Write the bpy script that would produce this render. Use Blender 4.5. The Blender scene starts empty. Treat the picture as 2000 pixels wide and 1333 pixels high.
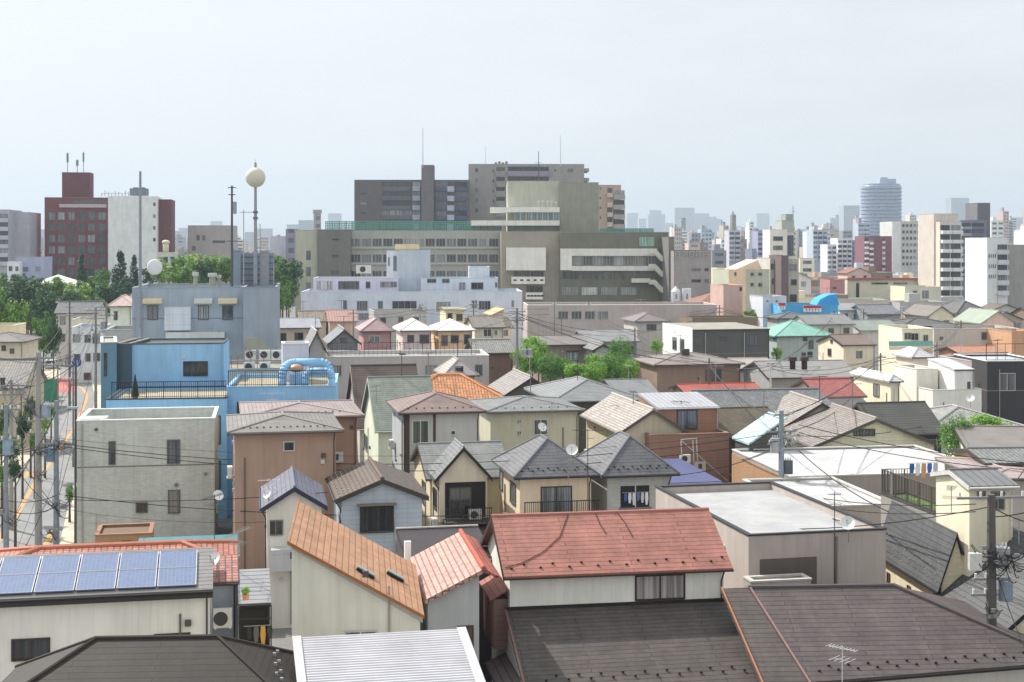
import bpy, math, random
from mathutils import Vector, Matrix
rnd = random.Random(7)
SC = bpy.context.scene
COL = SC.collection
# ---------------------------------------------------------------- camera, sky, sun, exposure
F = 2800.0; CH = 20.0; HY = 475.0          # focal length and horizon in photo pixels, camera height in metres
cam_d = bpy.data.cameras.new("camera"); cam = bpy.data.objects.new("camera", cam_d); COL.objects.link(cam)
cam.location = (0, 0, CH); cam.rotation_euler = (math.radians(90), 0, 0)
cam_d.sensor_width = 36.0; cam_d.lens = 36.0 * F / 2000.0
cam_d.shift_y = -(666.5 - HY) / 2000.0
cam_d.clip_start = 0.5; cam_d.clip_end = 20000
SC.camera = cam
SUN = Vector((-0.60, 0.52, 0.80)).normalized()
EL = math.asin(SUN.z); AZ = math.atan2(SUN.x, SUN.y)
W = bpy.data.worlds.new("World"); SC.world = W; W.use_nodes = True
wn = W.node_tree.nodes; wl = W.node_tree.links
bg = wn['Background']; sky = wn.new('ShaderNodeTexSky'); sky.sky_type = 'NISHITA'; sky.sun_disc = False
sky.sun_elevation = EL; sky.sun_rotation = AZ; sky.altitude = 50; sky.air_density = 1.0; sky.dust_density = 3.5; sky.ozone_density = 1.5
hsv = wn.new('ShaderNodeHueSaturation'); hsv.inputs['Saturation'].default_value = 0.45
# thin high cloud: pale patches mixed over the clear sky
tc = wn.new('ShaderNodeTexCoord'); mp = wn.new('ShaderNodeMapping'); mp.inputs['Scale'].default_value = (2.2, 2.2, 9)
nz = wn.new('ShaderNodeTexNoise'); nz.inputs['Scale'].default_value = 1.6; nz.inputs['Detail'].default_value = 6; nz.inputs['Roughness'].default_value = .55
rp = wn.new('ShaderNodeValToRGB'); rp.color_ramp.elements[0].position = .36; rp.color_ramp.elements[1].position = .72
rp.color_ramp.elements[0].color = (0, 0, 0, 1); rp.color_ramp.elements[1].color = (1, 1, 1, 1)
mx = wn.new('ShaderNodeMixRGB'); mx.inputs['Color2'].default_value = (6.8, 7.0, 7.15, 1)
mul = wn.new('ShaderNodeMath'); mul.operation = 'MULTIPLY_ADD'; mul.inputs[1].default_value = .3; mul.inputs[2].default_value = .62
wl.new(tc.outputs['Generated'], mp.inputs['Vector']); wl.new(mp.outputs[0], nz.inputs['Vector']); wl.new(nz.outputs['Fac'], rp.inputs['Fac'])
wl.new(rp.outputs[0], mul.inputs[0]); wl.new(mul.outputs[0], mx.inputs['Fac'])
wl.new(sky.outputs[0], hsv.inputs['Color']); wl.new(hsv.outputs[0], mx.inputs['Color1'])
# thin overcast is brighter overhead than at the horizon
sx_ = wn.new('ShaderNodeSeparateXYZ'); mr = wn.new('ShaderNodeMapRange'); mr.inputs['From Min'].default_value = .16; mr.inputs['From Max'].default_value = .6
mr.inputs['To Min'].default_value = 1.0; mr.inputs['To Max'].default_value = 1.2
vm = wn.new('ShaderNodeVectorMath'); vm.operation = 'SCALE'
wl.new(tc.outputs['Generated'], sx_.inputs[0]); wl.new(sx_.outputs[2], mr.inputs['Value']); wl.new(mx.outputs[0], vm.inputs[0]); wl.new(mr.outputs[0], vm.inputs['Scale']); wl.new(vm.outputs[0], bg.inputs['Color'])
bg.inputs['Strength'].default_value = 0.12
sun_d = bpy.data.lights.new("sun", 'SUN'); sun_d.energy = 5.0; sun_d.angle = math.radians(1.2); sun_d.color = (1, .955, .88)
sun = bpy.data.objects.new("sun", sun_d); COL.objects.link(sun); sun.rotation_euler = SUN.to_track_quat('Z', 'Y').to_euler(); sun.location = (0, 0, 300)
SC.view_settings.view_transform = 'Standard'; SC.view_settings.look = 'None'; SC.view_settings.gamma = 1
SC.view_settings.exposure = 0.22; SC.view_settings.use_curve_mapping = False
cy = SC.cycles
cy.use_denoising = True; cy.max_bounces = 5; cy.diffuse_bounces = 3; cy.glossy_bounces = 2; cy.transmission_bounces = 2; cy.volume_bounces = 0
cy.transparent_max_bounces = 4; cy.caustics_reflective = False; cy.caustics_refractive = False; cy.sample_clamp_indirect = 4
try: cy.denoiser = 'OPENIMAGEDENOISE'
except Exception: pass

# ---------------------------------------------------------------- colours and materials
def lin(c): return tuple(((v/255)/12.92 if v/255 <= .04045 else ((v/255+.055)/1.055)**2.4) for v in c)
def hexc(s): return tuple(int(s[i:i+2], 16) for i in (0, 2, 4))
def alb(s, k=1.0): return tuple(max(.012, min(.88, v*k)) for v in lin(hexc(s)))
MATS = {}
def N(nt, t, **kw):
    n = nt.nodes.new(t)
    for k, v in kw.items():
        if k in n.inputs.keys(): n.inputs[k].default_value = v
        else: setattr(n, k, v)
    return n
def base(name, rough=.8, metal=0.0, spec=.3):
    m = bpy.data.materials.new(name); m.use_nodes = True; nt = m.node_tree
    b = nt.nodes['Principled BSDF']; b.inputs['Roughness'].default_value = rough; b.inputs['Metallic'].default_value = metal
    b.inputs['Specular IOR Level'].default_value = spec
    return m, nt, b
def rgb(c): return (c[0], c[1], c[2], 1)
def mulc(c, k): return tuple(min(.9, v*k) for v in c)
def ramp(nt, fac, c0, c1, p0=.3, p1=.7):
    r = N(nt, 'ShaderNodeValToRGB'); e = r.color_ramp.elements
    e[0].position = p0; e[1].position = p1; e[0].color = rgb(c0); e[1].color = rgb(c1)
    nt.links.new(fac, r.inputs['Fac']); return r.outputs[0]
def mixm(nt, a, b, fac=1.0, mode='MULTIPLY'):
    m = N(nt, 'ShaderNodeMixRGB', blend_type=mode); m.inputs['Fac'].default_value = fac
    nt.links.new(a, m.inputs['Color1'])
    if hasattr(b, 'links'): nt.links.new(b, m.inputs['Color2'])
    else: m.inputs['Color2'].default_value = rgb(b)
    return m.outputs[0]
def noise(nt, vec, scale, detail=4, rough=.6, sx=1, sy=1):
    if sx != 1 or sy != 1:
        mpn = N(nt, 'ShaderNodeMapping'); mpn.inputs['Scale'].default_value = (sx, sy, 1); nt.links.new(vec, mpn.inputs[0]); vec = mpn.outputs[0]
    n = N(nt, 'ShaderNodeTexNoise', Scale=scale, Detail=detail, Roughness=rough); nt.links.new(vec, n.inputs['Vector']); return n.outputs['Fac']
def bump(nt, b, h, s=.3, d=.02):
    n = N(nt, 'ShaderNodeBump', Strength=s, Distance=d); nt.links.new(h, n.inputs['Height']); nt.links.new(n.outputs[0], b.inputs['Normal'])
def brick(nt, vec, c1, c2, mort, w, h, ms=.02, off=.5):
    n = N(nt, 'ShaderNodeTexBrick', Color1=rgb(c1), Color2=rgb(c2), Mortar=rgb(mort), Scale=1.0)
    n.inputs['Mortar Size'].default_value = ms; n.inputs['Brick Width'].default_value = w; n.inputs['Row Height'].default_value = h
    n.inputs['Mortar Smooth'].default_value = .1; n.offset = off
    nt.links.new(vec, n.inputs['Vector']); return n
def mat(kind, col):
    """kind: surface type, col: base colour as hex of the albedo in sRGB"""
    key = (kind, col)
    if key in MATS: return MATS[key]
    c = alb(col); lum = .3*c[0]+.6*c[1]+.1*c[2]; gain = {'stucco': 1.4, 'siding': 1.4, 'panel': 1.4, 'tilewall': 1.35, 'conc': 1.2, 'deck': .6, 'slate': .85, 'kawara': 1.0, 'hseam': .95, 'seam': .95, 'plain': 1.0, 'leaf': 1.0}.get(kind, 1.0)
    ds = 1.0 if col in ('8cbae0', '92bee2', '58aee0', '48a4e0') else .74 if kind in ('stucco', 'siding', 'panel') else .82
    c = tuple((lum+(v-lum)*ds)*gain for v in c); mxv = max(c); c = tuple(v*min(1.0, .86/mxv) for v in c); m, nt, b = base(kind+'_'+col)
    uvn = N(nt, 'ShaderNodeTexCoord'); uv = uvn.outputs['UV']
    L = nt.links; out = None
    big = noise(nt, uv, .35, 3, .6)
    if kind in ('stucco', 'conc', 'siding', 'tilewall', 'panel'):
        stain = noise(nt, uv, 1.0, 5, .65, 1.6, .22)
        wear = ramp(nt, stain, (.80, .79, .77), (1.03, 1.03, 1.03), .3, .58)
        blot = ramp(nt, big, (.90, .90, .89), (1.05, 1.05, 1.05))
        if kind == 'siding':
            br = brick(nt, uv, c, mulc(c, .95), mulc(c, .72), 3.03, .26, .012); cc = br.outputs[0]; bump(nt, b, br.outputs['Fac'], .25, -.01)
        elif kind == 'tilewall':
            br = brick(nt, uv, c, mulc(c, .86), mulc(c, .8), .30, .11, .008); cc = br.outputs[0]; bump(nt, b, br.outputs['Fac'], .2, -.008)
        elif kind == 'panel':
            br = brick(nt, uv, c, mulc(c, .96), mulc(c, .74), 1.8, 1.0, .018, 0); cc = br.outputs[0]; bump(nt, b, br.outputs['Fac'], .25, -.01)
        elif kind == 'conc':
            br = brick(nt, uv, c, mulc(c, .93), mulc(c, .82), .9, 2.7, .015, 0); cc = br.outputs[0]
        else:
            r0 = N(nt, 'ShaderNodeRGB'); r0.outputs[0].default_value = rgb(c); cc = r0.outputs[0]
            bump(nt, b, noise(nt, uv, 14, 3), .15, .01)
        dr = ramp(nt, noise(nt, uv, 1.0, 4, .7, 5.5, .10), (.78, .77, .75), (1.04, 1.04, 1.03), .34, .5)
        out = mixm(nt, mixm(nt, mixm(nt, cc, wear, .5), blot), dr, .28)
        b.inputs['Roughness'].default_value = .85
    elif kind == 'slate':       # thin flat slates in courses
        br = brick(nt, uv, mulc(c, 1.06), mulc(c, .92), mulc(c, .42), 5.3, .27, .018)
        bump(nt, b, br.outputs['Fac'], .5, -.015)
        pat = mixm(nt, ramp(nt, noise(nt, uv, .9, 8, .75), (.68, .69, .68), (1.22, 1.18, 1.14)), ramp(nt, noise(nt, uv, 4.5, 6, .8), (.84, .85, .83), (1.12, 1.1, 1.08)))
        out = mixm(nt, mixm(nt, br.outputs[0], pat), ramp(nt, noise(nt, uv, 1.0, 4, .6, 2.4, .3), (.8, .8, .8), (1.08, 1.08, 1.08)), .6)
        b.inputs['Roughness'].default_value = .6
    elif kind == 'kawara':      # round clay tiles: rolls down the slope, steps across it
        wv = N(nt, 'ShaderNodeTexWave', wave_type='BANDS', bands_direction='X', Scale=1.15/ (2*math.pi) * 2 * math.pi / 1.0, Distortion=0.0)
        L.new(uv, wv.inputs['Vector'])
        br = brick(nt, uv, mulc(c, 1.18), mulc(c, .78), mulc(c, .35), .27, .25, .03, 0)
        bump(nt, b, br.outputs['Fac'], .9, -.04)
        rn = noise(nt, uv, 1.2, 5, .7)
        sp = ramp(nt, noise(nt, uv, 5.5, 3, .8), (.7, .7, .7), (1.35, 1.33, 1.3), .35, .68)
        out = mixm(nt, mixm(nt, br.outputs[0], ramp(nt, rn, (.78, .78, .78), (1.15, 1.13, 1.1))), sp, .7)
        b.inputs['Roughness'].default_value = .5
    elif kind in ('seam', 'hseam', 'corr'):   # standing seams down the slope / along the slope / corrugated sheet
        w_, h_, ms = {'seam': (.42, 30, .03), 'hseam': (30, .32, .03), 'corr': (30, .17, .05)}[kind]
        br = brick(nt, uv, mulc(c, 1.04), mulc(c, .95), mulc(c, .5), w_, h_, ms, 0)
        bump(nt, b, br.outputs['Fac'], .8, -.04)
        out = mixm(nt, br.outputs[0], ramp(nt, noise(nt, uv, .7, 5, .65), (.82, .82, .82), (1.08, 1.08, 1.08)))
        b.inputs['Roughness'].default_value = .45; b.inputs['Metallic'].default_value = .1
    elif kind == 'deck':        # flat roof waterproofing with stains
        st = ramp(nt, noise(nt, uv, .45, 7, .72), (.76, .77, .78), (1.07, 1.07, 1.07), .32, .66)
        r0 = N(nt, 'ShaderNodeRGB'); r0.outputs[0].default_value = rgb(c)
        out = mixm(nt, mixm(nt, r0.outputs[0], st), ramp(nt, noise(nt, uv, 2.2, 4, .7, .5, 1.6), (.86, .86, .85), (1.05, 1.05, 1.05)), .7)
        b.inputs['Roughness'].default_value = .75
    elif kind == 'glass':
        oi = N(nt, 'ShaderNodeObjectInfo')
        mxn = N(nt, 'ShaderNodeMixRGB'); mxn.inputs['Color1'].default_value = rgb(mulc(c, .6)); mxn.inputs['Color2'].default_value = rgb(mulc(tuple(v*.6+.12 for v in c), 2.0))
        pw_ = N(nt, 'ShaderNodeMath', operation='POWER'); pw_.inputs[1].default_value = 2.5; L.new(oi.outputs['Random'], pw_.inputs[0]); L.new(pw_.outputs[0], mxn.inputs['Fac'])
        cur = noise(nt, uv, 1.0, 2, .5, 6.0, .12)
        out = mixm(nt, mxn.outputs[0], ramp(nt, cur, (.6, .6, .6), (1.5, 1.5, 1.5), .42, .6))
        b.inputs['Roughness'].default_value = .05; b.inputs['Specular IOR Level'].default_value = .7
    elif kind == 'solar':
        br = brick(nt, uv, c, mulc(c, .85), mulc(c, 1.5), .16, .16, .006, 0); out = br.outputs[0]
        b.inputs['Roughness'].default_value = .22; b.inputs['Specular IOR Level'].default_value = .8
    elif kind == 'leaf':
        oc = uvn.outputs['Object']
        gi = N(nt, 'ShaderNodeNewGeometry')
        r1 = ramp(nt, gi.outputs['Random Per Island'], mulc(c, .4), mulc(c, 1.55), .1, .9)
        out = mixm(nt, r1, ramp(nt, noise(nt, oc, .8, 3), (.75, .8, .8), (1.25, 1.2, .9)))
        b.inputs['Roughness'].default_value = .6
        b.inputs['Transmission Weight'].default_value = 0
    elif kind == 'ground':
        out = ramp(nt, noise(nt, uv, .12, 8, .7), mulc(c, .7), mulc(c, 1.25))
    elif kind == 'asphalt':
        out = mixm(nt, ramp(nt, noise(nt, uv, 6, 6, .8), mulc(c, .85), mulc(c, 1.15)), ramp(nt, noise(nt, uv, .25, 5, .7), (.8, .8, .8), (1.15, 1.15, 1.15)))
        b.inputs['Roughness'].default_value = .9
    elif kind == 'metal':
        out = ramp(nt, noise(nt, uv, 3, 4, .7), mulc(c, .85), mulc(c, 1.1)); b.inputs['Roughness'].default_value = .45; b.inputs['Metallic'].default_value = .3
    elif kind == 'far':         # distant facade: storeys of windows too small to model one by one
        br = brick(nt, uv, mulc(c, .42), mulc(c, .6), c, 3.4, 3.2, .85, 0)
        out = mixm(nt, br.outputs[0], ramp(nt, big, (.92, .92, .92), (1.05, 1.05, 1.05)))
        b.inputs['Roughness'].default_value = .6
    else:
        out = ramp(nt, noise(nt, uv, 2.0, 4, .6), mulc(c, .9), mulc(c, 1.06))
    L.new(out, b.inputs['Base Color'])
    if kind == 'leaf':
        tr = N(nt, 'ShaderNodeBsdfTranslucent'); ms_ = N(nt, 'ShaderNodeMixShader'); ms_.inputs[0].default_value = .3
        L.new(out, tr.inputs[0]); L.new(b.outputs[0], ms_.inputs[1]); L.new(tr.outputs[0], ms_.inputs[2])
        L.new(ms_.outputs[0], nt.nodes['Material Output'].inputs['Surface'])
    MATS[key] = m
    return m
def M(s):
    k, c = s.split(':'); return mat(k, c)

# ---------------------------------------------------------------- mesh builder
class MB:
    def __init__(s): s.v = []; s.f = []
    def face(s, pts):
        i = len(s.v); s.v += [tuple(p) for p in pts]; s.f.append(tuple(range(i, i+len(pts)))); return s
    def box(s, x0, x1, y0, y1, z0, z1, skip=''):
        i = len(s.v)
        s.v += [(x0,y0,z0),(x1,y0,z0),(x1,y1,z0),(x0,y1,z0),(x0,y0,z1),(x1,y0,z1),(x1,y1,z1),(x0,y1,z1)]
        fs = {'b': (3,2,1,0), 't': (4,5,6,7), 'f': (0,1,5,4), 'r': (1,2,6,5), 'k': (2,3,7,6), 'l': (3,0,4,7)}
        for k, q in fs.items():
            if k not in skip: s.f.append(tuple(i+a for a in q))
        return s
    def prism(s, pts, dvec, caps=True):
        """extrude polygon pts by dvec"""
        n = len(pts); i = len(s.v); d = Vector(dvec)
        s.v += [tuple(p) for p in pts] + [tuple(Vector(p)+d) for p in pts]
        nrm = sum((Vector(pts[k]).cross(Vector(pts[(k+1) % n])) for k in range(n)), Vector())
        fl = nrm.dot(d) > 0
        if caps:
            a = tuple(range(i, i+n)); b = tuple(range(i+n, i+2*n))
            s.f += [a[::-1] if fl else a, b if fl else b[::-1]]
        for k in range(n):
            q = (i+k, i+(k+1) % n, i+n+(k+1) % n, i+n+k); s.f.append(q if fl else q[::-1])
        return s
    def bar(s, a, b, r=.03, n=4, r2=None):
        a = Vector(a); b = Vector(b); d = (b-a)
        if d.length < 1e-6: return s
        d.normalize(); t = d.cross(Vector((0, 0, 1)) if abs(d.z) < .9 else Vector((1, 0, 0))).normalized(); u = d.cross(t)
        r2 = r if r2 is None else r2; i = len(s.v)
        for c, rr in ((a, r), (b, r2)):
            for k in range(n):
                g = 2*math.pi*(k+.5)/n; s.v.append(tuple(c + t*math.cos(g)*rr + u*math.sin(g)*rr))
        for k in range(n): s.f.append((i+k, i+n+k, i+n+(k+1) % n, i+(k+1) % n))
        s.f.append(tuple(i+k for k in range(n))); s.f.append(tuple(i+n+k for k in reversed(range(n))))
        return s
    def path(s, pts, r=.03, n=5):
        for a, b in zip(pts[:-1], pts[1:]): s.bar(a, b, r, n)
        return s
    def slabs(s, polys, t):
        """roof skin of thickness t under the given top polygons, open seams between neighbours closed"""
        cnt = {}
        key = lambda a, b: tuple(sorted((tuple(round(x, 3) for x in a), tuple(round(x, 3) for x in b))))
        for p in polys:
            for k in range(len(p)): e = key(p[k], p[(k+1) % len(p)]); cnt[e] = cnt.get(e, 0)+1
        dn = Vector((0, 0, -t))
        for p in polys:
            p = [Vector(q) for q in p]
            nrm = sum((p[k].cross(p[(k+1) % len(p)]) for k in range(len(p))), Vector())
            if nrm.z < 0: p = p[::-1]
            s.face(p); s.face([q+dn for q in p[::-1]])
            for k in range(len(p)):
                a, b = p[k], p[(k+1) % len(p)]
                if cnt[key(a, b)] == 1: s.face([a, a+dn, b+dn, b])
        return s
    def ball(s, c, r, n=10, m=8, sx=1, sy=1, sz=1):
        i = len(s.v)
        for a in range(m+1):
            th = math.pi*a/m
            for k in range(n):
                ph = 2*math.pi*k/n; s.v.append((c[0]+r*sx*math.sin(th)*math.cos(ph), c[1]+r*sy*math.sin(th)*math.sin(ph), c[2]+r*sz*math.cos(th)))
        for a in range(m):
            for k in range(n): s.f.append((i+a*n+k, i+(a+1)*n+k, i+(a+1)*n+(k+1) % n, i+a*n+(k+1) % n))
        return s
    def cyl(s, c, r, h, n=14, r2=None): return s.bar(c, (c[0], c[1], c[2]+h), r, n, r2)
    def mesh(s, name, m):
        me = bpy.data.meshes.new(name); me.from_pydata(s.v, [], s.f)
        uvl = me.uv_layers.new(name='UVMap'); co = [0.0]*(len(me.loops)*2)
        for p in me.polygons:
            n = p.normal; t = Vector((0, 0, 1)).cross(n)
            if t.length < .05: t = Vector((1, 0, 0))
            else: t.normalize()
            u = n.cross(t)
            for li in p.loop_indices:
                q = Vector(s.v[me.loops[li].vertex_index]); co[2*li] = q.dot(t); co[2*li+1] = q.dot(u)
        uvl.data.foreach_set('uv', co)
        me.materials.append(m); return me
    def build(s, name, m, parent=None, smooth=False):
        me = s.mesh(name, M(m) if isinstance(m, str) else m)
        if smooth: me.polygons.foreach_set('use_smooth', [True]*len(me.polygons))
        o = bpy.data.objects.new(name, me); COL.objects.link(o)
        if parent: o.parent = parent
        return o
LABELS = {}
def tag(o, label, cat, group=None, kind=None):
    if kind: o['kind'] = kind
    if label:
        if label in LABELS and not group: print('DUPLABEL', label)
        LABELS[label] = 1; o['label'] = label
    if cat: o['category'] = cat
    if group: o['group'] = group
    return o
def empty(name, loc, rz=0):
    o = bpy.data.objects.new(name, None); COL.objects.link(o); o.location = loc; o.rotation_euler = (0, 0, rz); o.empty_display_size = .3; return o
def PW(x, y, Y): return Vector(((x-1000)/F*Y, Y, CH-(y-HY)/F*Y))          # photo pixel at distance Y
def PZ(x, y, z): return PW(x, y, F*(CH-z)/(y-HY))                             # photo pixel at height z
TH = math.radians(11.5)

# ---------------------------------------------------------------- windows and fittings in a building's own frame
def facefn(face, b):
    if face == 'F': return lambda a, z, c: (a, -c, z)
    if face == 'L': return lambda a, z, c: (-c, a, z)
    if face == 'R': return lambda a, z, c: (b.w+c, b.D-a, z)
def obox(mb, f, a0, a1, z0, z1, c0, c1):
    P = [f(a0, z0, c0), f(a1, z0, c0), f(a1, z1, c0), f(a0, z1, c0)]; Q = [f(a0, z0, c1), f(a1, z0, c1), f(a1, z1, c1), f(a0, z1, c1)]
    v = Vector(f(0, 0, 1))-Vector(f(0, 0, 0)); mb.prism(P, v*(c1-c0)); return mb
WINW = {}
def window(b, face, a0, a1, z0, z1, frame='metal:8a8a88', glass='glass:3a4248', mull=1, sill=True, t=.05, off=0.0, bars=False, hood=None, simple=False):
    if face == 'L': pass
    f0 = facefn(face, b); f = lambda a, z, c: f0(a, z, c+off)
    e = min(.07, (a1-a0)*.12); mb = MB()
    obox(mb, f, a0, a0+e, z0, z1, .001, t); obox(mb, f, a1-e, a1, z0, z1, .001, t)
    obox(mb, f, a0+e, a1-e, z1-e, z1, .001, t); obox(mb, f, a0+e, a1-e, z0, z0+e, .001, t+(.04 if sill else 0))
    if not simple:
        for k in range(mull):
            m_ = a0+(a1-a0)*(k+1)/(mull+1); obox(mb, f, m_-.03, m_+.03, z0+e, z1-e, .001, t*.8)
    o = mb.build('window', frame, b.o)
    g = MB(); obox(g, f, a0+e, a1-e, z0+e, z1-e, .0015, .018); g.build('pane', glass, o)
    if bars:
        r_ = MB(); n = max(4, int((a1-a0)/.14))
        for k in range(n+1):
            a = a0+(a1-a0)*k/n; obox(r_, f, a-.015, a+.015, z0-.05, z1*.999, .2, .23)
        for zz in (z0-.05, z0+(z1-z0)*.5, z1-.03): obox(r_, f, a0-.02, a1+.02, zz, zz+.04, .17, .2)
        for a in (a0-.02, a1-.01): 
            for zz in (z0, z1-.1): obox(r_, f, a, a+.03, zz, zz+.04, .05, .17)
        r_.build('grille', 'metal:3a3836', o)
    if hood:
        h = MB(); obox(h, f, a0-.15, a1+.15, z1+.08, z1+.16, .001, .4); h.build('hood', hood, b.o)
    return o

class Bld:
    def __init__(b, label, x, y, xr, Y, D, roof='flat', ry=None, wall='stucco:b8b4a8', rm='slate:5a5a5c', name='house', cat='house', rot=None,
                 o=.45, g=.3, ph=.4, th=.16, group=None, base_z=0.0, deck='deck:b0b0ac', cap=None, rise=None, gut='metal:4a4644', soffit=True):
        rz = TH if rot is None else math.radians(rot)
        c, s = math.cos(rz), math.sin(rz); p = PW(x, y, Y); q = (xr-1000)/F
        w = (q*Y-p.x)/(c-q*s); zt = p.z
        pitched = roof not in ('flat',)
        b.c, b.s = c, s; b.label = label; b.Y = Y
        if pitched:
            gx = g if roof in ('gx', 'sf', 'sb') else o
            gy = o if roof in ('gx', 'sf', 'sb', 'hip') else g
            if roof in ('sl', 'sr'): gx = .15
            if roof in ('hip',): gx = gy = o
            ox, oy = gx, gy
        else: ox = oy = 0
        org = Vector((p.x + ox*c - oy*s, Y + ox*s + oy*c, base_z))
        b.w, b.D = w-2*ox, D-2*oy; b.org = org; b.zt = zt - (th if pitched else 0)   # wall top under the roof skin at the eaves
        b.o = empty(name, org, rz); tag(b.o, label, cat, group)
        zt2 = zt
        zw = zt-base_z
        # ridge height
        if ry is not None:
            if roof == 'gy': rs = (CH-(ry-HY)/F*(Y+w/2*s)) - zt      # front apex
            elif roof == 'sl': rs = zt - (CH-(ry-HY)/F*(Y+w*s))    # low corner at the right
            elif roof == 'sr': rs = (CH-(ry-HY)/F*(Y+w*s)) - zt
            elif roof in ('gx', 'hip'): Yr = Y + D/2*c; rs = (CH-(ry-HY)/F*Yr) - zt
            else: Yr = Y + D*c; rs = (CH-(ry-HY)/F*Yr) - zt
        else: rs = rise
        if pitched and rs is None:
            rs = .4*(min(w, D)/2 if roof == 'hip' else (D/2 if roof == 'gx' else w/2 if roof == 'gy' else D*.5 if roof in ('sf', 'sb') else w*.5))
        if pitched: rs = max(rs, .12)
        b.rs = rs
        W_, D_ = b.w, b.D; h = b.zt-base_z
        wl_, rf = MB(), MB()
        x0, x1, y0, y1 = -ox, W_+ox, -oy, D_+oy; z0 = zw; z1 = zw+(rs or 0)
        t = th
        if roof == 'flat':
            p_ = .16
            wl_.box(0, W_, 0, D_, 0, zw, skip='bt')
            # inner faces of the parapet
            zi = zw-ph
            for q4 in (((p_,p_),(W_-p_,p_)), ((W_-p_,p_),(W_-p_,D_-p_)), ((W_-p_,D_-p_),(p_,D_-p_)), ((p_,D_-p_),(p_,p_))):
                (ax, ay), (bx, by) = q4; wl_.face([(bx,by,zi),(ax,ay,zi),(ax,ay,zw),(bx,by,zw)])
            b.deck_z = zi
            rf.box(.002, W_-.002, .002, D_-.002, zi-.2, zi)
            rf.build('roof', deck, b.o)
            cp = MB(); e = .04
            for (ax, bx, ay, by) in ((-e, W_+e, -e, p_+e), (-e, W_+e, D_-p_-e, D_+e), (-e, p_+e, p_+e, D_-p_-e), (W_-p_-e, W_+e, p_+e, D_-p_-e)):
                cp.box(ax, bx, ay, by, zw-.02, zw+.06)
            cp.build('parapet_cap', cap or wall, b.o)
            b.wallo = wl_.build('wall', wall, b.o)
        else:
            k = 1.0
            if roof == 'gx':
                ym = D_/2; slope = rs/(D_/2+oy)
                hz = h; hr = z0 + rs - t
                wl_.prism([(0, 0, 0), (0, D_, 0), (0, D_, z0+slope*oy-t), (0, ym, hr), (0, 0, z0+slope*oy-t)], (W_, 0, 0))
                rf.slabs([[(x0, y0, z0), (x1, y0, z0), (x1, ym, z1), (x0, ym, z1)], [(x0, ym, z1), (x1, ym, z1), (x1, y1, z0), (x0, y1, z0)]], t)
                rid = [((x0, ym, z1), (x1, ym, z1))]
            elif roof == 'gy':
                xm = W_/2; slope = rs/(W_/2+ox); hr = z1-t
                wl_.prism([(0, 0, 0), (W_, 0, 0), (W_, 0, z0+slope*ox-t), (xm, 0, hr), (0, 0, z0+slope*ox-t)], (0, D_, 0))
                rf.slabs([[(x0, y0, z0), (xm, y0, z1), (xm, y1, z1), (x0, y1, z0)], [(xm, y0, z1), (x1, y0, z0), (x1, y1, z0), (xm, y1, z1)]], t)
                rid = [((xm, y0, z1), (xm, y1, z1))]
            elif roof == 'sf':    # rises away from the camera
                sl = rs/(y1-y0)
                wl_.prism([(0, 0, 0), (0, D_, 0), (0, D_, z1-sl*oy-t), (0, 0, z0+sl*oy-t)], (W_, 0, 0))
                rf.slabs([[(x0, y0, z0), (x1, y0, z0), (x1, y1, z1), (x0, y1, z1)]], t); rid = []
            elif roof in ('sl', 'sr'):   # sl rises to the left, sr rises to the right
                zl, zr = (z1, z0) if roof == 'sl' else (z0, z1)
                if roof == 'sl': zl, zr = z0, z0-rs
                wl_.prism([(0, 0, 0), (W_, 0, 0), (W_, 0, zr-t), (0, 0, zl-t)], (0, D_, 0))
                rf.slabs([[(x0, y0, zl), (x1, y0, zr), (x1, y1, zr), (x0, y1, zl)]], t); rid = []
            else:  # hip
                hw, hd = (x1-x0)/2, (y1-y0)/2
                wl_.box(0, W_, 0, D_, 0, z0-t*.5, skip='bt')
                if hw >= hd: A, B = (x0+hd, y0+hd, z1), (x1-hd, y0+hd, z1)
                else: A, B = (x0+hw, y0+hw, z1), (x0+hw, y1-hw, z1)
                if (Vector(A)-Vector(B)).length < .15: A = B = tuple((Vector(A)+Vector(B))/2)
                a, bb, cc, d = (x0, y0, z0), (x1, y0, z0), (x1, y1, z0), (x0, y1, z0)
                if A == B: polys = [[a, bb, A], [bb, cc, A], [cc, d, A], [d, a, A]]
                elif hw >= hd: polys = [[a, bb, B, A], [bb, cc, B], [cc, d, A, B], [d, a, A]]
                else: polys = [[a, bb, A], [bb, cc, B, A], [cc, d, B], [d, a, A, B]]
                rf.slabs(polys, t); rid = [(a, A), (bb, B if hw >= hd else A), (cc, B), (d, A if hw >= hd else B)]
                if A != B: rid.append((A, B))
                b.apex = (A, B)
            b.wallo = wl_.build('wall', wall, b.o)
            b.roofo = rf.build('roof', rm, b.o)
            if rid and Y < 260:
                rr = MB(); r_ = .07 if 'kawara' not in rm else .13
                for a, c_ in rid: rr.bar(Vector(a)+Vector((0, 0, .01)), Vector(c_)+Vector((0, 0, .01)), r_, 6)
                rr.build('ridge_cap', rm.split(':')[0].replace('slate', 'plain').replace('kawara', 'plain').replace('seam', 'metal')+':'+rm.split(':')[1] if 'hseam' not in rm else 'metal:'+rm.split(':')[1], b.roofo)
            if Y < 200 and roof in ('gx', 'hip', 'sf'):
                gu = MB(); gu.bar((x0, y0-.05, z0-.1), (x1, y0-.05, z0-.1), .055, 6); gu.build('gutter', gut, b.o)
                dp = MB(); dp.path([(W_-.12, y0-.05, z0-.14), (W_-.12, -.06, z0-.5-oy*.3), (W_-.12, -.06, .1)], .035); dp.build('downpipe', gut, b.o)
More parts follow.
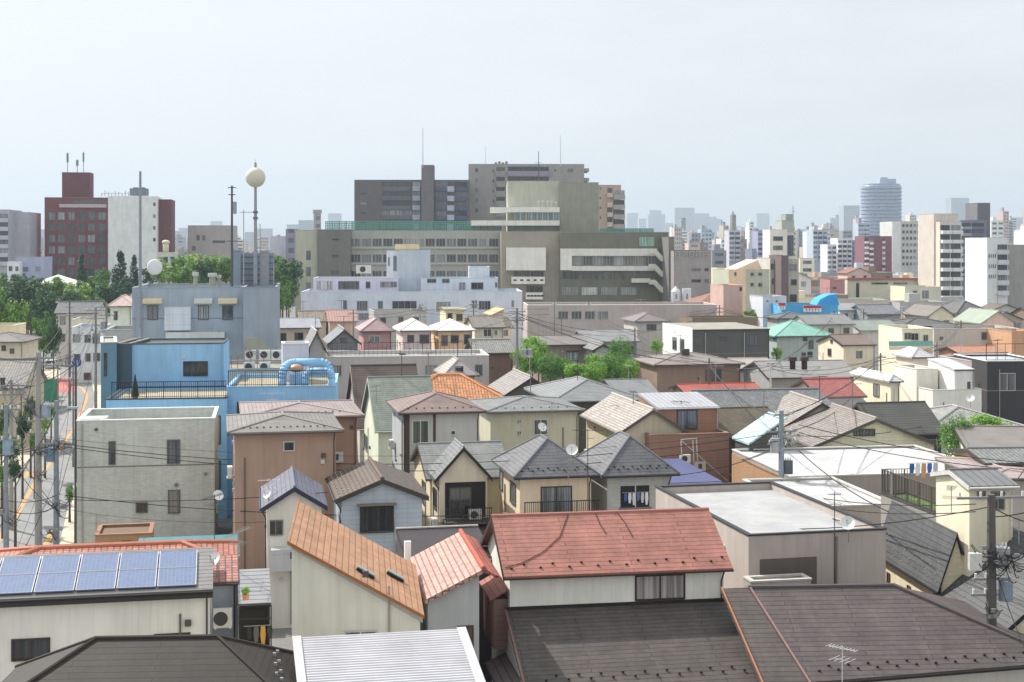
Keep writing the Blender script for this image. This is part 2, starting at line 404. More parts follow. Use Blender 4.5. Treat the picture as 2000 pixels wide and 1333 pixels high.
            if Y < 200 and roof == 'gy':
                gu = MB(); gu.bar((x0-.05, y0, z0-.1), (x0-.05, y1, z0-.1), .055, 6); gu.build('gutter', gut, b.o)
                dp = MB(); dp.path([(x0, .1, z0-.14), (-.06, .1, z0-.6), (-.06, .1, .1)], .035); dp.build('downpipe', gut, b.o)
            if Y < 200 and t and roof in ('gy', 'gx'):   # barge boards on the verges that face the camera
                bbm = MB(); e = .03
                if roof == 'gy':
                    xm = W_/2
                    for (a, c_) in (((x0, z0), (xm, z1)), ((xm, z1), (x1, z0))):
                        bbm.prism([(a[0], y0-e, a[1]-.02), (c_[0], y0-e, c_[1]-.02), (c_[0], y0-e, c_[1]-t-.1), (a[0], y0-e, a[1]-t-.1)], (0, e-.002, 0))
                else:
                    ym = D_/2
                    for (a, c_) in (((y0, z0), (ym, z1)), ((ym, z1), (y1, z0))):
                        bbm.prism([(x0-e, a[0], a[1]-.02), (x0-e, c_[0], c_[1]-.02), (x0-e, c_[0], c_[1]-t-.1), (x0-e, a[0], a[1]-t-.1)], (e-.002, 0, 0))
                bbm.build('barge_board', gut, b.o)
        b.x0, b.x1, b.y0, b.y1, b.z0, b.z1 = x0, x1, y0, y1, z0, z1; b.roof = roof; b.t = t
        FOOT.append((org.x, org.y, c, s, W_, D_)); ALLB.append(b)
    # photo pixel -> local point on a plane: 'F' front (local y=v), 'L' left (local x=v), 'Z' height v
    def ray(b, px, py, plane='F', v=0.0):
        d = Vector(((px-1000)/F, 1, (HY-py)/F)); o = Vector((0, 0, CH))-b.org
        lo = Vector((o.x*b.c+o.y*b.s, -o.x*b.s+o.y*b.c, o.z)); ld = Vector((d.x*b.c+d.y*b.s, -d.x*b.s+d.y*b.c, d.z))
        ax = {'F': 1, 'L': 0, 'Z': 2}[plane]; t = (v-lo[ax])/ld[ax]; return lo+ld*t
    def win(b, face, x0, y0, x1, y1, **kw):
        """window from a photo rectangle on the front / left wall"""
        pl = 'F' if face == 'F' else 'L'; v = 0.0 if face != 'R' else b.w
        xm, ym = (x0+x1)/2, (y0+y1)/2
        A = b.ray(x0, ym, pl, v); B = b.ray(x1, ym, pl, v); T = b.ray(xm, y0, pl, v); U = b.ray(xm, y1, pl, v)
        i = 0 if face == 'F' else 1; a0, a1 = sorted((A[i], B[i]))
        if face == 'R': a0, a1 = b.D-a1, b.D-a0
        mx_ = b.w if face == 'F' else b.D
        a0 = max(.05, a0); a1 = min(mx_-.05, a1)
        if a1-a0 < .2: return None
        return window(b, face, a0, a1, U.z, T.z, **kw)
    def wins(b, lst, **kw):
        for it in lst: b.win(it[0], *it[1:5], **dict(kw, **(it[5] if len(it) > 5 else {})))
        return b
    def auto(b, n=2, m=2, face='F', wz=1.25, ww=1.3, seed=0, **kw):
        """n bays by m storeys counted from the top"""
        r = random.Random(seed*77+int(b.Y)); L_ = b.w if face != 'L' else b.D
        if face in 'LR': L_ = b.D
        top = (b.zt if b.roof == 'flat' else b.z0) - (.55 if b.roof != 'flat' else .9)
        for j in range(m):
            for i in range(n):
                cx = L_*(i+.5)/n + r.uniform(-.15, .15); w_ = min(ww*r.uniform(.6, 1.1), L_/n*.75); z1 = top-j*2.75-r.uniform(0, .15); z0_ = z1-wz*r.uniform(.7, 1.15)
                if z0_ < .3: continue
                window(b, face, cx-w_/2, cx+w_/2, z0_, z1, simple=b.Y > 170, **kw)
        return b
    def clutter(b, seed=0):
        r = random.Random(seed*13+int(b.Y*7)+int(b.w*100)); top = b.zt-.3
        for face, L_ in (('F', b.w), ('L', b.D)):
            f = facefn(face, b)
            for k in range(r.randint(1, 3)):
                a = r.uniform(.3, max(.4, L_-.3)); z = top-r.uniform(.2, min(4.5, max(.5, top-.5))); s_ = r.uniform(.07, .13)
                MB_ = MB(); obox(MB_, f, a-s_, a+s_, z-s_, z+s_, .001, .12); MB_.build('wall_vent', r.choice(('metal:d0d0cc', 'metal:8a8a88', 'metal:5a5854')), b.o)
            if r.random() < .6:
                a = r.uniform(.3, max(.4, L_-.3)); z1 = top-r.uniform(.2, 1.4); MB_ = MB(); obox(MB_, f, a-.035, a+.035, .2, z1, .002, .07); MB_.build('cable_duct', r.choice(('metal:c8c4bc', 'metal:a8a098', 'metal:6a6460')), b.o)
            if r.random() < .35 and b.Y < 170:
                a = r.uniform(.6, max(.7, L_-.6)); z = top-r.uniform(2.2, 3.0); MB_ = MB(); obox(MB_, f, a-.42, a+.42, z, z+.62, .12, .42); obox(MB_, f, a-.4, a+.4, z-.06, z-.01, .002, .45); u_ = MB_.build('condenser', 'metal:d4d2cc', b.o)
                MB_ = MB(); obox(MB_, f, a-.28, a+.12, z+.1, z+.5, .4205, .43); MB_.build('fan_grille', 'metal:5a5a5a', u_)
            if r.random() < .5 and b.roof == 'flat' or r.random() < .25:
                z = top-2.75; MB_ = MB(); obox(MB_, f, .02, L_-.02, z, z+.08, .001, .02); MB_.build('band', 'metal:8a8680', b.o)
        return b
    def aerial(b, seed=0):
        r = random.Random(seed+int(b.Y*3)); x = b.w*r.uniform(.3, .7); y = b.D*.5; z = (b.z1 if b.roof != 'flat' else b.zt)-.3; h = r.uniform(1.6, 2.6); a = r.uniform(0, 3)
        m = MB(); m.bar((x, y, z), (x, y, z+h), .035, 5); c, s = math.cos(a), math.sin(a); m.bar((x-c*.8, y-s*.8, z+h-.1), (x+c*.8, y+s*.8, z+h-.1), .025)
        for k in range(6): q = -.75+k*.3; m.bar((x+c*q+s*.3, y+s*q-c*.3, z+h-.08), (x+c*q-s*.3, y+s*q+c*.3, z+h-.08), .016)
        m.build('aerial', r.choice(('metal:8a8a88', 'metal:5a5a5c', 'metal:b8b8b4')), b.o); return b
    def snow(b, rows, n, name='snow_guard', color='metal:2c2826', face='F'):
        """small snow stops on the front slope; rows = distances up the slope as a fraction"""
        me = None; z0, z1 = b.z0, b.z1
        run = {'gx': (b.y1-b.y0)/2, 'hip': min(b.y1-b.y0, b.x1-b.x0)/2, 'sf': b.y1-b.y0, 'gy': (b.x1-b.x0)/2, 'sl': b.x1-b.x0}[b.roof]
        for ri, fr in enumerate(rows):
            for k in range(n):
                if face == 'F':
                    ins = fr*run if b.roof == 'hip' else .0
                    X = b.x0+ins+(b.x1-b.x0-2*ins)*(k+.5+(.25 if ri % 2 else -.2))/n; Yl = b.y0+fr*run
                    loc = (X, Yl, z0+(z1-z0)*fr)
                else:
                    Yl = b.y0+(b.y1-b.y0)*(k+.5+(.25 if ri % 2 else -.2))/n; X = b.x0+fr*run; loc = (X, Yl, z0+(z1-z0)*fr)
                if me is None:
                    q = MB(); q.box(-.05, .05, -.03, .03, 0, .07); q.box(-.06, .06, .03, .12, 0, .015); me = q.mesh(name, M(color))
                o = bpy.data.objects.new(name, me); COL.objects.link(o); o.parent = b.roofo; o.location = loc
                if face != 'F': o.rotation_euler = (0, 0, -math.pi/2)
        return b
    def railing(b, x0, x1, y, z, h=1.1, step=.13, name='railing', color='metal:2e2c2a', left=None):
        r = MB()
        n = max(2, int((x1-x0)/step))
        for k in range(n+1):
            a = x0+(x1-x0)*k/n; rr = .03 if k % 8 == 0 else .014; r.box(a-rr, a+rr, y-rr, y+rr, z, z+h)
        r.box(x0-.04, x1+.04, y-.035, y+.035, z+h, z+h+.05); r.box(x0, x1, y-.02, y+.02, z+.08, z+.12)
        if left is not None:
            n = max(2, int(abs(left-y)/step))
            for k in range(1, n+1):
                a = y+(left-y)*k/n; rr = .03 if k % 8 == 0 else .014; r.box(x0-rr, x0+rr, a-rr, a+rr, z, z+h)
            r.box(x0-.035, x0+.035, y+.04, left, z+h, z+h+.05); r.box(x0-.02, x0+.02, y+.03, left, z+.08, z+.12)
        return r.build(name, color, b.o)
    def boxp(b, name, m, *a, parent=None, skip=''):
        return MB().box(*a, skip=skip).build(name, m, parent or b.o)
    def W(b, p):
        p = Vector(p); return Vector((b.org.x+p.x*b.c-p.y*b.s, b.org.y+p.x*b.s+p.y*b.c, b.org.z+p.z))
FOOT = []; ALLB = []
# ================================================================ ground, road
g = MB(); 
g.face([(-6000, -200, 0), (6000, -200, 0), (6000, 9000, 0), (-6000, 9000, 0)]); g.build('ground', 'ground:7c7a76'); bpy.data.objects['ground']['kind'] = 'structure'
rdl = [PZ(-60, 1085, 0), PZ(30, 950, 0), PZ(84, 850, 0), PZ(105, 780, 0), PZ(118, 735, 0), PZ(112, 712, 0)]
rdr = [PZ(112, 1085, 0), PZ(143, 950, 0), PZ(172, 850, 0), PZ(186, 780, 0), PZ(176, 735, 0), PZ(146, 712, 0)]
rdl = [Vector((rdl[0].x+14, 40, 0))]+rdl; rdr = [Vector((rdr[0].x+15, 40, 0))]+rdr
def strip(l, r, z): 
    m = MB()
    for k in range(len(l)-1): m.face([(l[k].x, l[k].y, z), (r[k].x, r[k].y, z), (r[k+1].x, r[k+1].y, z), (l[k+1].x, l[k+1].y, z)])
    return m
o = strip(rdl, rdr, .004).build('road', 'asphalt:8a8988'); o['kind'] = 'structure'
def side(l, w): return [Vector((p.x+w, p.y, 0)) for p in l]
for nm, a, b_ in (('pavement', side(rdl, -2.6), rdl), ('pavement', rdr, side(rdr, 2.4))):
    m = MB()
    for k in range(len(a)-1):
        q = [(a[k].x, a[k].y, 0), (b_[k].x, b_[k].y, 0), (b_[k+1].x, b_[k+1].y, 0), (a[k+1].x, a[k+1].y, 0)]
        m.prism(q, (0, 0, .13))
    o = m.build(nm, 'panel:b0a48c'); o['kind'] = 'structure'
def mark(pts, w, name='road_marking', c='plain:c89850', z=.008):
    m = MB()
    for a, b_ in zip(pts[:-1], pts[1:]):
        d = (b_-a).normalized(); n = Vector((-d.y, d.x, 0))*w/2
        m.face([(a.x-n.x, a.y-n.y, z), (b_.x-n.x, b_.y-n.y, z), (b_.x+n.x, b_.y+n.y, z), (a.x+n.x, a.y+n.y, z)][::-1])
    o = m.build(name, c); o['kind'] = 'structure'; return o
mark([PZ(28, 1015, 0), PZ(70, 940, 0), PZ(104, 898, 0), PZ(143, 838, 0), PZ(166, 790, 0), PZ(170, 772, 0), PZ(162, 760, 0), PZ(150, 752, 0)], .32)
mark([PZ(84, 1078, 0), PZ(104, 1036, 0)], .42)
mark([PZ(-6, 1060, 0), PZ(8, 1040, 0)], .42)
# red surfacing at the junction
mark([PZ(126, 768, 0), PZ(126, 738, 0)], 3.2, 'road_surfacing', 'asphalt:b4625c', .0085)
def txt(body, size, loc, rot, m, name, ext=.01, sx=1, parent=None, align='CENTER'):
    cu = bpy.data.curves.new(name, 'FONT'); cu.body = body; cu.size = size; cu.align_x = align; cu.extrude = ext; cu.resolution_u = 2
    t_ = bpy.data.objects.new(name, cu); COL.objects.link(t_)
    dg = bpy.context.evaluated_depsgraph_get(); me = bpy.data.meshes.new_from_object(t_.evaluated_get(dg)); bpy.data.objects.remove(t_)
    me.materials.clear(); me.materials.append(M(m)); o = bpy.data.objects.new(name, me); COL.objects.link(o)
    o.rotation_euler = rot; o.scale = (sx, 1, 1); o.location = loc
    if parent: o.parent = parent
    return o
a = PZ(56, 934, 0); o = txt('40', 5.6, (a.x, a.y, .012), (0, 0, math.radians(14)), 'plain:e09a3a', 'speed_marking', .001, .34); o['kind'] = 'structure'

# ================================================================ nearest row
b = Bld('wide dark brown hipped roof before the house with solar panels', -105, 1441, 622, 43.2, 7.2, 'hip', None, 'stucco:a09a90', 'slate:3a342f', 'brown_roofed_house', 'house', rot=3, rise=1.95, base_z=0)
for k, (px, py) in enumerate([(542,1276),(536,1281),(545,1295),(538,1300),(548,1314),(540,1319),(550,1330),(100,1266),(8,1302)]):
    q = MB(); q.box(-.05, .05, -.04, .04, -.1, .09)
    # project onto the roof: march the camera ray to the roof skin
    o = q.build('snow_guard', 'metal:b0aca6', b.roofo)
    best = None
    for tt in range(0, 400):
        Yc = 41+tt*.035; p = PW(px, py, Yc)
        lx = (p.x-b.org.x)*b.c+(p.y-b.org.y)*b.s; ly = -(p.x-b.org.x)*b.s+(p.y-b.org.y)*b.c
        hgt = b.z0+min(lx-b.x0, b.x1-lx, ly-b.y0, b.y1-ly)/((b.y1-b.y0)/2)*b.rs
        if p.z <= hgt: best = (lx, ly, hgt); break
    if best: o.location = best
    else: bpy.data.objects.remove(o)

# house with the solar panels
b = Bld('pale grey house with a long row of blue solar panels on its grey roof', -160, 1178, 416, 54.8, 3.6, 'sf', 1091, 'stucco:cfccc5', 'hseam:8a8886', 'solar_panel_house', 'house', o=.35, g=.12, gut='metal:34302e')
b.wins([('F', 22, 1247, 98, 1290), ('F', 300, 1237, 372, 1260)], frame='metal:4a3c34')
MB().box(b.x0, b.x1, b.y0-.02, b.y0+.0, b.z0-.34, b.z0-.04).build('fascia', 'plain:403c3c', b.o)
s = b.rs/(b.y1-b.y0)
xs = [385, 306, 227, 147, 66, -14, -94]
for i in range(6):
    A = b.ray(xs[i+1]+1.5, 1130, 'F', .2); B = b.ray(xs[i]-1.5, 1130, 'F', .2)
    for j in range(2):
        y0_, y1_ = b.y0+.22+j*1.5, b.y0+.22+j*1.5+1.46
        zf = lambda yy: b.z0+s*(yy-b.y0)+.06
        pm = MB().prism([(A.x, y0_, zf(y0_)), (B.x, y0_, zf(y0_)), (B.x, y1_, zf(y1_)), (A.x, y1_, zf(y1_))], (0, 0, .04)); pn = pm.build('solar_panel', 'solar:60749a', b.o)
        fr = MB(); e = .03
        for (u0, u1, v0, v1) in ((A.x+e, B.x-e, y0_, y0_+e*.4), (A.x+e, B.x-e, y1_-e*.4, y1_), (A.x, A.x+e, y0_, y1_), (B.x-e, B.x, y0_, y1_)):
            fr.prism([(u0, v0, zf(v0)+.041), (u1, v0, zf(v0)+.041), (u1, v1, zf(v1)+.041), (u0, v1, zf(v1)+.041)], (0, 0, .014))
        fr.build('frame', 'metal:c4c6cc', pn)
# red tiled house behind it
b = Bld('salmon red tiled hip roof just behind the solar panels', -60, 1128, 466, 60.6, 5.0, 'hip', 1076, 'stucco:8d95a2', 'kawara:c07258', 'red_tiled_house', 'house', o=.35, rise=None)
b.auto(1, 1)
# side wing of blue-grey wall with AC unit, below red tiles
b2 = Bld('pink tiled corner wing with blue grey wall beside the solar panel house', 412, 1138, 466, 58.9, 2.5, 'sf', 1086, 'stucco:98a0b0', 'kawara:b87a70', 'tiled_wing', 'house', o=.12, g=.05)
b2.boxp('gutter_pipe', 'metal:8c9098', b2.w-.06, b2.w+.02, -.1, -.02, 1.5, b2.z0-.1)
# lean-to of grey sheet over a balcony with plants
b = Bld('balcony with a dark railing and drying plants under a grey sheet awning', 466, 1180, 530, 57.6, 2.6, 'sf', 1113, 'stucco:2e2a26', 'hseam:9a9ca2', 'covered_balcony', 'balcony', o=.3, g=.05, gut='metal:2c2826')
b.railing(0, b.w, -.7, b.z0-3.0, 1.0, .16)
MB().box(0, b.w, -.75, .0, b.z0-3.15, b.z0-3.0).build('balcony_floor', 'stucco:6a625c', b.o)
MB().box(.1, b.w-.1, -.02, 0, b.z0-2.95, b.z0-2.2).build('panel', 'plain:cfc6b4', b.o)
mb = MB(); mb.box(-.05, .0, -.75, -.7, b.z0-3.1, b.z0); mb.box(b.w, b.w+.05, -.75, -.7, b.z0-3.1, b.z0); mb.box(0, b.w, -.74, -.71, b.z0-.55, b.z0-.5); mb.build('post', 'metal:3a3634', b.o)
balc = b
# orange shed roof building
b = Bld('tall house with a steep bare orange monopitch roof carrying two vents', 561, 1057, 829, 52.0, 8.3, 'sl', 1203, 'stucco:c9c6b4', 'slate:cc9468', 'orange_roofed_house', 'house', rot=6, th=.1, gut='metal:c07a30')
b.win('F', 672, 1231, 737, 1250, frame='metal:c8c8c4')
MB().prism([(-.02, -.03, b.z0-.14), (b.w+.1, -.03, b.z0-b.rs-.14), (b.w+.1, -.03, b.z0-b.rs-.34), (-.02, -.03, b.z0-.34)], (0, .028, 0)).build('verge_board', 'stucco:a8aca6', b.o)
MB().prism([(b.x0, b.y0-.02, b.z0+.01), (b.x1, b.y0-.02, b.z0-b.rs+.01), (b.x1, b.y0-.02, b.z0-b.rs-.12), (b.x0, b.y0-.02, b.z0-.12)], (0, .018, 0)).build('flashing', 'metal:b06a26', b.o)
for (px, py) in ((712, 1120), (770, 1127)):
    bx = None
    for tt in range(0, 500):
        p = PW(px, py, 50+tt*.03); lx = (p.x-b.org.x)*b.c+(p.y-b.org.y)*b.s; ly = -(p.x-b.org.x)*b.s+(p.y-b.org.y)*b.c
        hz = b.z0-b.rs*(lx-b.x0)/(b.x1-b.x0)
        if p.z <= hz: bx = (lx, ly, hz); break
    if bx:
        q = MB(); q.box(-.32, .32, -.28, .28, .0, .1); v = q.build('roof_vent', 'metal:6c8078', b.roofo); v.location = bx; v.rotation_euler = (0, math.atan2(b.rs, b.x1-b.x0), 0)
        q = MB(); q.box(-.36, .36, -.2, .2, .101, .14); q.build('vent_cover', 'metal:9aa49c', v)
        q = MB(); q.box(-.38, .38, -.33, -.3, .02, .12); q.build('vent_slot', 'plain:262a28', v)
for zz in (1090, 1135, 1185):
    b.win('L', 560, zz, 567, zz+20, frame='metal:5a4a3c')
# white corrugated metal roof
b = Bld('white corrugated metal roof at the bottom edge between the brown roof and the red house', 588, 1400, 962, 44.2, 5.2, 'sf', 1246, 'stucco:b8b4aa', 'corr:c4c4cc', 'corrugated_roof_shed', 'shed', o=.3, g=.2, rot=11.5, th=.08, gut='metal:d8d8dc')
s_ = b.rs/(b.y1-b.y0)
for (u0, u1) in ((b.x0-.02, b.x0+.28), (b.x1-.3, b.x1+.02)):
    MB().prism([(u0, b.y0, b.z0+.01), (u1, b.y0, b.z0+.01), (u1, b.y1, b.z1+.01), (u0, b.y1, b.z1+.01)], (0, 0, .05)).build('verge_trim', 'metal:c4c4c8', b.o)
# pink tiled gable
b = Bld('small grey house with a mottled pink tiled gable roof', 830, 1173, 945, 56.5, 7.6, 'sr', 1112, 'stucco:a3a4a4', 'kawara:d09a8a', 'pink_tiled_house', 'house', o=.3, g=.3, rot=9, gut='metal:7c4438')
zr_ = b.z0+b.rs
MB().bar((b.x1, b.y0, zr_+.03), (b.x1, b.y1, zr_+.03), .1, 8).build('ridge_cap', 'plain:b8543c', b.o)
MB().slabs([[(b.x1, b.y0, zr_), (b.x1+.7, b.y0, zr_-.35), (b.x1+.7, b.y1, zr_-.35), (b.x1, b.y1, zr_)]], .12).build('back_slope', 'kawara:b85c44', b.o)
MB().box(.1, b.w*.75, -.95, -.002, 2.5, 2.62).build('canopy', 'metal:2c2a2a', b.o)
b.win('F', 893, 1222, 925, 1300, frame='metal:5a3c28', glass='glass:5a4436')
# white capped wall / dark brown flat house behind
b = Bld('dark maroon lean roof with a white corner post behind the pink tiled roof', 797, 1096, 968, 64.6, 4.6, 'sf', 1035, 'stucco:4a4042', 'hseam:3e3236', 'maroon_house', 'house', o=.1, g=.05, gut='metal:8c8a88')
MB().box(-.22, .06, -.3, -.05, 0, b.z0+.9).build('corner_post', 'stucco:e2e0dc', b.o)
MB().bar((b.x0, b.y1, b.z1+.05), (b.x1, b.y1, b.z1+.05), .06, 6).build('ridge_rail', 'metal:c0bcb8', b.o)

# ---------------- red roofed house with the lower brown roofs
R = Bld('white house with a large salmon red slate roof and lower brown roofs', 985, 1127, 1432, 60.0, 7.0, 'gx', 1008, 'stucco:dcdacf', 'slate:b87668', 'red_roofed_house', 'house', rot=9.5, o=.4, g=.3, gut='metal:4a2c22')
R.win('F', 1240, 1122, 1338, 1172, frame='metal:3c2a22', glass='glass:4a3830', mull=1)
R.snow((.11, .17), 8, face='F')
R.snow((.17,), 0)
# wire crossing the roof
Rl = lambda fr, u: (R.x0+(R.x1-R.x0)*u, R.y0+(R.y1-R.y0)/2*fr, R.z0+R.rs*fr+.03)
MB().path([Rl(.13, .01), Rl(.2, .09), Rl(.36, .19), Rl(.6, .28), Rl(.98, .345)], .018).build('roof_wire', 'plain:5a2e28', R.roofo)
MB().path([Rl(.98, .47), Rl(.8, .475), Rl(.62, .49)], .02).build('roof_wire', 'plain:4a2e2c', R.roofo)
MB().path([Rl(.98, .57), Rl(.8, .59), Rl(.55, .605)], .02).build('roof_wire', 'plain:4a2e2c', R.roofo)
# lower roof in front
def lroof(x0, x1, y0, y1, z0, z1, nm='lower_roof', m='slate:625a58'):
    q = MB(); q.slabs([[(x0, y0, z0), (x1, y0, z0), (x1, y1, z1), (x0, y1, z1)]], .14); return q.build(nm, m, R.o)
zt_ = R.ray(1000, 1192, 'F', 0).z; 
xl = R.ray(985, 1192, 'F', 0).x; xr = R.ray(1412, 1175, 'F', -.0).x
z_end = zt_-2.1; y_end = -5.4
lr = lroof(xl+.02, xr+.7, y_end, -.02, z_end, zt_)
MB().box(xl, xl+.0+R.w*0+xr-xl+.7, -.03, -.004, zt_-.02, zt_+.14).build('roof_flashing', 'metal:2e2826', R.o)
def on_l(u, v): return (u, v, zt_+(z_end-zt_)*(v/y_end)+.03)
def bandm(u0, u1, w, c, nm='roof_trim'):
    q = MB(); a = Vector(on_l(u0, -.05)); d = Vector(on_l(u1, y_end)); q.prism([a, a+Vector((w, 0, 0)), d+Vector((w, 0, 0)), d], (0, 0, .05)); q.build(nm, c, R.o)
bandm(xl, xl, .09, 'metal:8a6258')
# side wall of the wing under the lower roof
MB().prism([(xl+.25, y_end+.4, 0), (xl+.25, -.01, 0), (xl+.25, -.01, zt_-.15), (xl+.25, y_end+.4, zt_-.15+(z_end-zt_)*(y_end+.4)/y_end)], (xr-xl-.1, 0, 0)).build('wing_wall', 'stucco:d8d6ce', R.o)
me = None
for i in range(11):
    for j in range(2):
        u = xl+.95+i*.9+(.45 if j else 0); v = y_end+.62+j*.25+.35
        if me is None: q = MB(); q.box(-.05, .05, -.03, .03, 0, .07); me = q.mesh('snow_guard', M('metal:2c2826'))
        o = bpy.data.objects.new('snow_guard', me); COL.objects.link(o); o.parent = lr; o.location = on_l(u, v-.0)
# left window bay and small porch roof on the sunlit side
bay = MB().box(-.62, -.003, .5, 3.4, zt_-1.75, zt_+.35).build('window_bay', 'siding:84645a', R.o)
q = MB()
for k in range(7): q.box(-.66, -.622, .6+k*.42, .66+k*.42, zt_-1.6, zt_+.2)
q.build('shutter_rail', 'metal:a87468', bay)
MB().prism([(-.8, .3, zt_+.32), (-.8, 3.6, zt_+.32), (-.003, 3.6, zt_+.75), (-.003, .3, zt_+.75)], (0, 0, .07)).build('bay_roof', 'slate:b5695a', R.o)
MB().prism([(-.9, -2.6, zt_-2.6), (-.9, 1.2, zt_-2.6), (-.003, 1.2, zt_-2.2), (-.003, -2.6, zt_-2.2)], (0, 0, .08)).build('porch_roof', 'hseam:8c7c80', R.o)
# large brown roof further right: one plane, hip towards the right
eR = PZ(2085, 1292, 3.2); L0 = PZ(1462, 1148, 5.35); R0 = PZ(1745, 1144, 5.35)
nrm = (R0-L0).cross(eR-L0).normalized()
def on_q(px, py):
    d = Vector(((px-1000)/F, 1, (HY-py)/F)); o = Vector((0, 0, CH)); return o+d*((L0-o).dot(nrm)/d.dot(nrm))
eL = on_q(1582, 1333); S0 = on_q(1408, 1150); S1 = on_q(1492, 1345); eL2 = on_q(1586, 1345)
bk = (R0-L0).normalized(); dn_ = Vector((-bk.y, bk.x, 0))
e = empty('brown_slate_house', (eL.x, eL.y, 0)); tag(e, 'large dark brown slate roof spreading below the taupe building, with an aerial on it', 'house'); qo = Vector((eL.x, eL.y, 0))
T3 = lambda p: tuple(Vector(p)-qo)
back = [L0+dn_*5+Vector((0, 0, -1.7)), R0+dn_*5+Vector((0, 0, -1.7))]
rq = MB().slabs([[T3(eL), T3(eR), T3(R0), T3(L0)], [T3(eR), T3(eR+dn_*9+Vector((0, 0, .0))), T3(R0)], [T3(L0), T3(R0), T3(back[1]), T3(back[0])]], .15).build('roof', 'slate:6a6062', e)
rc = MB(); rc.bar(T3(R0+Vector((0, 0, .03))), T3(eR+Vector((0, 0, .03))), .09, 6).bar(T3(L0+Vector((0, 0, .03))), T3(R0+Vector((0, 0, .03))), .08, 6); rc.build('ridge_cap', 'plain:625a5a', rq)
MB().bar(T3(eL+Vector((0, -.06, -.1))), T3(eR+Vector((0, -.06, -.1))), .07, 6).build('gutter', 'metal:2e2422', e)
wv_ = [eL+(eR-eL).normalized()*.5+dn_*.7, eR-(eR-eL).normalized()*.7+dn_*.7]
MB().prism([T3((p.x, p.y, 0)) for p in (wv_[0], wv_[1], wv_[1]+dn_*5, wv_[0]+dn_*5)], (0, 0, 3.0)).build('wall', 'stucco:b8b4a8', e)
me = None
for i in range(2):
    for k in range(11):
        q = MB().box(-.05, .05, -.03, .03, -.02, .07); me = me or q.mesh('snow_guard', M('metal:2c2826')); o = bpy.data.objects.new('snow_guard', me); COL.objects.link(o); o.parent = rq
        p = on_q(1600+k*38+i*19, 1312-k*2.6-i*10); o.location = T3(p)
FOOT.append((eL.x, eL.y, 1, 0, 10, 6))
lp = MB().slabs([[T3(S1), T3(eL2), T3(L0+(L0-R0).normalized()*.02), T3(S0)]], .15); lk = lp.build('link_roof', 'slate:665e5c', e)
def trim(a, b_, w, c, d=e):
    a, b_ = Vector(a), Vector(b_); u = Vector((w, 0, 0)); MB().prism([T3(a+Vector((0, 0, .02))), T3(a+u+Vector((0, 0, .02))), T3(b_+u+Vector((0, 0, .02))), T3(b_+Vector((0, 0, .02)))], (0, 0, .06)).build('roof_trim', c, d)
trim(L0, eL2, .08, 'metal:a07874'); trim(S0, S1, .06, 'metal:c47a4a')
class QW: pass
QW.o = e

# small concrete balcony box between
b = Bld('low concrete box with a stained parapet in front of the taupe flat roofed building', 1468, 1138, 1584, 64.4, 1.0, 'flat', None, 'conc:a8a49c', name='concrete_parapet', cat='balcony', cap='conc:b4b0a8', ph=.3, deck='deck:dcd8cc')

# ---------------- taupe flat roofed building
b = Bld('taupe flat roofed building with a pale grey deck, right of the red roof', 1462, 1047, 1730, 66.0, 13.6, 'flat', None, 'stucco:a2968e', name='taupe_building', cat='building', ph=.35, deck='deck:d8d8da', cap='plain:3a3c42', rot=12.5)
p0, p1 = b.ray(1484, 1093, 'F'), b.ray(1595, 1160, 'F'); MB().box(p0.x, p1.x, -.02, -.003, p1.z, p0.z).build('recess', 'stucco:5c524c', b.o)  # thin dark box on the wall, shade of a deep bay put in colour
MB().bar((4.35, -.06, 0), (4.35, -.06, b.zt-.2), .05, 6).build('downpipe', 'metal:8c8078', b.o)
MB().bar((b.w*.62, -.03, b.zt-2.8), (b.w*.62, -.03, b.zt-.05), .02, 4).build('conduit', 'plain:2a2a2a', b.o)
for yy in (3, 8):
    MB().box(-.12, -.003, yy, yy+.2, b.zt-1.3, b.zt-1.05).build('wall_vent', 'plain:e8e4da', b.o)
taupe = b

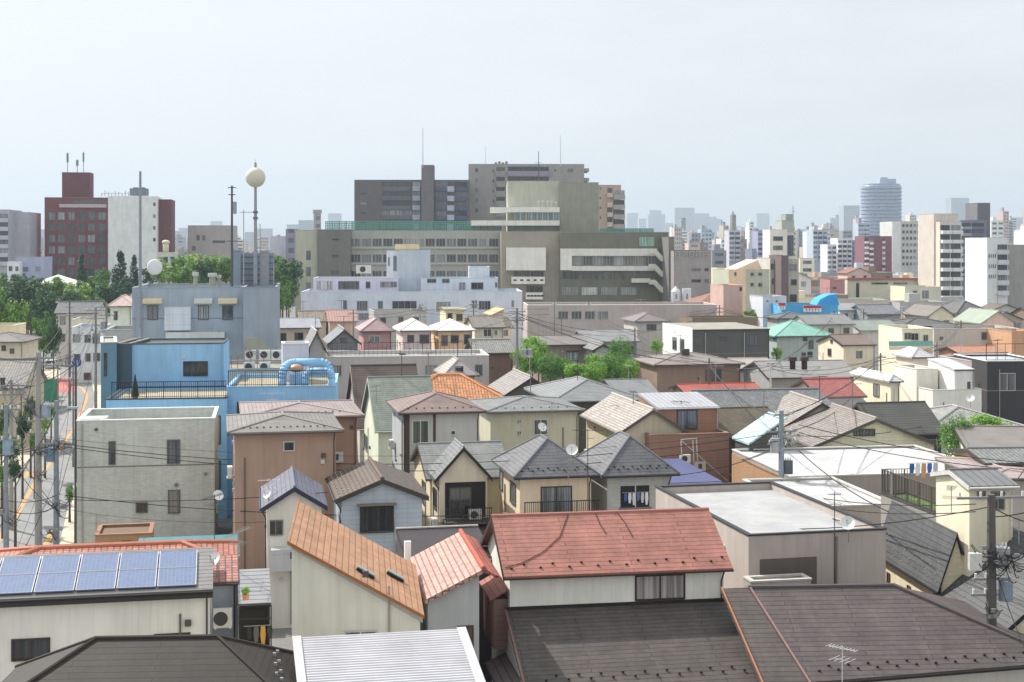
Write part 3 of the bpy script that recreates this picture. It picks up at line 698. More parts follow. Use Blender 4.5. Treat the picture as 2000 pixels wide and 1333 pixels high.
# ---------------- stone walled houses with dark slate roofs, right
def slope_house(label, ex0, ey0, Y0, ex1, ey1, Y1, dz, dx, wallm, roofm, nwin, name):
    """house seen from its sunny side: eave line from (ex0,ey0) at Y0 (near) to (ex1,ey1) at Y1 (far), roof rising to the right"""
    a = PW(ex0, ey0, Y0); c = PW(ex1, ey1, Y1); d = Vector((c.x-a.x, c.y-a.y, 0)); L_ = d.length; ang = math.atan2(-d.x, d.y)
    e = empty(name, (a.x, a.y, 0), ang); tag(e, label, 'house')
    w = MB(); z = (a.z+c.z)/2-.12
    w.prism([(.25, .2, 0), (dx*2-.25, .2, 0), (dx*2-.25, .2, z), (dx, .2, z+dz-.05), (.25, .2, z+.25)], (0, L_-.4, 0)).build('wall', wallm, e)
    r = MB().slabs([[(0, 0, z+.1), (dx, 0, z+dz+.1), (dx, L_, z+dz+.1), (0, L_, z+.1)], [(dx, 0, z+dz+.1), (2*dx, 0, z+.1), (2*dx, L_, z+.1), (dx, L_, z+dz+.1)]], .14).build('roof', roofm, e)
    MB().bar((-.05, 0, z+.02), (-.05, L_, z+.02), .06).build('gutter', 'metal:2c2e34', e)
    MB().box(0, dx, -.03, -.002, z-.1, z).build('verge', 'plain:26282e', e) if False else MB().prism([(0, -.03, z+.12), (dx, -.03, z+dz+.12), (dx, -.03, z+dz-.1), (0, -.03, z-.1)], (0, .028, 0)).build('barge_board', 'plain:26282e', e)
    class o_: pass
    o_.o = e; o_.w = 2*dx; o_.D = L_
    for k in range(nwin):
        yy = L_*(k+.5)/nwin; window(o_, 'L', yy-.22, yy+.22, z-1.2, z-.65, frame='metal:5a4a3a', glass='glass:2c2420', mull=0, off=-.25)
    me = None
    for i in range(4):
        for k in range(int(L_/1.1)):
            q = MB(); 
            if me is None: q.box(-.025, .025, -.035, .035, 0, .04); me = q.mesh('snow_guard', M('metal:b0b2b6'))
            fr = .12+i*.1; o = bpy.data.objects.new('snow_guard', me); COL.objects.link(o); o.parent = r; o.location = (dx*fr, (k+.5+.3*(i % 2))*1.1, z+.1+dz*fr)
    FOOT.append((a.x, a.y, math.cos(ang), math.sin(ang), 2*dx, L_))
    return e, z, L_
e1, ez, eL = slope_house('stone walled house with a dark slate roof below the railed roof terrace', 1832, 1150, 67.5, 1708, 1083, 76.0, 2.75, .95, 'tilewall:d8cba8', 'slate:62656a', 3, 'slate_roofed_house')
e2, ez2, eL2 = slope_house('long stone walled house with a dark slate roof behind the big utility pole', 1958, 1236, 61.0, 1826, 1158, 68.2, 3.1, 3.7, 'tilewall:d8cba8', 'slate:5c5f64', 4, 'slate_roofed_house')
# cream house with curved roof and terrace behind
b = Bld('cream house with a low curved grey roof behind the roof terrace', 1893, 950, 1990, 66.8, 4.2, 'gx', 918, 'stucco:dacfae', 'seam:7c7c7e', 'curved_roof_house', 'house', o=.3, g=.15, th=.12, gut='metal:e4e2dc', rot=8)
b.wins([('F', 1908, 960, 1925, 975), ('F', 1935, 960, 1962, 996)], frame='metal:8a8880', glass='glass:5a6450')
T = Bld('roof terrace with green turf, dark railing and laundry on the line', 1846, 1012, 1905, 70.5, 7.0, 'flat', None, 'stucco:8c8680', name='roof_terrace', cat='terrace', ph=.05, deck='plain:6c8c3c', cap='plain:505250')
r = T.railing(0, T.w, -.0+.1, T.zt+.05, 1.25, .16, left=T.D-.1, color='metal:5c5850')
T.railing(0, T.w, T.D-.15, T.zt+.05, 1.25, .16, color='metal:5c5850')
MB().path([(0, T.D-1.2, T.zt+1.5), (T.w, T.D-1.2, T.zt+1.5)], .03).build('clothes_pole', 'metal:c8c8c8', T.o)
MB().box(0, .06, T.D-1.25, T.D-1.15, T.zt, T.zt+1.5).build('pole_stand', 'metal:c8c8c8', T.o)
# ================================================================ helpers for this part of town
def merge(main, *wings):
    """make the wings part of the main building"""
    mm = Matrix.Translation(main.org) @ Matrix.Rotation(math.atan2(main.s, main.c), 4, 'Z')
    for w in wings:
        wm = Matrix.Translation(w.org) @ Matrix.Rotation(math.atan2(w.s, w.c), 4, 'Z'); rel = mm.inverted() @ wm
        for ch in list(w.o.children):
            lm = ch.matrix_basis.copy(); ch.parent = main.o; ch.matrix_basis = rel @ lm
        bpy.data.objects.remove(w.o)
def HB(label, *a, **k): return Bld(label, *a, **k)
def ac(loc, rz, label, w=.8, d=.32, h=.65, group=None):
    e = empty('air_conditioner', loc, rz); tag(e, label, 'air conditioner', group)
    MB().box(-w/2, w/2, -d/2, d/2, .06, h).box(-w/2+.05, -w/2+.12, -d/2, d/2, 0, .06).box(w/2-.12, w/2-.05, -d/2, d/2, 0, .06).build('case', 'metal:dcdad4', e)
    MB().bar((-.08, -d/2-.012, h*.54), (-.08, -d/2-.002, h*.54), h*.36, 14).build('fan_grille', 'metal:4a4a4a', e); return e
def antenna(px, py, Y, h, label, az=0.6, n=9, L_=1.3, color='metal:9a9894', boom2=True):
    """TV aerial: py is the pixel of its top"""
    t = PW(px, py, Y); e = empty('tv_antenna', (t.x, t.y, t.z-h), az); tag(e, label, 'antenna')
    MB().bar((0, 0, 0), (0, 0, h), .022, 6).build('mast', color, e)
    m = MB(); m.bar((-L_/2, 0, h-.1), (L_/2, 0, h-.1), .016)
    for k in range(n): a = -L_/2+L_*k/(n-1); ln = .16+.10*(k/(n-1)); m.bar((a, -ln, h-.08), (a, ln, h-.08), .009)
    m.build('yagi', color, e)
    if boom2:
        m = MB(); m.bar((-.35, 0, h-.55), (.35, 0, h-.55), .014)
        for k in range(4): a = -.35+.7*k/3; m.bar((a, -.42, h-.53), (a, .42, h-.53), .009)
        m.build('vhf_elements', color, e)
    return e
def dish(px, py, Y, r, label, az=-.5, h=.9):
    t = PW(px, py, Y); e = empty('satellite_dish', (t.x, t.y, t.z-h), az); tag(e, label, 'satellite dish')
    MB().bar((0, 0, 0), (0, 0, h), .025, 6).bar((0, 0, h), (0, -.1, h+.02), .03, 6).build('mast', 'metal:8a8a88', e)
    m = MB(); n = 18; rings = 4; d = Vector((0, -.85, .5)).normalized(); t1 = Vector((1, 0, 0)); t2 = d.cross(t1)
    c = Vector((0, -.1, h)); idx = []
    for j in range(rings+1):
        rr = r*j/rings
        for k in range(n): g_ = 2*math.pi*k/n; m.v.append(tuple(c+t1*math.cos(g_)*rr+t2*math.sin(g_)*rr+d*(rr*rr/r*.28)))
    for j in range(rings):
        for k in range(n): q = (j*n+k, j*n+(k+1) % n, (j+1)*n+(k+1) % n, (j+1)*n+k); m.f.append(q)
    m.build('reflector', 'metal:e6e6e2', e, True)
    MB().bar(c-t2*r*.8+d*.1, c+d*r*1.1, .012).bar(c+d*r*1.05, c+d*r*1.25, .03, 6).build('feed_arm', 'metal:77777a', e); return e
K = 'kawara:'; SL = 'slate:'; ST = 'stucco:'; SD = 'siding:'
# ================================================================ left block
b = HB('light grey tiled three storey block with narrow windows beside the road', 150, 823, 419, 93.0, 6.6, 'flat', wall='tilewall:bac0b8', cap='plain:e8e8e6', ph=.75, deck='deck:c8c8c4', name='grey_block', cat='building', rot=9.5)
b.wins([('F', 212, 862, 226, 908), ('F', 326, 859, 352, 906), ('F', 328, 957, 352, 1003), ('F', 265, 981, 289, 1002)], frame='metal:6a706e', glass='glass:34403e', mull=0)
MB().bar((.35, -.05, 0), (.35, -.05, b.zt-.2), .05).build('downpipe', 'metal:a8aca6', b.o)
MB().bar((6.3, -.14, b.zt-4.3), (6.3, -.002, b.zt-4.3), .13, 10).build('vent', 'metal:7e8480', b.o)
MB().box(.16, 1.8, .3, 1.9, b.zt-.75, b.zt+.1).build('roof_hatch', 'stucco:b8b8b4', b.o)
HB('low ochre brown shed with a tiny window at the foot of the grey block', 186, 1047, 296, 80, 3, 'flat', wall='stucco:9c7448', name='brown_shed', cat='shed', cap='plain:a07050', ph=.1, deck='deck:9a7a60').wins([('F', 238, 1056, 256, 1074)], frame='metal:6a6050')
HB('teal sheet metal roof behind the red tiled hip roof', 262, 1090, 468, 74, 4.5, 'sf', 1052, ST+'8a8880', 'corr:4aa0ac', 'teal_roof_shed', 'shed', gut='metal:c8d0d0')
# blue building
A = HB('sky blue building with roof terraces, fat blue ducts and a curved teal corner', 207, 781, 443, 103, 8.6, 'flat', wall='stucco:8cbae0', name='blue_building', cat='building', ph=.25, deck='deck:e0cfae', cap='plain:3a4048', rot=7)
A.railing(.4, A.w-.1, .1, A.zt+.06, 1.15, .15)
A.wins([('F', 419, 812, 431, 868), ('F', 419, 900, 431, 955)], frame='metal:26323c')
B_ = HB('w1', 443, 757, 656, 105, 10, 'flat', wall='stucco:8cbae0', ph=.25, deck='deck:d8c8a4', cap='plain:8cc0e4', rot=6)
B_.railing(.1, B_.w-.7, .12, B_.zt+.06, 1.1, .15, 'terrace_railing')
B_.wins([('F', 463, 785, 479, 812), ('F', 516, 786, 538, 792)], frame='metal:26323c')
def duct(pts, r=.3):
    m = MB(); 
    # rounded path
    P = [Vector(p) for p in pts]; out = [P[0]]
    for k in range(1, len(P)-1):
        a, c_, d = P[k-1], P[k], P[k+1]; e1_ = (a-c_).normalized()*.55; e2_ = (d-c_).normalized()*.55
        for t in range(5): u = t/4; out.append((c_+e1_)*(1-u)**2+c_*2*u*(1-u)+(c_+e2_)*u*u)
    out.append(P[-1]); m.path(out, r, 12); return m
zb = B_.zt
def bx(px, py): q = B_.ray(px, py, 'F', 1.2); return q.x
m = duct([(bx(551, 740), 1.4, zb-.2), (bx(551, 740), 1.4, zb+1.05), (bx(560, 700)+.1, 2.2, zb+1.6), (bx(640, 700), 2.2, zb+1.6), (bx(648, 700), 2.2, zb+.2)]); m.build('duct', 'stucco:92bee2', B_.o, True)
m = duct([(bx(596, 740), .9, zb-.2), (bx(598, 740), .9, zb+1.05), (bx(648, 700), .9, zb+1.055), (bx(648, 700), .9, zb-2.6)], .26); m.build('duct', 'stucco:92bee2', B_.o, True)
MB().box(bx(566, 740), bx(592, 740), 1.0, 2.4, zb, zb+.8).build('duct_box', 'stucco:8cbae0', B_.o)
MB().ball((bx(578, 735), 1.8, zb+1.2), .55, sz=.6).build('fan_cowl', 'metal:b89878', B_.o, True)
U = HB('w2', 254, 673, 437, 113, 6, 'flat', wall='stucco:92bee2', ph=.12, deck='deck:6a6c6c', cap='plain:4a4a46', rot=7)
U.wins([('F', 358, 706, 406, 735)], frame='metal:2a3640', mull=1)
MB().box(4.0, 4.3, -.03, -.002, U.zt-1.15, U.zt-.85).build('vent', 'metal:c8ccd0', U.o)
MB().box(U.w-.15, U.w, -.12, -.01, 8.7, U.zt).build('downpipe', 'metal:7ab0d8', U.o)
V = HB('w3', 197, 670, 228, 111.5, 7, 'flat', wall='stucco:4e7c92', ph=.1, deck='deck:d8cfc4', cap='plain:c8c4bc', rot=16)
V.wins([('F', 203, 690, 209, 735)], frame='metal:26323c', mull=0)
V2 = HB('w4', 227, 672, 255, 112.6, 6, 'flat', wall='stucco:3c5666', ph=.1, deck='deck:8c8880', cap='plain:8c8880', rot=0)
merge(A, B_, U, V, V2)
t = PW(264, 772, 104.5); e = empty('potted_cypress', (t.x, t.y, A.zt-.2)); tag(e, 'small dark cypress in a pot on the blue building terrace', 'plant')
MB().cyl((0, 0, 0), .2, .35, 10, .25).build('pot', 'stucco:8a5a40', e); MB().bar((0, 0, .3), (0, 0, 1.9), .3, 8, .02).build('foliage', 'leaf:24402c', e)
b = HB('pale lavender box shaped roof shelter behind the blue ducts', 552, 672, 603, 112, 2, 'flat', wall='panel:b0b4c8', name='roof_shelter', cat='shelter', cap='plain:e4e6ea', ph=.1)
# row of condensers and pergola behind the blue terrace
E = HB('flat roof carrying a row of fan units behind the blue terrace', 440, 722, 600, 122, 9, 'flat', wall='stucco:9c9a92', name='equipment_roof', cat='building', cap='plain:a8a49c', ph=.3, deck='deck:c0b49c')
for i, px in enumerate((489, 517, 541, 487, 517)):
    p = PW(px, 716, 123+(0 if i > 2 else 1.6)); q = ac((p.x, p.y, E.zt-.3+(.9 if i < 3 else 0)), TH, ('first raised fan unit behind the blue terrace, beside the pergola', 'middle raised fan unit behind the blue terrace', 'raised fan unit beside the lavender roof shelter', 'lower fan unit behind the blue terrace, by the pergola', 'lower fan unit under the middle raised one')[i], .95, .4, .85, 'fan units behind the blue terrace')
m = MB(); 
for k in range(6): m.bar((.5+k*.55, .8, E.zt-.3), (.5+k*.55, .8, E.zt+1.1), .04).bar((.5+k*.55, .8, E.zt+1.1), (1.9, 1.6, E.zt+1.6), .03)
m.build('pergola', 'plain:8c6c58', E.o)
# concrete building with masts
G = HB('blue grey concrete building topped by masts and a ball antenna', 258, 563, 476, 140, 13, 'flat', wall='stucco:8e9eac', name='concrete_building', cat='building', cap='plain:98a4ae', ph=.5, deck='deck:b8b4a4', rot=8)
G.wins([('F', 288, 597, 309, 625), ('F', 387, 597, 408, 625), ('F', 434, 597, 455, 625)], frame='metal:586068', mull=1)
for (x0, x1, c) in ((280, 317, 'c8b88a'), (380, 415, 'b8bab0'), (427, 464, 'c8b890')):
    A0, A1 = G.ray(x0, 585, 'F').x, G.ray(x1, 585, 'F').x; zt_ = G.ray(x0, 583, 'F').z
    MB().prism([(A0, -.8, zt_-.5), (A0, 0, zt_-.45), (A0, 0, zt_), (A0, -.8, zt_-.12)], (A1-A0, 0, 0)).build('awning', 'stucco:'+c, G.o)
p0, p1 = G.ray(322, 600, 'F'), G.ray(373, 645, 'F'); MB().box(p0.x, p1.x, -.5, -.003, p1.z, p0.z).build('panel', 'panel:bcc4d0', G.o)
for px in (266, 376): q = G.ray(px, 600, 'F').x; MB().box(q, q+.5, -.35, -.002, 0, G.zt-.3 if px < 300 else 9).build('pilaster', 'stucco:8494a4', G.o)
q0, q1 = G.ray(326, 0, 'F').x, G.ray(440, 0, 'F').x; z_ = G.ray(330, 649, 'F').z; MB().box(q0, q1, -1.3, -.003, z_-1.2, z_).build('balcony', 'stucco:b8bcb8', G.o)
G2 = HB('w', 475, 562, 541, 138.5, 13, 'flat', wall='stucco:8593a2', ph=.4, cap='plain:8e98a2', deck='deck:9c9c98', rot=8)
merge(G, G2)
# outside stair
p = PW(478, 690, 136); e = empty('outside_stair', (p.x, p.y, 0), math.radians(8)); tag(e, 'olive grey outside stair at the foot of the concrete building', 'stair')
m = MB(); m.prism([(0, 0, 11.0), (1.2, 0, 11.0), (3.6, 0, 8.8), (3.6, 0, 7.8), (1.2, 0, 10), (0, 0, 10)], (0, .1, 0)); m.build('side_panel', 'stucco:8a8c7a', e)
m = MB()
for k in range(9): m.box(1.2+k*.26, 1.5+k*.26, .11, 1.4, 9.8-k*.24, 9.86-k*.24)
m.build('steps', 'conc:8c8c88', e)
MB().box(0, .15, .1, 1.4, 0, 10).box(3.5, 3.6, .1, 1.4, 0, 8).build('post', 'stucco:7c8088', e)
# masts
def mast(px, py0, py1, Y, r, label, cat='mast', arms=(), color='metal:6e747a', name='mast_pole', r2=None):
    a = PW(px, py1, Y); b_ = PW(px, py0, Y); e = empty(name, a); tag(e, label, cat)
    MB().bar((0, 0, 0), (0, 0, b_.z-a.z), r, 8, r2 or r*.7).build('pole', color, e)
    for (fy, w) in arms:
        z = (b_.z-a.z)*fy; MB().bar((-w, 0, z), (w, 0, z), r*.45).build('arm', color, e)
    return e, b_.z-a.z
GZ = G.zt
e, h = mast(499, 318, 556, 144, .2, 'grey mast holding a cream ball antenna above the concrete building', 'ball antenna', (), 'metal:9aa0a6', 'ball_mast', .12)
zc = h-(347-318)*144/F; MB().ball((0, 0, zc), 1.0, 24, 16).build('ball', 'plain:d6d2be', e, True); MB().bar((0, 0, h), (0, 0, h+.35), .05).build('lightning_rod', 'metal:e8e8e8', e)
for zz in (zc-3.6, zc-4.2): MB().bar((0, 0, zz), (0, 0, zz+.22), .26, 10).build('collar', 'metal:707880', e)
MB().bar((-1.6, 0, zc-3.5), (-.2, 0, zc-3.5), .05).build('arm', 'metal:b0b4b4', e)
e, h = mast(453, 363, 560, 142, .14, 'dark antenna mast left of the ball antenna', 'mast', ((.98, .4), (.91, .35), (.45, .5)), 'metal:585e66'); MB().box(.1, .45, -.15, .15, h*.72, h*.84).build('panel_antenna', 'metal:a0a4a8', e)
mast(476, 410, 556, 143, .06, 'thin white rod mast between the dark mast and the ball antenna', 'mast', ((.3, .6),), 'metal:a8aeb4')
mast(508, 438, 556, 145, .05, 'slender rod beside the ball antenna mast', 'mast', (), 'metal:8a9096')
mast(274, 335, 640, 136, .16, 'tall grey pole standing before the concrete building, by the dish', 'pole', (), 'metal:929aa2', 'tall_pole')
mast(826, 250, 328, 428, .14, 'thin white mast on the dark tower of apartments', 'mast', (), 'metal:c4c8cc')
mast(1095, 265, 325, 436, .12, 'thin white mast on the taller grey apartment block', 'mast', (), 'metal:c4c8cc')
mast(1052, 296, 352, 350, .12, 'dark cross armed mast on the olive tower', 'mast', ((.6, .8),), 'metal:5c6064')
mast(948, 285, 322, 436, .08, 'faint thin rod on the grey apartment block corner', 'mast', (), 'metal:c4c8cc')
for i, (px, y0, y1, w_) in enumerate(((462, 490, 557, .9), (517, 492, 557, .8))):
    a = PW(px, y1, 146); e = empty('rooftop_tank', (a.x, a.y, a.z), .1); tag(e, ('tall blue grey cabinet beside the dark antenna mast', 'pale grey flue beside the ball antenna mast')[i], 'cabinet' if not i else 'flue')
    h = (y1-y0)*146/F; MB().box(-w_*.5, w_*.5, -.4, .4, 0, h).build('body', ('metal:8a9aac', 'metal:9ca2a8')[i], e); MB().box(-w_*.6, w_*.6, -.5, .5, h, h+.15).build('cap', 'metal:a8b0b8', e)
a = PW(487, 557, 147); e = empty('rooftop_enclosure', (a.x, a.y, a.z), .1); tag(e, 'louvred blue grey enclosure around the foot of the ball antenna mast', 'enclosure')
m = MB(); m.box(-1.7, 2.4, 0, 2.0, 0, 3.3); m.build('screen', 'panel:7e8c9c', e); m = MB(); 
for k in range(5): m.box(-1.75, 2.45, -.06, -.004, .4+k*.6, .5+k*.6)
m.build('louvre', 'metal:6a7684', e)
for i, (px, w_, h_) in enumerate(((382, .5, 1.5), (415, .75, 1.4), (428, .4, 1.2))):
    a = PW(px, 560, 142+i*.7); e = empty('roof_ventilator', a); tag(e, ('pale capped ventilator on the concrete building roof', 'widest pale ventilator on the concrete building roof', 'thin olive ventilator next to the widest one on the concrete roof')[i], 'ventilator')
    MB().cyl((0, 0, 0), w_*.42, h_*.75, 12).build('stack', 'metal:a8a89c', e); MB().cyl((0, 0, h_*.7), w_*.6, h_*.25, 12).build('cowl', 'metal:c8ccc0', e)
a = PW(302, 541, 141); e = empty('round_antenna', a); tag(e, 'round white antenna on the concrete building roof corner', 'antenna')
MB().bar((0, 0, 0), (0, 0, .5), .09).bar((-.5, 0, -.7), (0, 0, 0), .06).bar((.5, 0, -.7), (0, 0, 0), .06).build('stand', 'metal:7e8488', e); MB().ball((0, 0, .95), .78, 18, 10, sy=.35).build('drum', 'plain:e4e8e8', e, True)
# ================================================================ houses in the middle
b = HB('brown three storey house with a grey hipped roof and one small window', 443, 846, 672, 84, 8.5, 'hip', 811, ST+'9e7c68', SL+'8c8886', 'brown_house', gut='metal:5c5450')
b.wins([('F', 553, 862, 576, 882)], frame='metal:c8c4bc', mull=0); b.snow((.25,), 13, color='metal:5a5654')
b = HB('rosy grey hipped roof directly behind the brown three storey house', 470, 817, 712, 93, 9, 'hip', 789, ST+'98765c', SL+'a8989a', 'rosy_roof_house', gut='metal:6a5048'); b.snow((.3,), 12, color='metal:6a6060')
b = HB('small cream house with a lavender blue gabled roof', 510, 993, 640, 74, 6.6, 'gy', 951, ST+'c6c0b2', SL+'70738c', 'lavender_roof_house', o=.3, g=.25, gut='metal:3a3a52', rot=10)
b.wins([('F', 521, 1016, 553, 1046)], frame='metal:7a7874', glass='glass:2c3034')
MB().box(.2, b.w*.55, -.9, -.003, b.zt-3.0, b.zt-1.9).build('balcony', 'panel:a8a8a8', b.o); MB().path([(.1, -.4, 0), (.1, -.4, b.zt-.2)], .04).build('drainpipe', 'metal:d4d0c8', b.o)
b = HB('blue grey gabled house with a big barred window and brown tiles', 655, 976, 838, 77.5, 7.6, 'gy', 936, SD+'a3b0be', K+'6a5a4e', 'blue_grey_house', o=.35, g=.3, gut='metal:4a4642', rot=11)
b.wins([('F', 703, 989, 768, 1038)], frame='metal:4a4640', glass='glass:5a6064', bars=True, hood='metal:8a7a68'); b.wins([('L', 640, 985, 645, 1005)], frame='metal:4a4a4a')
b.snow((.1, .2, .3), 9, face='L', color='metal:c8c0b4')
b = HB('cream house with a wide grey roof behind the gabled balcony', 833, 936, 1003, 92, 8.5, 'gx', 867, ST+'d8cca4', SL+'8a8e90', 'wide_roof_house', gut='metal:5a524a')
b.wins([('L', 825, 940, 832, 985), ('L', 812, 960, 820, 1000)], frame='metal:5a5048')
b = HB('gabled porch house with stacked balconies holding a fan unit', 850, 937, 962, 88.5, 3.6, 'gy', 873, ST+'c4b89c', SL+'868a90', 'gabled_porch_house', o=.3, g=.25, gut='metal:30302e')
MB().box(.35, b.w-.1, -.03, -.002, b.zt-2.3, b.zt-.1).build('balcony_shade_panel', 'plain:2c2826', b.o); window(b, 'F', .6, 2.0, b.zt-2.1, b.zt-.4, off=.03, frame='metal:5a4c40'); MB().box(.3, b.w, -.03, -.002, 0, b.zt-3.3).build('ground_recess', 'plain:2a2826', b.o)  # dark sheets on the flat wall, shade of the openings put in colour
MB().box(.2, b.w+.1, -1.3, -.003, b.zt-2.5, b.zt-2.35).build('balcony_floor', 'stucco:4c443c', b.o); b.railing(.25, b.w+.05, -1.25, b.zt-2.35, .8, .14)
MB().prism([(-.1, -1.6, b.zt-2.9), (-.1, -.003, b.zt-2.55), (-.1, -.003, b.zt-2.65), (-.1, -1.6, b.zt-3.0)], (b.w+.3, 0, 0)).build('lower_roof', 'hseam:6a5c54', b.o); MB().box(.3, .42, -1.3, -1.18, 0, b.zt-3).box(b.w-.1, b.w, -1.3, -1.18, 0, b.zt-3).build('post', 'stucco:d0c4a8', b.o)
window(b, 'L', 1, 2.4, b.zt-2.0, b.zt-.7, frame='metal:5a5048'); window(b, 'L', 1, 2.4, b.zt-4.6, b.zt-3.2, frame='metal:5a5048')
q = b.W((b.w*.7, -.75, b.zt-2.33)); ac(q, TH, 'white fan unit on the dark balcony of the gabled porch house')
H1 = HB('beige house with a dark hipped roof and a wide balcony window', 1004, 933, 1172, 86, 7.2, 'hip', 856, ST+'cdb898', SL+'72747c', 'beige_house', gut='metal:26262a')
H1.wins([('F', 1056, 950, 1117, 1004)], frame='metal:3c3a38', glass='glass:7c8a90'); H1.wins([('L', 972, 918, 983, 955), ('L', 997, 942, 1008, 984)], frame='metal:5a5a52', glass='glass:5a6a70', mull=0)
H1.railing(.1, H1.w+.2, -1.0, H1.zt-2.45, 1.15, .13, color='metal:302e30'); MB().box(0, H1.w+.2, -1.05, -.003, H1.zt-2.65, H1.zt-2.45).build('balcony_floor', 'stucco:b8a888', H1.o); H1.snow((.14, .2), 7)
H2 = HB('stone faced house with a dark hipped roof and laundry on its recessed balcony', 1176, 930, 1328, 87.5, 7.2, 'hip', 850, 'tilewall:a6a8a4', SL+'72747c', 'stone_faced_house', gut='metal:26262a')
H2.snow((.14, .2), 7)
p0, p1 = H2.ray(1212, 950, 'F'), H2.ray(1268, 990, 'F')
MB().box(p0.x, p1.x, -.02, -.002, p1.z, p0.z).build('balcony_shade_panel', 'plain:2a2c30', H2.o); MB().box(p0.x-.1, p1.x+.1, -.1, -.021, p1.z-.9, p1.z-.0).build('balcony_parapet', 'stucco:6c6a68', H2.o)  # dark sheet on the wall paints the shade inside the balcony
def laundry(base, rz, items, label, w=.45, z=1.6):
    e = empty('laundry', base, rz); tag(e, label, 'laundry'); MB().bar((-.1, 0, z), (len(items)*w+.1, 0, z), .015).build('pole', 'metal:b8b8b8', e)
    for k, c in enumerate(items):
        h = .55+.25*((k*7) % 3)/2; m = MB(); 
        m.prism([(k*w+.04, 0, z-.03), (k*w+w-.06, 0, z-.03), (k*w+w-.03, .03, z-h*.5), (k*w+w-.08, .05, z-h), (k*w+.07, .04, z-h), (k*w+.02, .02, z-h*.5)], (0, .02, 0)); m.build('cloth', 'plain:'+c, e)
q = H2.W((p0.x+.15, -.18, p1.z-.35)); laundry(q, TH, ['3c68b0', 'e4e4e8', 'd8dce4', '5878a8', 'c8ccd8', 'e8e8e8'], 'blue and white laundry hanging at the stone faced house', .27, 1.3)
b = HB('violet blue metal roof between the stone faced house and the brick house', 1300, 944, 1410, 96, 9, 'sf', 899, ST+'8a8884', 'hseam:565c92', 'violet_roof_house', gut='metal:8c8cb0')
# brick coloured house
b = HB('red brown sided house with a striped metal roof and stepped lower box', 1270, 851, 1424, 110, 7, 'flat', wall='siding:8e6450', name='red_brown_house', cat='house', cap='plain:9c7460', ph=.3, deck='deck:8a7a6c')
c_ = HB('w', 1284, 797, 1406, 112.5, 5.5, 'sf', 768, 'siding:96684e', 'seam:b4b4bc', 'x', o=.12, g=.08, gut='metal:d0d0d4'); c_.wins([('F', 1322, 801, 1362, 839)], frame='metal:3a3c44', glass='glass:5a6274')
c_.wins([('L', 1271, 796, 1279, 828)], frame='metal:3a3c44'); merge(b, c_)
m = MB(); p = b.ray(1330, 860, 'F', -1.0)
for dx in (0, .95, 1.25): m.bar((p.x+dx, -1, p.z), (p.x+dx+.1, -1, p.z-2.2), .05)
m.bar((p.x, -1, p.z), (p.x+4.4, -1, p.z-3.8), .04).bar((p.x, -1, p.z+.02), (p.x+1.3, -1, p.z+.1), .05); m.build('clothes_frame', 'metal:c8c8c4', b.o)
b = HB('narrow orange walled annex beside the red brown house', 1244, 822, 1268, 113, 6, 'flat', wall='stucco:b8805f', name='orange_annex', cat='house', cap='plain:b8a090', ph=.2); MB().box(b.w-.0, b.w+.9, -.5, .4, 4, b.zt-1.4).build('balcony', 'siding:84503c', b.o)
HB('speckled pale tiled roof in front of the grey hip roofs, by the orange annex', 1208, 846, 1345, 110.6, 12, 'gy', 800, ST+'b4a88c', K+'b8aea6', 'speckled_roof_house', gut='metal:5c5a54')
# house row y 730-850
b = HB('mauve roofed house with grey walls and a white framed window', 778, 807, 950, 103, 8, 'hip', 769, ST+'aaaaa8', SL+'927c7a', 'mauve_roof_house', gut='metal:4a3832')
b.wins([('F', 805, 821, 838, 868)], frame='metal:d8dcd0', glass='glass:5c6a54'); MB().box(b.ray(788, 0, 'F').x, b.ray(800, 0, 'F').x, -.03, -.002, 0, b.zt-.02).box(b.ray(846, 0, 'F').x, b.ray(851, 0, 'F').x, -.03, -.002, 0, b.zt-.02).build('brown_band', 'plain:54443c', b.o)
b.wins([('F', 880, 841, 890, 850)], frame='metal:e0e0dc', mull=0); b.snow((.2,), 9, color='metal:50403e')
b = HB('olive beige house with a grey hipped roof and a dish on its wall', 949, 805, 1143, 112, 8.5, 'hip', 777, ST+'b4ae92', SL+'8a8e92', 'olive_beige_house', gut='metal:5c6060')
b.wins([('F', 1042, 819, 1070, 850), ('F', 1010, 820, 1018, 827), ('F', 1010, 842, 1018, 850)], frame='metal:d0d4c8', glass='glass:2c3034'); b.snow((.2,), 9, color='metal:4a4a4e')
b = HB('cream house with a mossy green slate roof', 733, 842, 862, 115, 12.5, 'gx', 737, ST+'dcd9b8', SL+'87938a', 'green_slate_house', o=.5, gut='metal:c8ccc0', th=.2)
b.wins([('L', 704, 800, 711, 838), ('L', 712, 850, 719, 880), ('F', 766, 862, 774, 892)], frame='metal:8a8468')
b = HB('orange spanish tiled roof beside the mossy green slate roof', 768, 792, 1000, 126, 8.5, 'hip', 733, ST+'b8a890', K+'e09458', 'orange_tiled_house', rot=8)
b = HB('tall house with a chocolate brown metal roof above the mossy green roof', 697, 838, 832, 127, 13, 'gx', 714, ST+'c8bcb2', 'hseam:64564e', 'chocolate_roof_house', gut='metal:c8b8b0'); b.wins([('L', 675, 760, 680, 800), ('L', 684, 800, 690, 830)], frame='metal:5c4c40')
b = HB('long taupe flat roofed building with a white edge and thin railing', 637, 698, 955, 160, 9, 'flat', wall='stucco:aca6a2', name='taupe_flat_building', cat='building', cap='plain:e0dede', ph=.4, deck='deck:e4e2e0', rot=7)
b.railing(.2, b.w*.92, .3, b.zt+.02, 1.5, .5, color='metal:3a3a40'); b.wins([('F', 885, 718, 905, 732), ('F', 640, 712, 650, 722)], frame='metal:6a6a6a'); b.auto(7, 1)
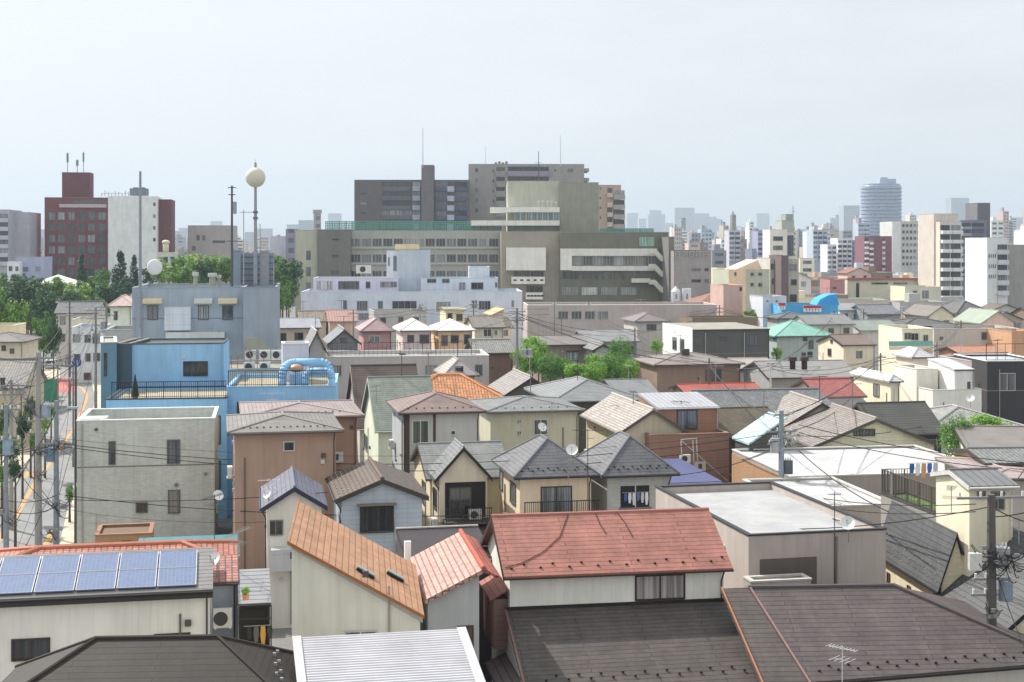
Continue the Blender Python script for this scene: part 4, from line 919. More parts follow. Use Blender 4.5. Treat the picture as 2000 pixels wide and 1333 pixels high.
b = HB('mauve mansard roofed house with a glazed end below the thin railing', 866, 734, 936, 152, 7, 'hip', 700, ST+'a89c98', 'hseam:b4aaa6', 'mansard_house'); b.wins([('F', 888, 716, 905, 728)], frame='metal:4a4a4c')
HB('long dark grey tiled roof behind the red brown house', 1392, 822, 1652, 122, 13, 'gx', 764, ST+'a8a090', K+'7c8084', 'dark_tiled_house', rot=9)
HB('thin bright red metal roof edge above the long dark tiled roof', 1336, 766, 1492, 143, 5, 'gx', 751, ST+'a89484', 'seam:b8503c', 'red_edge_house')
b = HB('red tiled roof house in front of the cream corner house', 1600, 776, 1694, 137, 8, 'gx', 741, ST+'c8b4a0', K+'b8605a', 'red_tiled_cottage')
HB('brown shingled roof in front of the dark tiled roof', 1412, 853, 1536, 115.5, 8, 'gx', 798, SD+'4e4036', SL+'6e6452', 'brown_shingle_house', gut='metal:8a4a34')
HB('pale blue sheet roof leaning beside the brown shingled roof', 1462, 866, 1536, 106, 3.5, 'sr', 815, ST+'4c4a46', 'seam:b0dce8', 'blue_sheet_shed', 'shed')
b = HB('old tiled gable house with cream siding and a long louvred opening', 1585, 873, 1838, 110, 10, 'gy', 818, SD+'c6c3a2', K+'9c928c', 'old_tiled_house', gut='metal:5c5850', rot=7); b.wins([('F', 1667, 838, 1709, 852)], frame='metal:4a4a46', glass='glass:3a3a38', mull=6)
HB('pale weathered tiled gable roof behind the old tiled gable house', 1490, 858, 1722, 119, 8.5, 'gy', 787, ST+'b8b09c', K+'a89e98', 'weathered_tiled_house', rot=7)
b = HB('dark olive metal roofed house with almost black siding', 1712, 850, 1850, 117, 7.5, 'gx', 788, SD+'4a3c36', 'hseam:5c5c56', 'olive_metal_roof_house'); b.auto(3, 1)
HB('low dark grey metal roof just behind the dark olive roof', 1612, 800, 1706, 131, 5, 'gx', 779, ST+'4c5058', 'hseam:6a6662', 'grey_metal_roof_house')
# white stepped house
b = HB('white stepped house with rooftop clutter and a tall white stair box', 1822, 763, 1917, 140, 7, 'flat', wall='stucco:e8e4dc', name='white_stepped_house', cat='house', cap='plain:d0d0cc', ph=.25, deck='deck:c8c6c0')
c_ = HB('w', 1864, 722, 1904, 140.5, 5.5, 'sf', 700, 'stucco:e6e4de', 'hseam:d8d8d8', o=.06, g=.05); d_ = HB('w', 1790, 722, 1832, 143, 5, 'flat', wall='stucco:e8e2d4', cap='plain:e0dcd0', ph=.3)
c_.wins([('F', 1889, 746, 1895, 760)], frame='metal:6a6a6a')
b.wins([('L', 1768, 758, 1786, 788)], frame='metal:8a9090'); merge(b, c_, d_)
b = HB('tiny white roofed attic box on top of the white stepped house', 1781, 698, 1826, 150, 4.5, 'hip', 680, ST+'c8b8a8', 'hseam:dcd8dc', 'attic_box', 'house', o=.3)
b = HB('cream corner house with a white hipped roof beside the red tiled cottage', 1737, 745, 1765, 140, 9, 'hip', 726, ST+'ece2c0', 'hseam:dcdcdc', 'cream_corner_house', o=.3); b.wins([('L', 1706, 750, 1718, 775)], frame='metal:6a6450')
b = HB('charcoal black box building with one window beside the white stepped house', 1928, 706, 2040, 146, 9, 'flat', wall='stucco:3c3a3c', name='charcoal_building', cat='building', cap='plain:ecECF0'.lower(), ph=.2, deck='deck:e0e4ea', rot=4); b.wins([('F', 1951, 729, 1983, 764)], frame='metal:b8b8bc', glass='glass:3c3e44', bars=False); b.railing(0, b.w, .2, b.zt+.02, 1.7, .9)
HB('mauve grey wall wing between the white stepped house and the charcoal building', 1898, 706, 1930, 150, 7, 'flat', wall='stucco:9a8c8c', name='mauve_wing', cat='house', cap='plain:c8c4c8').auto(1, 2)
b = HB('cream gabled cottage with a brown roof', 1646, 674, 1713, 176, 8, 'gx', 654, ST+'e0cfb0', 'hseam:8a7468', 'cream_cottage', o=.2, g=.2); b.wins([('F', 1672, 686, 1684, 700), ('L', 1617, 681, 1624, 696), ('L', 1622, 664, 1627, 671)], frame='metal:8a8674'); 
b = HB('grey green house with a mint green hipped roof', 1514, 657, 1632, 196, 9, 'hip', 627, SD+'9dada9', 'seam:83c6b2', 'mint_roof_house'); b.wins([('F', 1568, 657, 1577, 667), ('F', 1579, 665, 1589, 682), ('F', 1565, 689, 1574, 701), ('F', 1577, 687, 1587, 698)], frame='metal:5c6468'); b.wins([('L', 1511, 656, 1515, 664)], frame='metal:5c6468')
b = HB('long charcoal apartment row with a white end wall', 1353, 644, 1504, 185, 13, 'sf', 633, 'siding:545452', 'deck:c8c0b0', 'charcoal_row', 'apartment building', o=.15, g=.05)
b.wins([('F', 1356, 656, 1376, 674), ('F', 1405, 656, 1420, 664), ('F', 1457, 656, 1480, 674)], frame='metal:5a6a80'); MB().box(-.06, -.003, 0, b.D, 0, b.zt+.35).build('end_wall', 'stucco:ffffff', b.o)
window(b, 'L', 3.2, 5.0, b.zt-3.0, b.zt-1.3, off=.06, frame='metal:8a9094'); window(b, 'L', 6.4, 8.2, b.zt-3.0, b.zt-1.3, off=.06, frame='metal:8a9094')
m = MB(); m.bar((7, -.1, 4), (7, -.1, b.zt-.3), .05).bar((-.1+1.8, -.1, 4), (1.7, -.1, b.zt-.3), .05); m.build('downpipe', 'metal:c8c8c0', b.o)
b = HB('brown sided house with a taupe hipped roof and a chimney', 1278, 713, 1456, 158, 9, 'hip', 691, SD+'8c7260', 'hseam:9a8c84', 'taupe_roof_house'); b.wins([('F', 1377, 722, 1409, 745)], frame='metal:6a6058', glass='glass:4a5058'); b.boxp('chimney', 'plain:56524e', b.w*.4, b.w*.4+.9, 3, 3.7, b.z1-1, b.z1+.5)
HB('small taupe house with a flat hipped roof beside the white end wall', 1240, 628, 1310, 214, 8, 'hip', 612, ST+'b4aaa2', 'hseam:8e8284', 'small_taupe_house').wins([('F', 1263, 634, 1282, 645)], frame='metal:6a6058')
b = HB('brown sided house with one blue window behind the garden trees', 1054, 674, 1153, 180, 8, 'gx', 656, SD+'8e7c72', 'hseam:8e8480', 'brown_sided_house'); b.wins([('F', 1107, 687, 1131, 705)], frame='metal:6a5848', glass='glass:8aa0b0', hood='metal:6a5c50')
HB('small grey tiled hut roof between the two tallest garden trees', 1158, 684, 1200, 176, 6, 'gy', 672, ST+'9ca4a4', K+'8e9090', 'grey_hut', 'hut')
HB('low grey metal roof house with dark windows above the garden trees', 1140, 668, 1250, 205, 8, 'gx', 645, ST+'8c8e90', 'hseam:9c9c9c', 'grey_low_house').auto(4, 1)
HB('light tiled roof with dark gable beside the utility pole', 985, 772, 1092, 140, 9, 'gy', 737, ST+'5c5a58', K+'a49c98', 'light_tiled_house')
b = HB('grey metal hipped roof in front of the garden trees', 1078, 785, 1262, 127, 12, 'hip', 741, ST+'4c4844', 'hseam:8c8e90', 'grey_hip_house')
HB('flat topped dark roof left of the dark tiled roof, before the taupe hip roof', 1204, 772, 1290, 141, 9, 'gx', 742, ST+'7c7874', 'hseam:8a8c8e', 'flat_dark_roof_house')
# houses behind the taupe flat building
HB('dusty pink house with a pink hipped roof', 704, 647, 772, 178, 8, 'hip', 622, SD+'b08080', 'hseam:b49494', 'dusty_pink_house').wins([('F', 721, 656, 742, 670)], frame='metal:d0d4d8', glass='glass:5c7078')
b = HB('pinkish white hipped roof house beside the dusty pink house', 781, 646, 850, 184, 8, 'hip', 624, ST+'c8bab6', 'plain:f2e6e2', 'white_roof_house'); b.auto(2, 2, seed=3)
b = HB('apricot house with a white hipped roof', 851, 646, 930, 187, 8, 'hip', 625, ST+'e4bf8c', 'plain:f6f0ec', 'apricot_house'); b.auto(3, 2, seed=4)
b = HB('charcoal gabled house with a grey tiled roof beside the dusty pink house', 640, 672, 706, 170, 9, 'gy', 644, SD+'707074', K+'8c9298', 'charcoal_gabled_house'); b.wins([('F', 664, 660, 678, 670)], frame='metal:5c5c62')
b = HB('beige house with a flat blue grey roof beside the concrete building', 536, 641, 628, 190, 9, 'gx', 622, ST+'a89c88', 'hseam:a4a8b0', 'blue_grey_roof_house'); b.auto(3, 2, seed=2)
b = HB('olive grey house with two windows and a taupe mansard roof', 924, 640, 988, 196, 8, 'gx', 618, ST+'bcbca6', 'hseam:8e847c', 'olive_mansard_house'); b.wins([('F', 944, 643, 960, 658), ('F', 965, 645, 972, 656)], frame='metal:e4e8e8')
HB('cream yellow house with a small balcony before the pale blue building', 868, 605, 912, 224, 7, 'gx', 600, ST+'e6d8a0', 'hseam:b0aca0', 'cream_yellow_house').auto(2, 2)
HB('tan gable peeking over the olive mansard house', 958, 616, 986, 222, 7, 'sr', 603, ST+'c4a88c', 'plain:c8a878', 'tan_gable_house')
HB('grey ribbed roof below the olive mansard house', 925, 690, 1008, 172, 7, 'gx', 664, ST+'7a5c54', K+'9c9c98', 'grey_ribbed_house')
HB('grey kawara house corner with white bargeboards beside the lavender shelter', 598, 690, 640, 160, 10, 'gy', 648, ST+'9a9a98', K+'a8aaac', 'white_barge_house')
HB('rust striped lean roof under the pale blue building', 640, 628, 700, 214, 8, 'gx', 606, ST+'b49a84', 'seam:b88a80', 'rust_striped_house')
HB('brown tiled roof beside the rust striped roof', 583, 628, 640, 216, 8, 'gx', 608, ST+'b4a890', K+'9a8a78', 'brown_tiled_house')
# long taupe building and the pale blue centre
b = HB('long low taupe hall with a pale roof edge behind the roofs', 1030, 597, 1400, 226, 11, 'flat', wall='stucco:a89c98', name='taupe_hall', cat='building', cap='plain:d4cec4', ph=.3, deck='deck:c4c0b8', rot=3)
for x0, x1 in ((1090, 1110), (1116, 1136), (1142, 1162), (1168, 1188)): b.win('F', x0, 608, x1, 624, frame='metal:a8b0ac', glass='glass:5c6c6c', mull=2)
P = HB('pale blue low rise centre with stepped roofs and a stair tower', 588, 571, 1020, 250, 16, 'flat', wall='stucco:b4bfcf', name='pale_blue_centre', cat='building', cap='plain:c8d4e4', ph=.5, deck='deck:c0c4c8', rot=3)
P.wins([('F', 670, 587, 678, 607), ('F', 697, 588, 718, 607), ('F', 738, 588, 748, 607), ('F', 766, 588, 814, 608), ('F', 852, 590, 880, 608), ('F', 921, 587, 932, 602), ('F', 935, 588, 958, 605), ('F', 999, 587, 1004, 600), ('F', 670, 612, 690, 625), ('F', 700, 612, 740, 625)], frame='metal:9aa4b4', glass='glass:3a4650', mull=3)
p1_ = HB('w', 612, 544, 778, 258, 10, 'flat', wall='stucco:bcb8d0', cap='plain:d4d0dc', rot=3, ph=.3, deck='deck:d4d0c8'); p1_.wins([('F', 618, 549, 650, 566), ('F', 660, 549, 702, 566), ('F', 714, 550, 724, 564), ('F', 742, 550, 776, 562)], frame='metal:c0bcd0', glass='glass:6a6664', mull=0)
p2_ = HB('w', 755, 491, 778, 262, 7, 'flat', wall='stucco:ccd4e0', cap='plain:d0d8e8', rot=3, ph=.2); p2b = HB('w', 778, 489, 840, 261.5, 7, 'flat', wall='stucco:a6b2c0', cap='plain:b8c8d8', rot=3, ph=.2); p2_.wins([('F', 758, 503, 761, 520), ('F', 768, 500, 775, 530)], frame='metal:9aa4b4')
p3_ = HB('w', 822, 544, 972, 259, 10, 'flat', wall='stucco:b4bfcf', cap='plain:c4d0dc', rot=3, ph=.3, deck='deck:c0c4c8'); p3_.wins([('F', 834, 545, 852, 553), ('F', 863, 545, 878, 553), ('F', 897, 552, 909, 566), ('F', 920, 552, 944, 566), ('F', 967, 552, 971, 562)], frame='metal:8a94a4', glass='glass:3a3640', mull=1)
p4_ = HB('w', 916, 522, 956, 264, 6, 'flat', wall='stucco:b8c4d2', cap='plain:d4dce8', rot=3, ph=.2)
merge(P, p1_, p2_, p2b, p3_, p4_)
a = PW(795, 489, 263); e = empty('water_tank', a, .05); tag(e, 'cream ribbed water tank on the pale blue stair tower', 'water tank'); MB().box(-2.2, 2.2, -1, 1, .1, 1.1).build('tank', 'panel:e0cc94', e); MB().box(-2, 2, -.8, .8, 0, .1).build('base', 'metal:8c8c88', e)
ac(PW(710, 535, 258.5), 0, 'white rooftop unit on the pale blue centre', 2.6, 1.2, 1.5)

for i_, b_ in enumerate([q for q in ALLB if q.Y < 215 and q.o is not None]):
    try: b_.o.name
    except ReferenceError: continue
    if b_.o.name.split('.')[0] in ('roof_terrace', 'curved_roof_house', 'maroon_house', 'covered_balcony', 'corrugated_roof_shed', 'concrete_parapet', 'tiled_wing', 'blue_building', 'roof_shelter', 'red_roofed_house'): continue
    b_.clutter(i_)
    if i_ % 5 < 3 and b_.Y > 95: b_.aerial(i_)
# ================================================================ large buildings beyond the rooftops
def bands(b, xs0, xs1, y0, pitch, n, zh, parapet, glass='glass:2a3038', depth=1.0, first='F', open_=True, nm='balcony'):
    """n storeys: dark opening with a projecting parapet under it, from photo columns xs0..xs1; y0 = top pixel, pitch in pixels"""
    for j in range(n):
        y = y0+j*pitch
        A = b.ray(xs0, y, 'F'); B = b.ray(xs1, y+pitch*(1-zh), 'F'); Z = b.ray(xs1, y+pitch, 'F').z
        if Z < .5: break
        if open_: MB().box(A.x, B.x, -.03, -.002, B.z, A.z).build('window', glass, b.o)
        MB().box(A.x-.05, B.x+.05, -depth, -.035, Z+.1, B.z).build(nm, parapet, b.o)
FB = lambda *a, **k: Bld(*a, **dict(dict(roof='flat', rot=3, cat='building'), **k))
# olive office block
O = FB('long olive grey office block with ribbon windows and a green roof fence', 683, 451, 979, 342, 20, wall='stucco:9c9a90', name='office_block', deck='deck:b0b0a8', cap='plain:a8a69c', rot=2)
for y0, y1 in ((466, 482), (497, 513), (529, 542)):
    for k in range(14):
        xa = 686+k*20.7; O.win('F', xa, y0, xa+18.5, y1, frame='metal:b4b8b0', glass='glass:3e4a48', mull=2, sill=False)
    A, B = O.ray(684, y1+1, 'F'), O.ray(976, y1+4, 'F'); MB().box(A.x, B.x, -.35, -.003, B.z, A.z).build('ledge', 'plain:c4c4bc', O.o)
w1 = FB('w', 577, 450, 620, 338, 22, wall='stucco:a8a792', cap='plain:b0ae9c', rot=2); w2 = FB('w', 620, 449, 684, 337.5, 22, wall='stucco:6e6a66', cap='plain:807c76', rot=2)
w1.wins([('F', 598, 490, 607, 508), ('F', 598, 522, 607, 540), ('F', 598, 552, 607, 566)], frame='metal:8a8a84'); w2.wins([('F', 648, 466, 662, 470), ('F', 648, 498, 662, 503), ('F', 648, 529, 662, 535)], frame='metal:5a5854')
w3 = FB('w', 979, 453, 1094, 332, 24, wall='stucco:8e8674', cap='plain:b4b0a8', rot=2); w4 = FB('w', 1094, 454, 1306, 331, 24, wall='stucco:696856', cap='plain:a8a89c', rot=2)
A, B = w3.ray(989, 484, 'F'), w3.ray(1065, 528, 'F'); MB().box(A.x, B.x, -2.5, -.003, B.z, A.z).build('white_bay', 'stucco:ece8de', w3.o)
for (xa, xb, ya, yb) in ((999, 1064, 541, 555), (1027, 1060, 572, 585)):
    A, B = w3.ray(xa, ya, 'F', -1.5), w3.ray(xb, yb, 'F', -1.5); MB().box(A.x, B.x, -2, -.003, B.z, A.z).build('balcony', 'stucco:e4e0d4', w3.o)
    for k in range(5):
        u = A.x+(B.x-A.x)*(k+.3)/5; MB().box(u, u+.7, -2.02, -2.002, (A.z+B.z)/2-.15, (A.z+B.z)/2+.25).build('slot', 'plain:3a3a38', w3.o)
w3.wins([('F', 1003, 530, 1035, 541), ('F', 1036, 530, 1062, 541), ('F', 1027, 558, 1060, 571)], frame='metal:8a8a84')
A, B = w4.ray(1094, 486, 'F'), w4.ray(1282, 500, 'F'); MB().box(A.x, B.x, -1.6, -.003, B.z, A.z).build('white_band', 'stucco:c8c6bc', w4.o)
A, B = w4.ray(1094, 500, 'F'), w4.ray(1116, 528, 'F'); MB().box(A.x, B.x, -1.62, -.003, B.z, A.z).build('white_band', 'stucco:dcdad0', w4.o)
A, B = w4.ray(1116, 520, 'F'), w4.ray(1282, 529, 'F'); MB().box(A.x, B.x, -1.6, -.003, B.z, A.z).build('white_band', 'stucco:c8c6bc', w4.o)
for k in range(8): xa = 1118+k*20.3; w4.win('F', xa, 501, xa+18.5, 519, frame='metal:c0c0ba', glass='glass:6a7270', mull=2, sill=False)
for k in range(4): xa = 1098+k*38.; w4.win('F', xa, 531, xa+33, 546, frame='metal:7a7a70', glass='glass:46524e', mull=2); w4.win('F', xa, 561, xa+31, 577, frame='metal:8a8a80', glass='glass:8a9490', mull=2)
w4.win('F', 1249, 464, 1278, 481, frame='metal:9ad0bc', glass='glass:7ab8a4', mull=4)
for j, (ya, yb) in enumerate(((486, 513), (516, 544), (547, 574))):   # outside stair flights
    P_ = [w4.ray(x, y, 'F', -2.2) for x, y in ((1268, ya), (1280, ya), (1296, ya+17), (1304, ya+17), (1304, ya+25), (1292, ya+25), (1277, ya+9), (1268, ya+9))]
    MB().prism([(p.x, -2.6, p.z) for p in P_], (0, .2, 0)).build('stair_flight', 'stucco:c8c6b4', w4.o)
    MB().prism([(p.x, -.9, p.z) for p in P_], (0, .2, 0)).build('stair_flight', 'stucco:c8c6b4', w4.o)
    A, B = w4.ray(1232, ya+58, 'F'), w4.ray(1268, ya+66, 'F')
    if j == 0: MB().box(A.x, B.x, -2, -.003, B.z, A.z).build('balcony', 'stucco:c8c6b4', w4.o)
merge(O, w1, w2, w3, w4)
for (xa, xb, ya, yb, Yf) in ((636, 978, 433, 450, 350), (1172, 1276, 447, 455, 345)):
    A, B = PW(xa, ya, Yf), PW(xb, yb, Yf); e = empty('roof_fence', (A.x, Yf, B.z)); tag(e, 'long sea green mesh fence on the office block roof' if xa < 700 else 'short green mesh fence beside the olive tower', 'fence')
    m = MB(); h = A.z-B.z; L_ = B.x-A.x; n = int(L_/1.6)
    for k in range(n+1): m.box(L_*k/n-.06, L_*k/n+.06, -.05, .05, 0, h)
    m.build('posts', 'metal:3c8c78', e); m = MB(); 
    n = int(L_/.42)
    for k in range(n+1): m.box(L_*k/n-.1, L_*k/n+.1, .06, .1, 0, h)
    for k in range(5): m.box(0, L_, .0, .05, h*k/4-.08, h*k/4+.08)
    m.build('mesh', 'metal:58a28e', e)
# tower on the office block
T1 = FB('windowless olive tower with white projecting terraces rising from the office block', 1093, 357, 1169, 346, 20, wall='stucco:858474', name='olive_tower', cap='plain:8c8b74', rot=1)
t2 = FB('w', 991, 354, 1093, 347, 19, wall='stucco:a4a492', cap='plain:acac94', rot=1); 
for (xa, xb, ya, yb, dd) in ((957, 1093, 405, 415, 3.2), (920, 1093, 431, 441, 4.2)):
    A, B = t2.ray(xa, ya, 'F', -dd), t2.ray(xb, yb, 'F', -dd); MB().box(A.x, B.x, -dd, 4, B.z, A.z).build('terrace', 'stucco:dcdace', t2.o)
A, B = t2.ray(1006, 415.5, 'F', -1.5), t2.ray(1092, 430.5, 'F', -1.5); MB().box(A.x, B.x, -1.5, -.003, B.z, A.z).build('glazing', 'glass:86a8a8', t2.o)
m = MB()
for k in range(9): u = A.x+(B.x-A.x)*k/8; m.box(u-.08, u+.08, -1.58, -1.502, B.z, A.z)
m.build('mullion_frame', 'metal:d0d4cc', t2.o)
merge(T1, t2)
# rooftop lights and clutter
for i, (px, py) in enumerate(((1052, 395), (1060, 395), (1069, 395), (1077, 395), (1086, 397))):
    a = PW(px, 406, 343); e = empty('lamp_mast', a); tag(e, ('first', 'second', 'third', 'fourth', 'fifth')[i]+' short lamp mast along the upper white terrace of the olive tower', 'lamp mast', 'lamp masts on the olive tower terrace'); h = (406-py)*343/F
    MB().bar((0, 0, 0), (0, 0, h), .09).box(-.3, .3, -.2, .2, h, h+.3).build('mast', 'plain:e8e4d4', e)
# apartments behind
D1 = FB('dark grey apartment block with blue shaded balconies and a slim stair tower', 692, 352, 916, 430, 14, wall='stucco:5e5a5e', name='dark_apartments', cat='apartment building', cap='plain:6a686a', rot=1)
bands(D1, 747, 804, 355, 18.6, 5, .45, 'stucco:5c6066', 'glass:2c303c', .5)
bands(D1, 806, 821, 356, 18.6, 5, .55, 'stucco:8c92a4', 'glass:2c303c', 1.2)
bands(D1, 851, 873, 356, 18.6, 5, .45, 'stucco:565c70', 'glass:24283a', .5)
bands(D1, 874, 887, 357, 18.6, 5, .6, 'stucco:9aa0b4', 'glass:2c303c', 1.2)
bands(D1, 889, 912, 356, 18.6, 5, .45, 'stucco:50566a', 'glass:24283a', .5)
t3 = FB('w', 823, 323, 847, 428, 9, wall='stucco:68646a', cap='plain:75727a', rot=1); merge(D1, t3)
for k in range(5): D1.win('F', 704, 358+k*18.6, 715, 363+k*18.6, frame='metal:807c80', simple=True)
D2 = FB('tall grey apartment block with a corner of small windows and long top balconies', 915, 321, 1141, 445, 16, wall='stucco:8a8884', name='grey_apartments', cat='apartment building', cap='plain:9c9a98', rot=1)
bands(D2, 992, 1072, 326, 19.5, 2, .55, 'stucco:84808c', 'glass:343444', .6)
bands(D2, 969, 986, 327, 19.5, 5, .6, 'stucco:8a8884', 'glass:3c3c3c', .6)
for k in range(5): D2.win('F', 928, 329+k*19.5, 934, 337+k*19.5, frame='metal:9a9894', simple=True); D2.win('F', 962, 331+k*19.5, 965, 338+k*19.5, frame='metal:9a9894', simple=True)
D2.wins([('F', 1083, 330, 1086, 336), ('F', 1108, 330, 1120, 337)], frame='metal:9a9894')
m = MB(); 
for k in range(4): z = D2.zt-1.2-k*3; m.box(D2.w+.002, D2.w+1.6, 1, 12, z-1, z)
m.build('side_balconies', 'stucco:8c8a86', D2.o)
m = MB(); A = D2.ray(966, 315, 'F', 4)
for k in range(4): m.box(A.x+k*1.1, A.x+.8+k*1.1, 4, 5, D2.zt, D2.zt+.8+.3*(k % 2))
m.build('roof_units', 'metal:8c8c88', D2.o)
D3 = FB('tan apartment wing with stacked balconies at the end of the block', 1150, 362, 1213, 425, 14, wall='stucco:a48e80', name='tan_apartments', cat='apartment building', cap='plain:b09c8c', rot=1)
bands(D3, 1186, 1196, 368, 19, 5, .5, 'stucco:b4a090', 'glass:4a443e', 1.0); bands(D3, 1198, 1220, 372, 19, 5, .5, 'stucco:96928c', 'glass:3c3a38', 1.2)
D3.wins([('F', 1171, 366+k*19, 1174, 371+k*19) for k in range(4)], frame='metal:a09080', simple=True)
# taupe block with roof lettering frame
X1 = FB('plain taupe block with a sign frame on its roof beside the office block', 1316, 490, 1389, 318, 16, wall='panel:8c8484', name='taupe_block', cap='plain:7c7678', rot=4)
X1.wins([('F', 1350, 524, 1369, 530), ('F', 1376, 524, 1384, 530), ('F', 1350, 546, 1369, 552), ('F', 1376, 546, 1384, 552)], frame='metal:74706e')
x1b = FB('w', 1306, 463, 1317, 322, 14, wall='stucco:6c6866', cap='plain:7a7674', rot=4); merge(X1, x1b)
m = MB()
for k, px in enumerate((1319, 1334, 1347, 1360, 1374)):
    A = X1.ray(px, 492, 'F', -.3); B = X1.ray(px+8, 502, 'F', -.3); u0, u1, z0_, z1_ = A.x, B.x, B.z, A.z
    for (p, q) in (((u0, z0_), (u0, z1_)), ((u1, z0_), (u1, z1_)), ((u0, z1_), (u1, z1_)), ((u0, (z0_+z1_)/2), (u1, (z0_+z1_)/2)), ((u0, z0_), (u1, z1_) if k % 2 else (u1, z0_))): m.bar((p[0], -.2, p[1]), (q[0], -.2, q[1]), .09)
m.build('roof_lettering', 'plain:b8b4b0', X1.o)
for i, px in enumerate((1320, 1341)):
    a = PW(px, 588, 300); e = empty('tank', a); tag(e, ('white peaked storage tank beside the taupe block', 'white cylinder tank beside the peaked tank')[i], 'tank')
    m = MB().cyl((0, 0, 0), .95, 2.0+.6*i, 16); 
    if i == 0: m.bar((0, 0, 2.0), (0, 0, 3.0), .95, 16, .1)
    m.build('shell', 'metal:d8dce0', e); MB().box(-.2, .2, -1.0, -.96, .4, 1.5).build('hatch', 'metal:8a90a0', e)
# ---------------- brick coloured block and neighbours, far left
Br = FB('dark red brick tiled office block with six window columns', 87, 386, 211, 420, 20, wall='tilewall:744246', name='brick_block', cap='plain:a88c8c', rot=9)
for i, (xa, xb) in enumerate(((95, 108), (113, 127), (133, 146), (153, 167), (172, 186), (192, 207))):
    for j in range(6): Br.win('F', xa, 415+j*22, xb, 430+j*22, frame='metal:6a5654', glass='glass:3a4a4a', mull=1, sill=False)
A = Br.ray(116, 388, 'F'); B = Br.ray(208, 406, 'F'); MB().box(A.x, B.x, -.5, -.003, B.z, B.z+1).build('ledge', 'plain:c4b4b8', Br.o); MB().box(A.x+4, B.x, -.04, -.005, B.z+1.2, A.z-.5).build('top_window', 'glass:5a544c', Br.o)
pb = FB('w', 121, 337, 176, 426, 8, wall='tilewall:6c3e42', cap='plain:b08c8c', rot=9); merge(Br, pb)
Br2 = FB('brick tiled end wing behind the white slab', 306, 390, 334, 424, 16, wall='tilewall:6c3e42', name='brick_wing', cap='plain:a88c8c', rot=9)
Wh = FB('smooth white slab building joined to the brick block', 211, 384, 306, 416, 18, wall='stucco:e2e6e2', name='white_slab', cap='plain:e8ecea', rot=9)
for k in range(4): Wh.win('F', 299, 396+k*23, 304, 403+k*23, frame='metal:8a9494', simple=True)
a = PW(272, 384, 420); e = empty('cooling_unit', a); tag(e, 'slate blue cooling unit on the white slab roof', 'cooling unit'); MB().box(-2.4, 2.4, -1.5, 1.5, .2, 2.3).build('case', 'panel:6c7c90', e); MB().cyl((-1, 0, 2.3), .8, .3).cyl((1, 0, 2.3), .8, .3).build('fans', 'metal:566476', e)
m = MB(); a = PW(225, 384, 421); e = empty('roof_railing_sign', a); tag(e, 'pale lattice of pipes and rails on the white slab roof', 'roof equipment')
for k in range(9): m.bar((-4+k*1.0, 0, 0), (-4+k*1.0, 0, 1.0+.7*((k*5) % 3)/2), .12).bar((-4+k*1.0, 0, .6+.4*(k % 2)), (-3+k*1.0, 0, .9), .1)
m.build('frame', 'metal:b0b8a8', e)
for i, (px, y0, w_) in enumerate(((132, 298, .28), (151, 312, .34), (163, 297, .22))):
    a = PW(px, 337, 427); e = empty('cellular_antenna', a); h = (337-y0)*427/F; tag(e, ('thick dark antenna on the brick penthouse', 'short double antenna in the middle of the brick penthouse', 'slim forked antenna on the brick penthouse')[i], 'antenna')
    MB().bar((0, 0, 0), (0, 0, h), .1).build('pole', 'metal:70767c', e); MB().box(-w_, -w_*.3, -.2, .2, h*.5, h*.95).box(w_*.3, w_, -.2, .2, h*.5, h*.95).build('panels', 'metal:9aa0a4', e)
b = FB('grey lavender slab with dark balcony strips at the frame edge', -30, 410, 18, 400, 18, wall='stucco:9a9ca4', name='lavender_slab', rot=8); bands(b, -20, 16, 418, 17, 6, .5, 'stucco:a4a8b4', 'glass:4a5058', .8)
b = FB('tall pale grey apartment block next to the lavender slab', 18, 415, 57, 408, 18, wall='panel:a4a2ac', name='pale_grey_apartments', rot=8)
b = FB('low bluish office before the brick block', 30, 503, 86, 372, 12, wall='stucco:9098b8', name='bluish_office', cap='plain:b0a4b4', rot=8, base_z=0); b.wins([('F', 45, 522, 55, 531), ('F', 69, 521, 79, 530)], frame='metal:8088a0')
b = FB('white little block beside the bluish office', 14, 512, 38, 368, 10, wall='stucco:d0d0d8', name='white_little_block', rot=8); b.wins([('F', 17, 520, 24, 530), ('F', 30, 521, 36, 530)], frame='metal:8088a0')
b = HB('pale green low hall roof among the park trees', 46, 560, 160, 330, 14, 'hip', 537, ST+'d0d8cc', 'plain:d4e2ce', 'green_hall', 'hall', rot=8)
b = FB('taupe corner block seen between the white slab and the antenna masts', 367, 441, 455, 440, 16, wall='stucco:a29a96', name='taupe_corner_block', cap='plain:b0a8a4', rot=6); b.wins([('F', 384, 460, 390, 470), ('F', 395, 460, 401, 470), ('F', 375, 481, 382, 490), ('F', 415, 470, 440, 475)], frame='metal:7a7472')
b = FB('pale grey lavender block beyond the ball antenna mast', 528, 462, 560, 470, 14, wall='stucco:b4b4c0', name='grey_lavender_block', rot=5); b = FB('striped grey office beside the olive block', 558, 448, 578, 455, 14, wall='far:9c9ab0', name='striped_office', rot=5)
b = FB('small apartment block with cream tank near the dish antenna', 308, 494, 342, 330, 9, wall='stucco:c0c0b8', name='small_apartments', rot=9); b.auto(3, 2)
a = PW(324, 494, 332); e = empty('water_tank', a); tag(e, 'cream dome topped water tank near the dish antenna', 'water tank'); MB().cyl((0, 0, 0), .7, 2.4, 14).ball((0, 0, 2.4), .95, 14, 8, sz=.6).build('tank', 'plain:e0d8b8', e, True)
